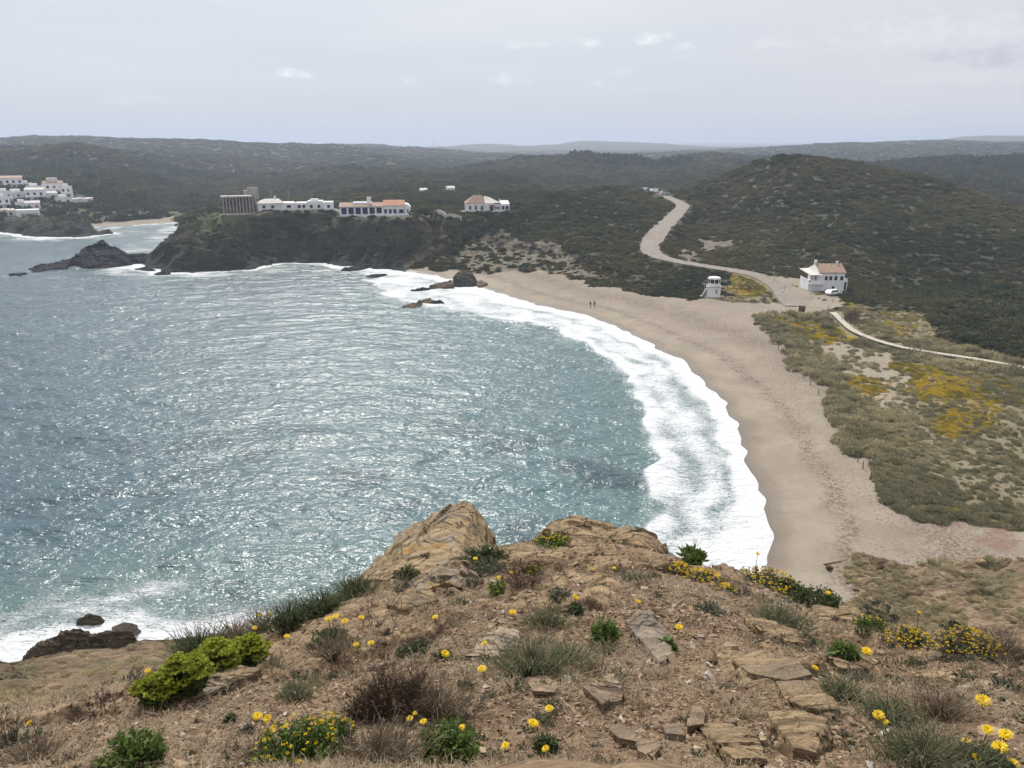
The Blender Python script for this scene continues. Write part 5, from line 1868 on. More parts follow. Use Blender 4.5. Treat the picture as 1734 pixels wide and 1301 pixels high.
TUF = 'grass tussocks on the clifftop'
for a in (
        ('grass_tuft', 900, 1150, 130, 72, 'dense blue-green grass tuft right of the pale flat slab', 'grass', 'grass', TUF, 620),
        ('grass_tuft', 960, 1128, 90, 40, 'thinner grass tuft joined to the right side of the dense blue-green one', 'grass', 'grass', TUF),
        ('grass_tuft', 1425, 1186, 104, 44, 'green and straw tussock above the cracked bedrock slab, right of the widest slab', 'grass', 'grass', TUF, 460),
        ('grass_tuft', 1500, 1222, 100, 50, 'dry grey-green tussock between two yellow flowers on the right', 'grass', 'grass', TUF, 420),
        ('grass_tuft', 1560, 1298, 170, 66, 'largest green tussock at the bottom right under the yellow flowers', 'grass', 'grass', TUF, 900),
        ('grass_tuft', 1650, 1300, 110, 44, 'green tussock in the bottom right corner', 'grass', 'grass', TUF, 500),
        ('grass_tuft', 1315, 1062, 100, 44, 'flattened grey tussock high on the right-hand slope', 'grass', 'grass', TUF),
        ('grass_tuft', 505, 1185, 70, 40, 'sparse grey grass tuft right of the spurge', 'grass', 'grass', TUF, 160),
        ('grass_tuft', 1075, 985, 60, 24, 'sparse tuft on the soil behind the lichen-spotted rock', 'grass', 'grass', TUF, 140),
        ('grass_tuft', 925, 1060, 100, 40, 'grey-green tuft in front of the rounded boulder', 'grass', 'grass', TUF, 260),
        ('grass_tuft', 1030, 1108, 70, 26, 'low straggly tuft below the small green herb', 'grass', 'grass', TUF, 150),
        ('grass_tuft', 1590, 1215, 120, 60, 'dry tussock above the bottom right flowers', 'dry', 'grass', TUF, 300),
        ('grass_tuft', 1445, 1055, 60, 28, 'pale dry tuft beside the stepped rock', 'dry', 'grass', TUF, 200),
        ('green_grass_clump', 492, 1062, 90, 50, 'dark green grass clump on the lip, nearest the spurge', 'greengrass', 'grass', TUF, 480),
        ('green_grass_clump', 548, 1040, 90, 46, 'dark green grass clump on the lip, middle of three', 'greengrass', 'grass', TUF, 480),
        ('green_grass_clump', 604, 1012, 84, 40, 'dark green grass clump on the lip, at the foot of the pointed rock', 'greengrass', 'grass', TUF, 440),
        ('green_grass_clump', 340, 1112, 100, 54, 'dark dry-tipped grass behind the spurge', 'greengrass', 'grass', TUF, 460),
        ('dry_grass_clump', 400, 1085, 90, 42, 'dry brown grass on the lip behind the spurge', 'dry', 'grass', TUF, 340),
        ('dry_grass_clump', 440, 1072, 70, 44, 'thin dry stalks against the sea above the spurge', 'dry', 'grass', TUF, 200),
        ('dry_grass_clump', 640, 1298, 190, 66, 'wide patch of pinkish dry grass at the bottom, left of the green herb', 'dry', 'grass', TUF, 800),
        ('dry_grass_clump', 740, 1215, 150, 66, 'dry straw around the right side of the dead shrub', 'dry', 'grass', TUF, 420),
        ('dry_grass_clump', 1000, 1140, 90, 26, 'pale straw right of the blue-green tuft', 'dry', 'grass', TUF, 200),
        ('dry_grass_clump', 440, 1290, 60, 50, 'small dry grass clump at the bottom left', 'dry', 'grass', TUF, 200),
        ('dry_grass_clump', 560, 1110, 80, 40, 'dry stalks left of the leafless bush', 'dry', 'grass', TUF, 200),
        ('dry_grass_clump', 60, 1290, 100, 50, 'dry grass in the bottom left corner', 'dry', 'grass', TUF, 300),
        ('dry_grass_clump', 1700, 1120, 110, 50, 'dry grass at the right edge of the clifftop', 'dry', 'grass', TUF, 300),
        ('purple_dry_shrub', 165, 1215, 110, 50, 'low pinkish-grey shrub on the left lip', 'purple', 'shrub', None, 90),
        ('purple_dry_shrub', 245, 1165, 70, 40, 'small greyish shrub left of the spurge top', 'purple', 'shrub', None, 60),
        ('purple_dry_shrub', 888, 990, 78, 46, 'dark purple cushion shrub in the hollow between the rocks', 'dead', 'shrub', None, 130),
        ('dead_shrub', 668, 1212, 116, 100, 'large dead dark brown shrub left of centre', 'dead', 'shrub', None, 190),
        ('dead_shrub', 620, 1225, 90, 70, 'smaller dead shrub leaning on the left of the large one', 'dead', 'shrub', None, 90),
        ('bare_bush', 640, 1082, 100, 108, 'tall leafless bush standing against the sea', 'twigs', 'shrub', None, 9),
        ('bare_bush', 1655, 1118, 130, 74, 'leafless branching bush at the right edge among yellow flowers', 'twigs', 'shrub', None, 12),
        ('bare_bush', 1165, 950, 22, 46, 'thin bare stalk on the cliff edge against the surf', 'twigs', 'plant', None, 2),
        ('bare_bush', 35, 1262, 110, 110, 'leafless twigs at the left edge of the slope', 'twigs', 'shrub', None, 8),
        ('bare_bush', 1520, 1090, 80, 60, 'thin grey twigs left of the orange flower carpet', 'twigs', 'shrub', None, 7),
        ('green_herb', 225, 1300, 120, 62, 'bright green leafy herb at the bottom left', 'herb', 'plant', None, 110),
        ('green_herb', 762, 1292, 110, 76, 'bright green leafy herb at the bottom centre', 'herb', 'plant', None, 130),
        ('green_herb', 1025, 1090, 52, 46, 'small bright green herb left of the long grey slab', 'herb', 'plant', None, 70),
        ('green_herb', 1170, 948, 50, 22, 'small green herb on the cliff edge at the foot of a bare stalk', 'herb', 'plant'),
        ('green_herb', 1428, 1118, 46, 34, 'small green herb above the flat tan rock', 'herb', 'plant'),
        ('green_herb', 1130, 1106, 26, 34, 'narrow green herb at the right of the long grey slab', 'herb', 'plant'),
        ('green_herb', 700, 1112, 60, 26, 'low green herb above the dead shrub', 'dherb', 'plant'),
        ('green_herb', 750, 1120, 40, 22, 'low green herb under the brightest central daisy', 'dherb', 'plant'),
        ('green_herb', 925, 1275, 48, 38, 'grey-green herb at the bottom, right of the bright herb', 'dherb', 'plant'),
        ('green_herb', 390, 1226, 26, 20, 'tiny grey-green rosette on the left slope', 'dherb', 'plant'),
        ('green_herb', 418, 1244, 30, 20, 'second tiny rosette just below on the left slope', 'grey', 'plant'),
        ('green_herb', 690, 985, 50, 22, 'dark herb at the foot of the pointed rock', 'dherb', 'plant'),
        ('green_herb', 975, 1040, 26, 26, 'small herb under the daisy by the lichen-spotted rock', 'dherb', 'plant'),
        ('green_herb', 820, 950, 90, 16, 'dark low mat behind the long low rock', 'dherb', 'plant'),
        ('green_herb', 1670, 1300, 90, 30, 'green leaves around the corner flowers', 'dherb', 'plant'),
        ('green_herb', 560, 1100, 80, 34, 'reddish-green herb under the cluster of daisies on the left', 'dherb', 'plant'),
        ('green_herb', 690, 1180, 60, 22, 'low herb growing through the dead shrub', 'dherb', 'plant'),
        ('grey_herb', 1200, 1040, 60, 18, 'grey herb on the upper right-hand slope', 'grey', 'plant'),
        ('grey_herb', 830, 975, 80, 24, 'grey herb left of the dark purple cushion', 'grey', 'plant'),
        ('grey_herb', 1700, 1170, 60, 26, 'grey herb at the right edge', 'grey', 'plant'),
        ('grey_herb', 20, 1262, 60, 26, 'grey herb at the left edge', 'grey', 'plant'),
        ('dark_cushion', 1385, 1035, 92, 46, 'dark green cushion shrub on the right lip', 'dherb', 'shrub', None, 260),
        ('dark_cushion', 1330, 1010, 80, 30, 'darker half of the flowering cushion on the right lip', 'dherb', 'shrub', None, 200),
        ('yellow_flower_bush', 500, 1292, 150, 78, 'low bush sprinkled with small yellow flowers at the bottom left', 'lotus'),
        ('yellow_flower_bush', 560, 1262, 90, 60, 'yellowish bush at the top right of the bottom left flower bush', 'lotus'),
        ('yellow_flower_bush', 845, 1006, 42, 30, 'small yellow-green bush below the dark purple cushion', 'lotus'),
        ('yellow_flower_bush', 935, 925, 60, 22, 'yellow-green cushion growing on the rock with the dark shoulder', 'lotus'),
        ('yellow_flower_bush', 1298, 992, 110, 26, 'yellow-green cushion on the right lip in front of the sand', 'ylotus'),
        ('yellow_flower_bush', 1540, 1094, 90, 26, 'carpet of orange-yellow flowers on the right lip', 'ylotus'),
        ('yellow_flower_bush', 1640, 1100, 110, 30, 'yellow flowers around the leafless bush at the right', 'ylotus'),
        ('yellow_flower_bush', 1190, 985, 70, 16, 'thin line of yellow flowers running down the lip', 'ylotus'),
        ('yellow_flower_bush', 1150, 968, 40, 12, 'small yellow flower patch at the cliff edge', 'ylotus'),
        ('yellow_flower_bush', 1228, 1003, 40, 14, 'end of the line of yellow flowers near the flowering cushion', 'ylotus'),
        ('yellow_flower_bush', 1475, 1060, 60, 20, 'bright green patch with yellow flowers beyond the stepped rock', 'lotus'),
        ('yellow_flower_bush', 900, 972, 36, 12, 'few yellow flowers behind the purple cushion', 'lotus')):
    plant(a[0], a[1], a[2], a[3], a[4], a[5], a[6], a[7] if len(a) > 7 else 'plant', a[8] if len(a) > 8 else None, a[9] if len(a) > 9 else None)


# small filler herbs and tussocks that pepper the soil
def filler():
    g = random.Random(5)
    protos = [tuft_mesh('small_tuft', 90, .13, .06, M_GRASS, bw=.0025, straw_=.6), tuft_mesh('small_dry_tuft', 90, .15, .05, M_DRY, bw=.0025, straw_=.6), herb_mesh('small_herb', 22, .09, .035, M_DGREEN, .012, .006),
              twig_mesh('small_twigs', 7, .12, .07, M_TWIG, r=.0014, depth=2), herb_mesh('small_grey_herb', 26, .12, .03, M_GREYG, .012, .006)]
    n = 2000
    r_ = np.random.default_rng(44)
    tt, rr = r_.uniform(-.75, .75, n), np.exp(r_.uniform(math.log(1.5), math.log(9.5), n))
    x, y = np.sin(tt) * rr, np.cos(tt) * rr
    k = fbm2(x / .8, y / .8, 3, 401) > r_.uniform(-.35, .3, n)
    x, y, rr = x[k], y[k], rr[k]
    n = len(x)
    s = r_.uniform(.5, 1.1, n) * np.clip(rr / 3, .6, 1.5)
    scatter('low_ground_plants', np.stack([x, y, near_z(x, y) - .004], 1), np.stack([r_.uniform(-.2, .2, n), r_.uniform(-.2, .2, n), r_.uniform(0, 6.28, n)], 1),
            np.stack([s, s, s], 1), r_.uniform(0, 1, n), np.array([0, 1, 1, 1, 2, 3, 3, 4, 4])[r_.integers(0, 9, n)], protos)


filler()


# ------------------------------------------------------------------ daisies
def daisy_meshes(seed, size):
    random.seed(seed)
    P_, C_ = Leafs(), Leafs()
    for ring, (n, L0, z0, up) in enumerate(((18, 1.0, 0, .10), (16, .8, .04, .3), (12, .55, .08, .6))):
        for k in range(n):
            a = 6.283 * k / n + U(-.1, .1)
            d = np.array([math.cos(a), math.sin(a), up + U(-.08, .08)])
            c0 = d * size * .10 + np.array([0, 0, z0 * size])
            s = np.array([-math.sin(a), math.cos(a), 0]) * size * .10
            b = len(P_.v)
            e1, e2 = c0 + d * size * .5 * L0, c0 + d * size * .98 * L0 - np.array([0, 0, .06 * size])
            P_.v += [c0 - s * .5, c0 + s * .5, e1 + s, e1 - s, e2 + s * .8, e2 - s * .8]
            P_.f += [(b, b + 1, b + 2, b + 3), (b + 3, b + 2, b + 4, b + 5)]
            tn = U(.2, 1)
            P_.t += [tn, tn]
    for k in range(24):
        a, r_ = U(0, 6.283), math.sqrt(U(0, 1)) * size * .22
        C_.leaf((math.cos(a) * r_, math.sin(a) * r_, .08 * size), (G(0, .3), G(0, .3), 1), size * .14, size * .09, U(0, 1))
    return P_.mesh('petals', M_YEL), C_.mesh('disc', M_ORANGE)


DA = [daisy_meshes(s, 1.0) for s in (1, 2, 3)]
random.seed(99)


def daisy(u, v, stem_px, head_px, label, tilt=.18, face=None):
    """flower whose head shows at (u, v) on a stem stem_px long"""
    g = near(u, v + stem_px)
    k = pxm(g)
    hd = Vector(D(u, v, max(g.y - .005, .5)))
    base = Vector((hd.x + G(0, .01), g.y, nz1(hd.x, g.y)))
    if hd.z < base.z + .012:
        hd.z = base.z + .012
    o = add('daisy', None, label=label, cat='flower', group='yellow daisies on the clifftop', loc=base)
    L = Leafs()
    top = hd - base
    mid = Vector((top.x * .3 + G(0, .006), top.y * .3, top.z * .55))
    L.tube((0, 0, -.01), mid, .0016 + k * .25, .0014 + k * .25, .4, 5)
    L.tube(mid, top, .0014 + k * .25, .0014 + k * .25, .5, 5)
    for q in range(6):
        a = 6.283 * q / 6
        L.leaf(Vector(top) - Vector((0, 0, .006)), (math.cos(a) * .4, math.sin(a) * .4, 1), .010, .005, .2)
    for q in range(5):
        a = U(0, 6.283)
        L.leaf((0, 0, 0), (math.cos(a), math.sin(a), .25), .03, .008, .2)
    add('stem', L.mesh('stem', M_STEM), o)
    pm, cm = random.choice(DA)
    s = head_px * .5 * k
    rt = (tilt * U(.5, 1.3), G(0, .25), U(0, 6.28))
    a = face if face is not None else U(2.6, 3.7)
    rot = (Matrix.Rotation(G(0, .3), 4, 'Z') @ Matrix.Rotation(rt[0], 4, 'X') @ Matrix.Rotation(rt[1], 4, 'Y') @ Matrix.Rotation(rt[2], 4, 'Z')).to_euler()
    for nm, me in (('petals', pm), ('disc', cm)):
        c = add(nm, me, o, loc=top, rot=rot)
        c.scale = (s, s, s)
    return o


for a in (
        (754, 1107, 22, 15, 'yellow daisy over the low herb left of the pale slab'), (816, 1133, 16, 15, 'yellow daisy in front of the pale slab, lower one'), (820, 1090, 34, 11, 'yellow daisy on a tall stalk above the pale slab'),
        (737, 1045, 10, 10, 'lone yellow daisy on the gravel below the lichen ridge'), (628, 1089, 16, 11, 'right-hand daisy of the pair beside the leafless bush'), (603, 1092, 14, 11, 'left-hand daisy of the pair beside the leafless bush'),
        (568, 1044, 20, 11, 'topmost daisy of the left cluster'), (556, 1048, 18, 11, 'leftmost daisy of the left cluster'), (584, 1052, 18, 12, 'daisy on the right of the left cluster'), (612, 1046, 14, 10, 'daisy between the left cluster and the leafless bush'),
        (486, 1078, 14, 10, 'small daisy below the dark green grass on the lip'), (440, 1042, 24, 9, 'left of two daisies over the dry grass against the sea'), (457, 1041, 24, 9, 'right of two daisies over the dry grass against the sea'),
        (432, 1063, 20, 9, 'daisy just above the rightmost spurge bush'), (436, 1213, 14, 16, 'left daisy of the large pair on the left slope'), (453, 1217, 14, 15, 'right daisy of the large pair on the left slope'),
        (694, 1217, 16, 12, 'left daisy of three in front of the dead shrub'), (702, 1208, 20, 8, 'smallest and middle daisy of three in front of the dead shrub'), (717, 1222, 16, 12, 'right daisy of three in front of the dead shrub'),
        (781, 1233, 20, 14, 'daisy above the bright green herb at the bottom'), (771, 1275, 12, 12, 'daisy inside the bright green herb at the bottom'), (903, 1225, 16, 19, 'wide daisy lying sideways above the bottom herbs'),
        (930, 1200, 14, 14, 'daisy on the gravel above the wide one'), (856, 1263, 14, 15, 'daisy right of the bright green herb at the bottom'), (924, 1268, 16, 13, 'daisy in the grey-green herb at the bottom'),
        (868, 1037, 12, 12, 'daisy left of the rounded boulder'), (975, 1012, 24, 12, 'daisy in front of the lichen-spotted rock, left side'), (1081, 1019, 12, 9, 'daisy at the right foot of the lichen-spotted rock'),
        (925, 1128, 14, 8, 'small daisy in the dense blue-green tuft'), (867, 970, 12, 9, 'daisy in the dark purple cushion'), (846, 978, 12, 8, 'tiny daisy left of the dark purple cushion'), (805, 946, 10, 8, 'tiny daisy behind the long low rock'),
        (1148, 964, 10, 10, 'daisy near the cliff edge above the right slope'), (1150, 1062, 14, 13, 'daisy on the bare gravel right of the grey slab'), (1040, 962, 14, 7, 'tiny daisy above the slanting rock'), (1002, 963, 14, 7, 'tiny daisy left of the slanting rock top'),
        (1283, 938, 50, 8, 'small daisy on a tall stalk in front of the surf tip'), (1402, 1004, 30, 9, 'daisy standing above the dark green cushion'), (1468, 1103, 16, 17, 'daisy beside the stepped rock on the right'),
        (1380, 1131, 10, 12, 'daisy above the green and straw tussock'), (1488, 1211, 22, 19, 'larger daisy of two over the dry grey-green tussock'), (1500, 1223, 16, 10, 'smaller orange daisy just below the larger one'),
        (1665, 1187, 20, 24, 'flat open daisy at the right above the corner group'), (1703, 1244, 30, 22, 'rightmost and brightest daisy of the corner group'), (1673, 1236, 26, 18, 'upper left daisy of the corner group'),
        (1693, 1265, 24, 24, 'wide daisy in the middle of the corner group'), (1637, 1256, 22, 15, 'small daisy on the left of the corner group'), (1655, 1284, 14, 18, 'lowest left daisy of the corner group'), (1716, 1292, 8, 17, 'daisy cut close to the bottom right corner'),
        (1565, 1271, 18, 11, 'orange bud in the largest tussock'), (250, 1136, 24, 10, 'daisy standing out left of the spurge'), (50, 1224, 20, 11, 'daisy at the far left of the slope'), (1556, 1037, 40, 7, 'tiny daisy on a stalk against the lower scrub'),
        (1438, 1036, 24, 8, 'tiny daisy beyond the dark green cushion'), (505, 1290, 10, 10, 'daisy at the foot of the bottom left flower bush')):
    daisy(*a)

# ------------------------------------------------------------------ buildings
random.seed(3)
M_WHITE = plain('whitewashed_wall', (.76, .76, .77), .85, .05, .6, obj=False)
M_CREAM = plain('cream_wall', (.62, .58, .52), .85, .06, .6, obj=False)
M_GREYW = plain('grey_concrete', (.36, .325, .285), .9, .15, .8, obj=False)
M_ROOF = plain('terracotta_tiles', (.42, .22, .14), .85, .15, 1.5, obj=False)
M_ROOF2 = plain('weathered_tiles', (.36, .25, .18), .85, .18, 1.5, obj=False)
M_PALER = plain('pale_roof', (.60, .56, .53), .85, .08, 1.0, obj=False)
M_GLASS = plain('dark_window_glass', (.015, .02, .035), .12, .1, 1.0)
M_BLUE = plain('blue_painted_shutter', (.02, .03, .14), .5, .1, 1.0)
M_RED = plain('red_painted_wood', (.32, .06, .05), .6, .1, 1.0)
M_BROWNW = plain('brown_wood', (.12, .075, .045), .8, .2, 4.0)
M_WOODP = plain('grey_weathered_post', (.17, .14, .11), .9, .2, 6.0)
M_METAL = plain('galvanised_metal', (.35, .36, .37), .4, .1, 2.0)
M_STONEW = plain('pale_stone_wall', (.52, .49, .45), .9, .15, 1.0, obj=False)


class MB:
    """collects boxes and prisms and links them as one mesh"""

    def __init__(self):
        self.v, self.f = [], []

    def hexa(self, p):
        b = len(self.v)
        self.v += [tuple(q) for q in p]
        self.f += [(b, b + 3, b + 2, b + 1), (b + 4, b + 5, b + 6, b + 7)] + [(b + i, b + (i + 1) % 4, b + 4 + (i + 1) % 4, b + 4 + i) for i in range(4)]
        return self

    def box(self, x0, x1, y0, y1, z0, z1):
        return self.hexa([(x0, y0, z0), (x1, y0, z0), (x1, y1, z0), (x0, y1, z0), (x0, y0, z1), (x1, y0, z1), (x1, y1, z1), (x0, y1, z1)])

    def poly(self, pts, y0, y1):
        """outline in x, z extruded along y"""
        b, n = len(self.v), len(pts)
        self.v += [(x, y0, z) for x, z in pts] + [(x, y1, z) for x, z in pts]
        self.f += [tuple(range(b, b + n)), tuple(range(b + 2 * n - 1, b + n - 1, -1))]
        self.f += [(b + i, b + n + i, b + n + (i + 1) % n, b + (i + 1) % n) for i in range(n)]
        return self

    def polyx(self, pts, x0, x1):
        """outline in y, z extruded along x"""
        b, n = len(self.v), len(pts)
        self.v += [(x0, y, z) for y, z in pts] + [(x1, y, z) for y, z in pts]
        self.f += [tuple(range(b + n - 1, b - 1, -1)), tuple(range(b + n, b + 2 * n))]
        self.f += [(b + i, b + (i + 1) % n, b + n + (i + 1) % n, b + n + i) for i in range(n)]
        return self

    def cyl(self, x, y, z0, z1, r0, r1=None, n=12):
        r1 = r0 if r1 is None else r1
        b = len(self.v)
        for z, r in ((z0, r0), (z1, r1)):
            self.v += [(x + r * math.cos(6.2832 * i / n), y + r * math.sin(6.2832 * i / n), z) for i in range(n)]
        self.f += [tuple(range(b + n - 1, b - 1, -1)), tuple(range(b + n, b + 2 * n))]
        self.f += [(b + i, b + (i + 1) % n, b + n + (i + 1) % n, b + n + i) for i in range(n)]
        return self

    def build(self, name, mat, parent=None, **kw):
        me = bpy.data.meshes.new(name)
        me.from_pydata(self.v, [], self.f)
        me.materials.append(mat)
        me.update()
        return add(name, me, parent, **kw)


def site(name, u, v, yaw, label, cat, group=None, z=None, dx=0):
    p = hit(u, v)
    zz = gz(p[0], p[1]) if z is None else z
    a = -math.atan2(p[0], p[1])
    o = add(name, None, label=label, cat=cat, group=group, loc=(p[0], p[1], zz), rot=(0, 0, a + R(yaw)))
    o['_k'] = float(pxm(p))
    return o, float(pxm(p))


def window(par, x, z, w, h, y=0.0, mat=None, frame=None, side='front', name='window', depth=.10):
    """frame standing just proud of the wall with its pane set in; side front: wall at y facing -y; left/right: wall at x=y"""
    fr, pn = MB(), MB()
    t_ = min(.12, w * .14)

    def bx(m, a0, a1, z0, z1, d0, d1):
        if side == 'front':
            m.box(a0, a1, y - d1, y - d0, z0, z1)
        elif side == 'right':
            m.box(y + d0, y + d1, a0, a1, z0, z1)
        else:
            m.box(y - d1, y - d0, a0, a1, z0, z1)
    bx(fr, x - w / 2 - t_, x + w / 2 + t_, z - t_, z, .0, depth + .02)
    bx(fr, x - w / 2 - t_, x + w / 2 + t_, z + h, z + h + t_, .0, depth)
    bx(fr, x - w / 2 - t_, x - w / 2, z, z + h, .0, depth)
    bx(fr, x + w / 2, x + w / 2 + t_, z, z + h, .0, depth)
    f = fr.build(name, frame or M_WHITE, par)
    bx(pn, x - w / 2, x + w / 2, z, z + h, .012, .03)
    pn.build('pane', mat or M_GLASS, f)
    return f


# the long villa with blue openings
o, k = site('villa', 637, 367, -3, 'long white villa with terracotta roofs and dark blue bays on the cliff top', 'villa')
W = 120 * k
x0 = -W / 2
H1 = 3.6
fb = MB()
fb.box(x0 + .2, x0 + W * .60, 1.6, 9, 0, H1)
fb.box(x0 + W * .60, x0 + W * .90, .4, 9, 0, H1 + .4)
pts_ = [(x0 + W * .905, 0), (x0 + W * .985, 0), (x0 + W * .985, H1 - .3), (x0 + W * .96, H1 + .5), (x0 + W * .93, H1 + .9), (x0 + W * .905, H1 + 1)]
fb.poly(pts_, -.3, 8)
fb.build('wall', M_WHITE, o)
fb = MB()
nb = 6
for i in range(nb + 1):
    xx = x0 + .2 + (W * .60 - .4) * i / nb
    fb.box(xx - .28, xx + .28, 0, .6, 0, H1 - .25)
fb.box(x0 - .1, x0 + W * .60, -.02, .62, H1 - .25, H1 + .15)
fb.box(x0 + .2, x0 + W * .60, .05, .5, 0, .7)
fb.build('porch_pillars', M_WHITE, o)
for i in range(nb):
    xa = x0 + .2 + (W * .60 - .4) * (i + .5) / nb
    window(o, xa, .75, W * .60 / nb * .72, H1 - 1.3, 1.6, M_BLUE if i < 5 else M_GLASS)
for i, (s, w_, h_, z_) in enumerate(((.635, 1.1, 1.9, .7), (.70, 1.1, 1.9, .7), (.765, 1.2, 2.3, .3), (.855, 1.7, 2.2, .3))):
    window(o, x0 + W * s, z_, w_, h_, .4, M_GLASS if i % 2 else M_BLUE)
window(o, x0 + W * .945, .3, .5, 2.3, -.3, M_BLUE)
rb = MB()
rb.polyx([(-.5, H1 + .15), (4.8, H1 + 1.35), (9.4, H1 + .2)], x0 - .3, x0 + W * .60)
rb.build('roof', M_ROOF2, o)
rb = MB()
rb.polyx([(-.2, H1 + .4), (4.8, H1 + 2.2), (9.4, H1 + .45)], x0 + W * .60, x0 + W * .905)
rb.build('roof', M_ROOF, o, label='brighter terracotta roof over the right wing')
rb = MB()
rb.box(x0 + W * .18, x0 + W * .44, 2.2, 7, H1 + .4, H1 + 1.5)
rb.build('roof_room', M_WHITE, o)
cb = MB()
cb.box(x0 + W * .375, x0 + W * .43, 2.8, 4.2, H1 + 1.5, H1 + 3.2)
cb.box(x0 + W * .37, x0 + W * .435, 2.7, 4.3, H1 + 3.2, H1 + 3.4)
cb.build('chimney', M_WHITE, o)
# terrace wall in front, and the garden wall running on to the right
def wall_run(name, pix, h, th, mat, label, cat='wall'):
    pts = [hit(u, v) for u, v in pix]
    pts = smoothline(pts, 2.0)
    m_ = MB()
    org = pts[0].copy()
    for i in range(len(pts) - 1):
        a, b = pts[i] - org, pts[i + 1] - org
        d = (b - a)[:2]
        nn = np.array([-d[1], d[0]]) / (np.linalg.norm(d) + 1e-9) * th * .5
        za, zb = gz(*pts[i][:2]) - org[2], gz(*pts[i + 1][:2]) - org[2]
        m_.hexa([(a[0] - nn[0], a[1] - nn[1], za - .6), (b[0] - nn[0], b[1] - nn[1], zb - .6), (b[0] + nn[0], b[1] + nn[1], zb - .6), (a[0] + nn[0], a[1] + nn[1], za - .6),
                 (a[0] - nn[0], a[1] - nn[1], za + h), (b[0] - nn[0], b[1] - nn[1], zb + h), (b[0] + nn[0], b[1] + nn[1], zb + h), (a[0] + nn[0], a[1] + nn[1], za + h)])
    return m_.build(name, mat, label=label, cat=cat, loc=org)


wall_run('terrace_wall', [(548, 366.5), (580, 367.5), (620, 369), (660, 369.5), (692, 369)], .9, .4, M_WHITE, 'low white terrace wall along the cliff edge below the long villa')
wall_run('garden_wall', [(696, 365), (712, 366), (728, 368)], .9, .4, M_STONEW, 'short pale wall right of the long villa')
wall_run('garden_wall', [(736, 362), (750, 365), (762, 369), (782, 373)], 1.6, .4, M_STONEW, 'pale wall dropping to the right towards the hilltop villa')

# villa on the rise
o, k = site('villa', 826, 359, 8, 'white hilltop villa with grey-brown hipped roof and red porch', 'villa')
W = 74 * k
m_ = MB()
m_.box(-W * .48, -W * .06, .5, 8, -1.5, 3.3)
m_.box(-W * .06, W * .14, -1.5, 8, -3, 3.6)
m_.box(W * .14, W * .30, .2, 8, -1.5, 3.0)
m_.polyx([(-.8, -1.5), (7.6, -1.5), (7.6, 3.0), (3.4, 4.2), (-.8, 3.0)], W * .30, W * .50)
m_.build('wall', M_WHITE, o)
m_ = MB()
m_.hexa([(-W * .50, .2, 3.3), (-W * .06, .2, 3.3), (-W * .06, 8.4, 3.3), (-W * .50, 8.4, 3.3), (-W * .30, 3.8, 6.2), (-W * .1, 3.8, 6.2), (-W * .1, 5, 6.2), (-W * .30, 5, 6.2)])
m_.build('roof', M_ROOF2, o)
m_ = MB()
m_.hexa([(-W * .08, -.4, 3.6), (W * .30, -.4, 3.4), (W * .30, 8.4, 3.4), (-W * .08, 8.4, 3.6), (-W * .05, 3.5, 5.9), (W * .08, 3.5, 5.4), (W * .08, 5, 5.4), (-W * .05, 5, 5.9)])
m_.build('roof', M_PALER, o)
m_ = MB()
m_.box(W * .02, W * .14, -2.6, -1.5, 2.4, 2.8)
m_.box(W * .025, W * .035, -2.55, -2.4, 0, 2.4)
m_.box(W * .125, W * .135, -2.55, -2.4, 0, 2.4)
m_.build('porch', M_RED, o)
m_ = MB()
m_.box(-W * .52, W * .0, -.9, -.6, -1.3, .5)
m_.box(-W * .02, W * .22, -3.6, -3.2, -3.0, .5)
m_.box(W * .22, W * .52, -2.2, -1.9, -2.0, .4)
m_.box(-W * .62, -W * .5, .3, .6, -1, .6)
m_.build('terrace_parapet', M_WHITE, o)
for i, xx in enumerate((-.40, -.27, -.13)):
    window(o, W * xx, .8 if i < 2 else .1, 1.0, 1.5 if i < 2 else 2.2, .5, M_BROWNW)
window(o, W * .08, .1, 1.3, 2.1, -1.5)
window(o, W * .19, 1, .7, .9, .2)
window(o, W * .25, 1, .7, .9, .2)
window(o, W * .35, .8, 1.1, 1.4, -.8)
window(o, W * .44, .8, 1.3, 1.4, -.8)
m_ = MB()
m_.box(W * .28, W * .30, 2, 2.6, 3, 4.9)
m_.build('chimney', M_WHITE, o)

# two low white houses left of the long villa
o, k = site('bungalow', 470, 356, 5, 'white bungalow with a pale shallow roof, right of the ruined pavilion', 'house')
W = 62 * k
m_ = MB()
m_.box(-W * .5, W * .5, 0, 8, -1, 2.7)
m_.box(W * .10, W * .5, -.8, 0, -1, 2.5)
m_.build('wall', M_WHITE, o)
m_ = MB()
m_.hexa([(-W * .53, -.5, 2.7), (W * .2, -.5, 2.7), (W * .2, 8.4, 2.7), (-W * .53, 8.4, 2.7), (-W * .28, 3, 4.1), (W * .08, 3, 4.1), (W * .08, 5, 4.1), (-W * .28, 5, 4.1)])
m_.build('roof', M_PALER, o)
for xx in (-.35, -.12):
    window(o, W * xx, .8, 1.2, 1.1, 0)
window(o, W * .30, .8, 1.6, 1.1, -.8)
m_ = MB()
m_.box(-W * .05, W * .0, 3.6, 4.3, 3.9, 5.2)
m_.build('chimney', M_WHITE, o)
for dx_ in (-.12, .35):
    m_ = MB()
    m_.box(W * dx_, W * dx_ + .12, 4, 4.12, 2.7, 7.2)
    m_.box(W * dx_ - .6, W * dx_ + .7, 4, 4.1, 6.6, 6.7)
    m_.build('aerial', M_METAL, o)
o, k = site('flat_roofed_house', 533, 357, -4, 'white flat-roofed house of stepped boxes between the bungalow and the long villa', 'house')
W = 62 * k
m_ = MB()
m_.box(-W * .5, -W * .18, 0, 7, -1, 2.9)
m_.box(-W * .18, W * .22, -.6, 7, -1, 3.5)
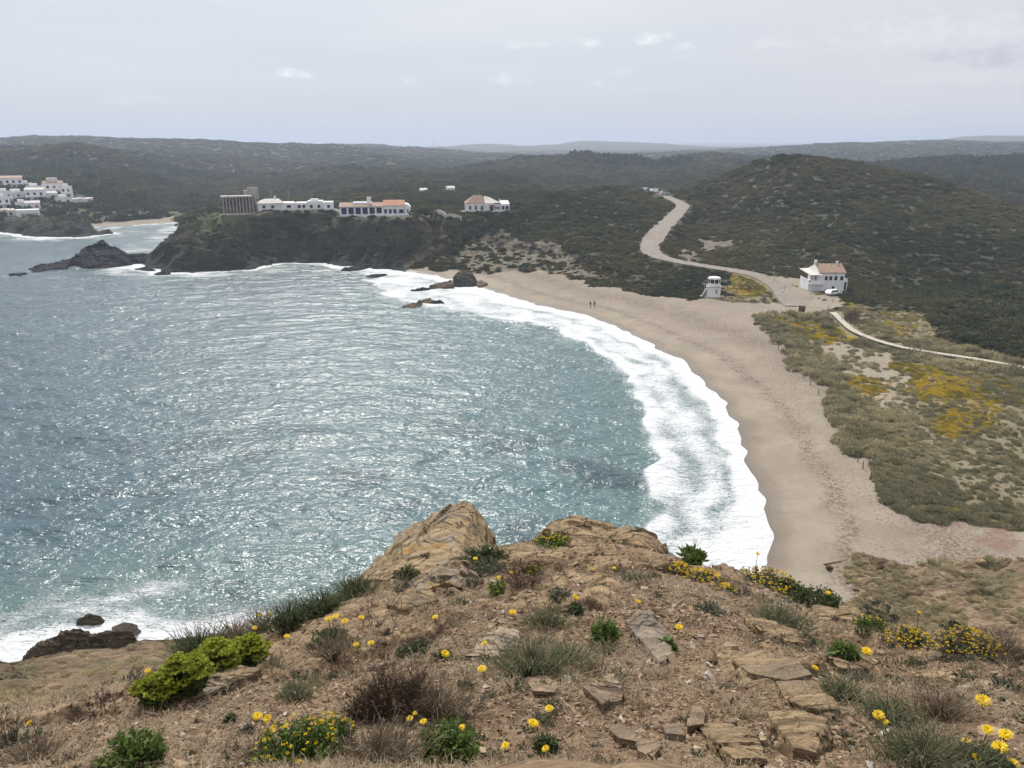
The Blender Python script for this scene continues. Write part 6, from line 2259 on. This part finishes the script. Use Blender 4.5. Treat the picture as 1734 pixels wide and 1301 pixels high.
m_.box(W * .22, W * .5, -1.2, 6, -1, 3.1)
m_.box(-W * .1, W * .1, 1, 4, 3.5, 4.2)
m_.build('wall', M_WHITE, o)
for xx, yy in ((-.40, 0), (-.28, 0), (-.08, -.6), (.12, -.6), (.38, -1.2)):
    window(o, W * xx, .9, 1.1, 1.2, yy)
m_ = MB()
m_.box(-W * .52, W * .1, -3, -2.7, -1, .6)
m_.build('garden_parapet', M_STONEW, o)

# ruined pavilion
o, k = site('ruined_pavilion', 408, 365, 4, 'grey ruined pavilion of close-set pillars under a flat slab on the headland', 'ruin')
W = 56 * k
HH = 7.0
m_ = MB()
m_.box(-W * .47, W * .47, 3.5, 4.2, 0, HH - .5)
m_.build('back_wall', plain('dark_back_wall', (.17, .15, .125), .9, .25, 1.0, obj=False), o)  # back wall in a darker tone than the pillars
for i in range(11):
    xx = -W * .47 + W * .94 * i / 10
    m_ = MB()
    lean = (i - 7) * .10 if i > 7 else 0
    hh = HH - .5 - (0.0 if i < 9 else .5)
    m_.hexa([(xx - .22 + lean, 0, 0), (xx + .22 + lean, 0, 0), (xx + .22 + lean, .5, 0), (xx - .22 + lean, .5, 0), (xx - .2, 0, hh), (xx + .2, 0, hh), (xx + .2, .5, hh), (xx - .2, .5, hh)])
    m_.build('pillar', M_GREYW, o)
m_ = MB()
m_.box(-W * .52, W * .36, -.4, 4.6, HH - .5, HH)
m_.build('roof_slab', M_STONEW, o)
m_ = MB()
m_.box(-W * .62, W * .5, -1.6, -1.1, -.5, .6)
m_.build('plinth', M_STONEW, o)
m_ = MB()
m_.box(W * .18, W * .62, 6, 9, HH - 1.5, HH + 1.6)
m_.box(W * .3, W * .6, 6.2, 8.6, HH + 1.6, HH + 2.6)
m_.build('rear_block', M_GREYW, o)

# house by the beach
o, k = site('beach_house', 1405, 493, 22, 'two-storey white house with tiled roof and verandah at the foot of the hill', 'house')
s_ = k * 1.0
W = 47 * k       # width of the long side facing the beach
m_ = MB()
Hh = 5.2
Dp = 7.5
m_.polyx([(-0.0, -.8), (Dp, -.8), (Dp, Hh + .2), (Dp * .5, Hh + 1.5), (0, Hh - .2)], -W * .48, W * .48)
m_.build('wall', M_WHITE, o)
m_ = MB()
m_.hexa([(-W * .45, -.35, Hh - .25), (W * .50, -.35, Hh - .25), (W * .50, Dp * .5, Hh + 1.62), (-W * .45, Dp * .5, Hh + 1.62), (-W * .45, -.35, Hh - .05), (W * .50, -.35, Hh - .05), (W * .50, Dp * .5, Hh + 1.85), (-W * .45, Dp * .5, Hh + 1.85)])
m_.hexa([(-W * .45, Dp * .5, Hh + 1.62), (W * .50, Dp * .5, Hh + 1.62), (W * .50, Dp + .3, Hh), (-W * .45, Dp + .3, Hh), (-W * .45, Dp * .5, Hh + 1.85), (W * .50, Dp * .5, Hh + 1.85), (W * .50, Dp + .3, Hh + .2), (-W * .45, Dp + .3, Hh + .2)])
m_.build('roof', M_ROOF2, o)
for (xa, ya, hh, ww) in ((-W * .46, Dp * .5, 2.6, .55), (W * .30, Dp * .45, 2.3, .45)):
    m_ = MB()
    m_.box(xa, xa + ww, ya, ya + ww, Hh + .8, Hh + hh)
    m_.box(xa - .08, xa + ww + .08, ya - .08, ya + ww + .08, Hh + hh, Hh + hh + .15)
    m_.build('chimney', M_WHITE, o)
for xx in (-.18, -.02, .16, .37):
    window(o, W * xx, 3.0, .85, 1.1, 0)
window(o, W * .10, .35, .7, 1.0, 0)
# verandah on the left end
m_ = MB()
m_.box(-W * .48 - 2.3, -W * .48, .3, Dp - .5, -1.0, 2.2)
m_.box(-W * .48 - 2.3, -W * .48 - 2.15, .2, Dp - .5, 2.2, 3.1)
m_.box(-W * .48 - 2.3, -W * .26, -1.3, -1.15, 2.2, 3.1)
m_.box(-W * .48 - 2.3, -W * .26, -1.3, .3, 2.0, 2.2)
m_.build('verandah', M_WHITE, o)
m_ = MB()
for xx in (-W * .48 - 2.2, -W * .48 - 1.5):
    m_.box(xx, xx + .18, -1.28, -1.12, 3.1, 4.6)
m_.hexa([(-W * .48 - 2.6, -1.6, 4.5), (-W * .40, -1.6, 4.5), (-W * .40, Dp, 5.1), (-W * .48 - 2.6, Dp, 4.9), (-W * .48 - 2.6, -1.6, 4.7), (-W * .40, -1.6, 4.7), (-W * .40, Dp, 5.3), (-W * .48 - 2.6, Dp, 5.1)])
m_.build('verandah_roof', M_PALER, o)
window(o, 1.5, 2.5, 1.0, 1.7, -W * .48, side='left')
window(o, 4.5, 2.5, 1.2, 1.7, -W * .48, side='left')
m_ = MB()
m_.box(W * .48, W * .48 + 1.1, 0.5, 5, -.8, 3.2)
m_.build('annex', M_WHITE, o)
window(o, W * .48 + .55, .1, .6, 2.3, .5, name='door')
m_ = MB()
m_.box(-W * .48 - 4.5, -W * .05, -3.0, -2.7, -1.2, -.1)
m_.build('yard_wall', M_STONEW, o)


# ------------------------------------------------------------------ cars
def carpaint(name, col):
    t = NT(name)
    t.color(col)
    t.rough(.3)
    t.put(t.b.inputs['Coat Weight'], .5)
    return t.m


CARP_ = {'white': carpaint('white_car_paint', (.75, .75, .76)), 'dark': carpaint('dark_car_paint', (.03, .035, .05)), 'silver': carpaint('silver_car_paint', (.45, .46, .48)), 'blue': carpaint('blue_car_paint', (.05, .09, .2))}
M_TYRE = plain('tyre_rubber', (.02, .02, .02), .9, .1, 5)


def car(p, yaw, paint, label, group=None, van=False):
    o = add('parked_car', None, label=label, cat='car', group=group, loc=p, rot=(0, 0, yaw))
    L_, Wd = 4.3, 1.75
    z1 = 1.0
    hh = 1.9 if van else 1.48
    prof = [(-2.15, .35), (2.15, .35), (2.15, .8), (1.9, .95), (1.0, z1), (.35, hh), (-1.5 if not van else -2.0, hh), (-2.0, z1), (-2.15, .9)]
    if van:
        prof = [(-2.2, .35), (2.2, .35), (2.2, .9), (1.7, 1.1), (1.1, hh), (-2.15, hh), (-2.2, .9)]
    MB().poly(prof, -Wd / 2, Wd / 2).build('body', CARP_[paint], o)
    g1 = [(.93, z1 + .04), (.38, hh - .08), (-1.42, hh - .08), (-1.85, z1 + .04)] if not van else [(1.35, 1.12), (1.05, hh - .12), (-.2, hh - .12), (-.2, 1.12)]
    for s in (-1, 1):
        MB().poly(g1, s * Wd / 2 - (.0 if s > 0 else .015), s * Wd / 2 + (.015 if s > 0 else 0)).build('side_window', M_GLASS, o)
    sl = MB()
    a, b = ((1.0, z1 + .01), (.36, hh - .02)) if not van else ((1.68, 1.12), (1.12, hh - .03))
    sl.hexa([(a[0] + .02, -.7, a[1]), (a[0] + .02, .7, a[1]), (b[0] + .02, .65, b[1]), (b[0] + .02, -.65, b[1]), (a[0] + .05, -.7, a[1] + .03), (a[0] + .05, .7, a[1] + .03), (b[0] + .05, .65, b[1] + .02), (b[0] + .05, -.65, b[1] + .02)])
    sl.build('windscreen', M_GLASS, o)
    for xx in (-1.35, 1.35):
        for s in (-1, 1):
            w_ = add('wheel', None, o, loc=(xx, s * (Wd / 2 - .08), .32))
            m_ = MB()
            m_.cyl(0, 0, -.11, .11, .32)
            m_.v = [(x, z, y) for x, y, z in m_.v]
            m_.build('tyre', M_TYRE, w_)
            m_ = MB()
            m_.cyl(0, 0, -.13, .13, .18)
            m_.v = [(x, z, y) for x, y, z in m_.v]
            m_.build('rim', M_METAL, w_)
    return o


p = hit(1411, 500)
car((p[0], p[1], gz(p[0], p[1]) + .05), R(25), 'white', 'white car parked in front of the two-storey beach house')
CG = 'cars in the hilltop car park'
ca, cb_ = CARP[0], CARP[-1]
for i, (f_, col, van, lab) in enumerate(((-.12, 'dark', 0, 'dark car at the far left end of the hilltop car park'), (.10, 'silver', 0, 'silver car second from the left in the hilltop car park'), (.30, 'dark', 0, 'dark car in the middle of the hilltop car park'),
                                         (.50, 'white', 0, 'small white car left of the white van in the hilltop car park'), (.78, 'white', 1, 'white van at the right end of the hilltop car park'))):
    q = ca + (cb_ - ca) * f_
    x, y = q[0], q[1] + 1.5
    car((x, y, gz(x, y) + .15), R(70), col, lab, CG, bool(van))
q = ca + (cb_ - ca) * .95
car((q[0] + 2, q[1] - 4.5, gz(q[0] + 2, q[1] - 4.5) + .15), R(10), 'silver', 'silver car parked apart in front of the white van', CG)

# tiny white houses on the plateau
for u, v, w, lab in ((718, 322, 11, 'tiny white house far behind the long villa, the left of two'), (764, 323, 12, 'tiny white house far behind, between the long villa and the hilltop villa')):
    o, k = site('small_house', u, v, 10, lab, 'house')
    W = w * k
    MB().box(-W / 2, W / 2, 0, 6, -1, 3.0).build('wall', M_WHITE, o)
    MB().polyx([(-.3, 3.0), (3, 4.0), (6.3, 3.0)], -W / 2 - .3, W / 2 + .3).build('roof', M_PALER, o)
    window(o, -W * .2, .8, 1.2, 1.2, 0)
    window(o, W * .2, .8, 1.2, 1.2, 0)
    MB().box(-W, -W * .5, 1, 4, -1, .8).build('lean_to', M_WHITE, o)

# the white village on the far shore
M_ROOFP = plain('faded_pink_tiles', (.46, .33, .27), .85, .15, 1.5, obj=False)
VIL = 'white houses of the village at the left edge'
random.seed(12)
vill = [
    (14, 318, 40, 2, 'rc', 'long house with faded pink tiled roof, topmost of the village'), (45, 316, 14, 1, 'f', 'small white block right of the topmost village house'),
    (58, 324, 20, 1, 'f', 'low white house below the topmost village house'), (93, 325, 26, 2, 'b', 'village house with a beige tower room, at the upper right'),
    (113, 333, 14, 2, 'f', 'white house with dark balconies at the right edge of the village'), (84, 333, 22, 1, 'r', 'white arcaded house in the middle of the village row'),
    (60, 337, 26, 2, 'r', 'pinkish-white house with arched windows in the village'), (32, 334, 26, 1, 'f', 'long low white house behind the village centre'),
    (10, 342, 20, 2, 'f', 'stacked white apartment house at the left edge of the photo'), (8, 354, 18, 2, 'f', 'lower white apartment house at the left edge of the photo'),
    (12, 365, 22, 1, 'c', 'cream seafront house lowest at the left edge'), (38, 352, 18, 1, 'f', 'small white cube house above the boathouse'),
    (56, 352, 20, 1, 'r', 'pale-roofed white house right of the cube house'), (25, 366, 18, 1, 'c', 'cream house left of the boathouse'),
    (48, 366, 30, 1, 'g', 'boathouse with wide grey doors at the front of the village'), (108, 342, 22, 1, 'f', 'long low white house with a dark opening at the right end of the village'),
    (126, 342, 8, 1, 's', 'little white hut just right of the village'), (135, 342, 7, 1, 's', 'second little white hut right of the village'), (145, 343, 10, 1, 's', 'white shed at the far right of the village'), (152, 342, 8, 1, 's', 'last tiny white shed by the green field')]
for u, v, w, st_, ty, lab in vill:
    o, k = site('village_house' if ty != 's' else 'shed', u, v, random.uniform(-14, 14), lab, 'house' if ty != 's' else 'shed', VIL)
    W = w * k * 1.12
    hh = 3.4 * st_ if ty != 's' else 2.2
    dp = min(W * .8, 8)
    wallm = {'c': M_CREAM, 'b': M_WHITE}.get(ty, M_WHITE)
    m_ = MB().box(-W / 2, W / 2, 0, dp, -3, hh)
    if ty == 'f':
        m_.box(-W / 2 - .1, W / 2 + .1, -.1, .15, hh - .1, hh + .45)
        m_.box(-W * .3, W * .15, 2, dp - 1, hh, hh + 1.6)
    m_.build('wall', wallm, o)
    if ty in ('r', 'rc', 'b', 's'):
        MB().polyx([(-.4, hh), (dp * .5, hh + (1.2 if ty != 's' else .6)), (dp + .4, hh)], -W / 2 - .2, W / 2 + .2).build('roof', {'rc': M_ROOFP, 'r': M_PALER, 'b': M_ROOF2, 's': M_PALER}[ty], o)
    if ty == 'b':
        MB().box(-W * .25, W * .25, 2, dp - 1, hh + .6, hh + 3.0).build('tower_room', M_CREAM, o)
    if ty == 'g':
        MB().box(-W * .3, W * .42, -.06, 0, -2.5, 1.6).build('door', M_GREYW, o)
    elif ty != 's':
        n_ = max(2, int(W / 3.0))
        for s in range(st_):
            for i in range(n_):
                window(o, -W / 2 + W * (i + .5) / n_, .7 + 3 * s, min(1.3, W / n_ * .5), 1.5, 0, M_GLASS if random.random() < .7 else M_RED)
        if st_ > 1:
            MB().box(-W / 2, W / 2, -1.2, 0, 2.75, 2.95).build('balcony', wallm, o)

# ------------------------------------------------------------------ lifeguard post, board, fences
o, k = site('lifeguard_tower', 1208, 504, 4, 'white lifeguard tower with a windowed cabin, at the back of the beach', 'tower')
s_ = k
w1, h1 = 23 * k, 17 * k
m_ = MB()
m_.hexa([(-w1 * .46, 0, -.5), (w1 * .46, 0, -.5), (w1 * .46, w1 * .9, -.5), (-w1 * .46, w1 * .9, -.5), (-w1 * .5, 0, h1), (w1 * .5, 0, h1), (w1 * .5, w1 * .95, h1), (-w1 * .5, w1 * .95, h1)])
m_.build('base', M_WHITE, o)
MB().box(-w1 * .55, w1 * .55, -.25, w1, h1, h1 + .12).build('platform', M_METAL, o)
MB().box(w1 * .12, w1 * .26, -.03, 0, h1 * .38, h1 * .78).build('plaque', M_GREYW, o)
cw, z0_, z1_ = w1 * .41, h1 + .12, h1 + .12 + 12.5 * k
cab = MB()
cab.cyl(0, w1 * .45, z0_, z0_ + .85, cw * 1.08, n=8)
cab.build('cabin', M_WHITE, o)
MB().cyl(0, w1 * .45, z0_ + .85, z1_ - .05, cw * .98, n=8).build('glazing', M_GLASS, o)
fr_ = MB()
for i in range(8):
    a = 6.2832 * i / 8
    x, y = cw * 1.04 * math.cos(a), w1 * .45 + cw * 1.04 * math.sin(a)
    fr_.cyl(x, y, z0_ + .85, z1_, .09, n=5)
fr_.build('window_posts', M_WHITE, o)
MB().cyl(0, w1 * .45, z1_, z1_ + .42, cw * 1.2, cw * 1.05, n=8).build('roof', M_WHITE, o)
MB().box(-w1 * .95, w1 * .8, -1.0, w1 * .9, -.45, .22).build('plinth', M_STONEW, o)
m_ = MB()
for i in range(5):
    m_.box(-w1 * .62 - .25 * i, -w1 * .5, -.3 - .0 * i, .7, -.2, h1 - .5 * i - .4)
m_.build('steps', M_STONEW, o)
o, k = site('sign_post', 1192, 500, 0, 'tall dark post with a flat top board left of the lifeguard tower', 'sign')
MB().box(-.07, .07, 0, .14, -.3, 3.0).build('post', M_METAL, o)
MB().box(-.7, .7, -.03, .0, 3.0, 3.35).build('board', M_GREYW, o)
o, k = site('information_board', 1357, 532, 0, 'brown wooden information board on two posts by the path to the beach', 'sign')
MB().box(-.75, .75, 0, .08, .55, 1.9).build('panel', M_BROWNW, o)
for s in (-1, 1):
    MB().box(s * .7 - .07, s * .7 + .07, .09, .22, -.3, 2.0).build('post', M_WOODP, o)
MB().box(-.95, .95, -.2, .4, 2.0, 2.1).build('roof', M_BROWNW, o)

# fence posts round the dunes and along the boardwalk
def post_mesh(h, r):
    m_ = MB()
    m_.cyl(0, 0, -.3, h * .55, r, r * .95, 8)
    m_.cyl(0, 0, h * .55, h, r * .95, r * .8, 8)
    me = bpy.data.meshes.new('fence_post')
    me.from_pydata(m_.v, [], m_.f)
    me.materials.append(M_WOODP)
    return me


PM = post_mesh(1.15, .075)
ORD = 'first second third fourth fifth sixth seventh eighth ninth tenth eleventh twelfth thirteenth fourteenth fifteenth sixteenth seventeenth eighteenth nineteenth twentieth'.split()
DF = [(1280, 552), (1291, 561), (1306, 577), (1318, 592), (1332, 608), (1345, 626), (1360, 640), (1372, 652), (1386, 668), (1398, 680), (1409, 694), (1420, 715), (1429, 735), (1437, 751), (1444, 766), (1452, 783), (1461, 795), (1474, 812), (1483, 830), (1502, 858)]
for i, (u, v) in enumerate(DF):
    p = hit(u, v)
    lab = ORD[i] + ' fence post along the dune edge, counted from the road end towards the viewer'
    o = add('fence_post', PM, label=lab, cat='post', group='fence posts along the beach side of the dunes', loc=(p[0], p[1], gz(p[0], p[1])), rot=(random.uniform(-.12, .12), random.uniform(-.12, .12), 0))
BP = [(1462, 577), (1487, 587), (1510, 594), (1544, 600), (1584, 607), (1610, 612), (1645, 617), (1680, 624), (1712, 630)]
for i, (u, v) in enumerate(BP):
    p = hit(u, v)
    o = add('fence_post', PM, label=ORD[i] + ' dark post along the pale boardwalk, counted from the beach house', cat='post', group='posts along the boardwalk', loc=(p[0], p[1], gz(p[0], p[1])), rot=(random.uniform(-.05, .05), random.uniform(-.05, .05), 0))
RP = ((1425, 545, 'short wooden post at the first bend of the boardwalk'), (1410, 512, 'short wooden post below the parked white car'), (1403, 524, 'short wooden post where the boardwalk starts'),
      (1300, 470, 'wooden post on the uphill side of the road left of the beach house'), (1292, 488, 'wooden post on the yellow verge beside the dark bush'), (1310, 478, 'wooden post on the inner edge of the road bend'), (1328, 492, 'wooden post near the lower end of the road'))
for i, (u, v, lab) in enumerate(RP):
    p = hit(u, v)
    add('fence_post', PM, label=lab, cat='post', group='posts by the road', loc=(p[0], p[1], gz(p[0], p[1])))

# rounded single shrubs that stand out
def round_shrub(u, v, w, h, mat, label, n=900, leaf=.10):
    p = hit(u, v)
    k = pxm(p)
    W, Hh = w * k, h * k
    o = add('shrub', None, label=label, cat='shrub', loc=(p[0], p[1], gz(p[0], p[1])))
    g = np.random.default_rng(int(u))
    L = Leafs()
    for i in range(n):
        d = g.normal(size=3)
        d /= np.linalg.norm(d)
        d[2] = abs(d[2])
        r_ = (1 + .3 * float(vn3(np.array([d[0] * 2.5 + u]), np.array([d[1] * 2.5]), np.array([d[2] * 2.5]), 3)[0])) * g.uniform(.55, 1)
        c = d * r_ * np.array([W / 2, W / 2, Hh])
        for _ in range(2):
            L.leaf(c, d + g.normal(size=3) * .7, leaf * 2 * g.uniform(.6, 1.3), leaf, g.uniform(0, 1))
    add('foliage', L.mesh('foliage', mat), o)
    S = Leafs()
    for i in range(7):
        a = 6.28 * i / 7
        S.tube((0, 0, -.1), (math.cos(a) * W * .25, math.sin(a) * W * .25, Hh * .6), .05, .02, .3, 5)
    add('stems', S.mesh('stems', M_TWIG), o)


round_shrub(1443, 543, 30, 22, M_DEAD, 'round reddish-brown bush between the boardwalk and the field', 1100)
round_shrub(1268, 488, 38, 16, M_DGREEN, 'low dark green bush on the yellow verge right of the lifeguard tower', 1100)
round_shrub(1294, 512, 9, 9, M_DEAD, 'small brown bush on the sand left of the road end', 300, .06)
round_shrub(1312, 512, 6, 7, M_DGREEN, 'tiny dark bush beside the road end', 250, .05)
round_shrub(1190, 1000, 2, 2, M_DGREEN, 'x', 1) if False else None
p = hit(1262, 511)
MB().box(-3.2, 3.2, -.15, .15, -.05, .22).build('driftwood_beam', M_WOODP, label='long low timber lying at the top of the sand right of the lifeguard tower', cat='timber', loc=(p[0], p[1], gz(p[0], p[1])), rot=(0, 0, -.35))
p = hit(1410, 954)
MB().cyl(0, 0, -1.1, 1.1, .07, .05, 7).build('driftwood', M_WOODP, label='bleached stick lying at the foot of the right-hand slope', cat='driftwood', loc=(p[0], p[1], gz(p[0], p[1]) + .08), rot=(0, R(88), R(15)))

# distant mast on the skyline
p = D(733, 248.5, 3450)
o = add('radio_mast', None, label='thin lattice mast on the far skyline', cat='mast', loc=(p[0], p[1], p[2] - 4))
MB().cyl(0, 0, 0, 34, 1.2, .5, 6).build('mast', M_METAL, o)
MB().box(-6, 6, -2, 2, 0, 8).build('base_building', M_WHITE, o)


# ------------------------------------------------------------------ two walkers on the wet sand
def person(u, v, yaw, shirt, trousers, label, stride=.25):
    p = hit(u, v)
    o = add('person', None, label=label, cat='person', loc=(p[0], p[1], gz(p[0], p[1])), rot=(0, 0, yaw), group='walkers on the wet sand')
    me = bpy.data.meshes.new('body')
    s = stride
    J = {'pel': (0, 0, .93), 'wai': (0, 0, 1.08), 'che': (0, .01, 1.30), 'nec': (0, .01, 1.48), 'hd0': (0, .0, 1.56), 'hd1': (0, -.01, 1.70),
         'hl': (.10, 0, .90), 'kl': (.11, -s * .6, .50), 'al': (.11, -s * .7, .09), 'tl': (.11, -s * .7 - .16, .03),
         'hr': (-.10, 0, .90), 'kr': (-.11, s * .3, .48), 'ar': (-.11, s * 1.1, .12), 'tr': (-.11, s * 1.1 - .14, .03),
         'sl': (.19, .01, 1.42), 'el': (.25, s * .5, 1.14), 'wl': (.25, s * .4 - .12, .90), 'nl': (.25, s * .3 - .16, .82),
         'sr': (-.19, .01, 1.42), 'er': (-.25, -s * .2, 1.14), 'wr': (-.25, -s * .8, .92), 'nr': (-.25, -s * .9 - .04, .84)}
    E = [('pel', 'wai'), ('wai', 'che'), ('che', 'nec'), ('nec', 'hd0'), ('hd0', 'hd1'), ('pel', 'hl'), ('hl', 'kl'), ('kl', 'al'), ('al', 'tl'), ('pel', 'hr'), ('hr', 'kr'), ('kr', 'ar'), ('ar', 'tr'),
         ('che', 'sl'), ('sl', 'el'), ('el', 'wl'), ('wl', 'nl'), ('che', 'sr'), ('sr', 'er'), ('er', 'wr'), ('wr', 'nr')]
    rad = {'pel': .15, 'wai': .13, 'che': .15, 'nec': .06, 'hd0': .085, 'hd1': .10, 'hl': .095, 'kl': .06, 'al': .045, 'tl': .04, 'sl': .07, 'el': .045, 'wl': .032, 'nl': .03}
    ks = list(J)
    me.from_pydata([J[k_] for k_ in ks], [(ks.index(a), ks.index(b)) for a, b in E], [])
    b = add('body', me, o)
    b.modifiers.new('skin', 'SKIN')
    for i, k_ in enumerate(ks):
        r_ = rad.get(k_, rad.get(k_[0] + 'l', .05))
        me.skin_vertices[0].data[i].radius = (r_, r_)
    me.skin_vertices[0].data[0].use_root = True
    b.modifiers.new('sub', 'SUBSURF').levels = 2
    b.modifiers['sub'].render_levels = 2
    t = NT('walker_skin_and_clothes')
    sp = t.n.new('ShaderNodeSeparateXYZ')
    t.l.new(t.pos(obj=True), sp.inputs[0])
    c = t.mix(t.math('GREATER_THAN', sp.outputs[2], .98), trousers, shirt)
    c = t.mix(t.math('GREATER_THAN', sp.outputs[2], 1.49), c, (.35, .2, .14))
    c = t.mix(t.math('LESS_THAN', sp.outputs[2], .1), c, (.03, .03, .03))
    t.color(c)
    me.materials.append(t.m)
    h_ = MB()
    h_.cyl(0, .01, 1.66, 1.80, .115, .075, 10)
    h_.build('hair', M_TYRE, o)


person(999.5, 521, 2.2, (.03, .03, .045), (.04, .045, .07), 'walker in dark clothes at the water\'s edge, the left one of a pair')
person(1006.5, 521, 2.4, (.09, .03, .03), (.02, .02, .03), 'walker in a dark red top at the water\'s edge, the right one of a pair')

# ------------------------------------------------------------------ air
hz = MB().box(-11500, 11500, -40, 14000, -9, 122)
t = NT('sea_air')
t.n.remove(t.b)
vol = t.n.new('ShaderNodeVolumePrincipled')
vol.inputs['Color'].default_value = (.70, .81, 1.0, 1)
vol.inputs['Density'].default_value = .00025
vol.inputs['Anisotropy'].default_value = .2
t.l.new(vol.outputs[0], t.out.inputs['Volume'])
hz.build('haze', t.m, kind='stuff')
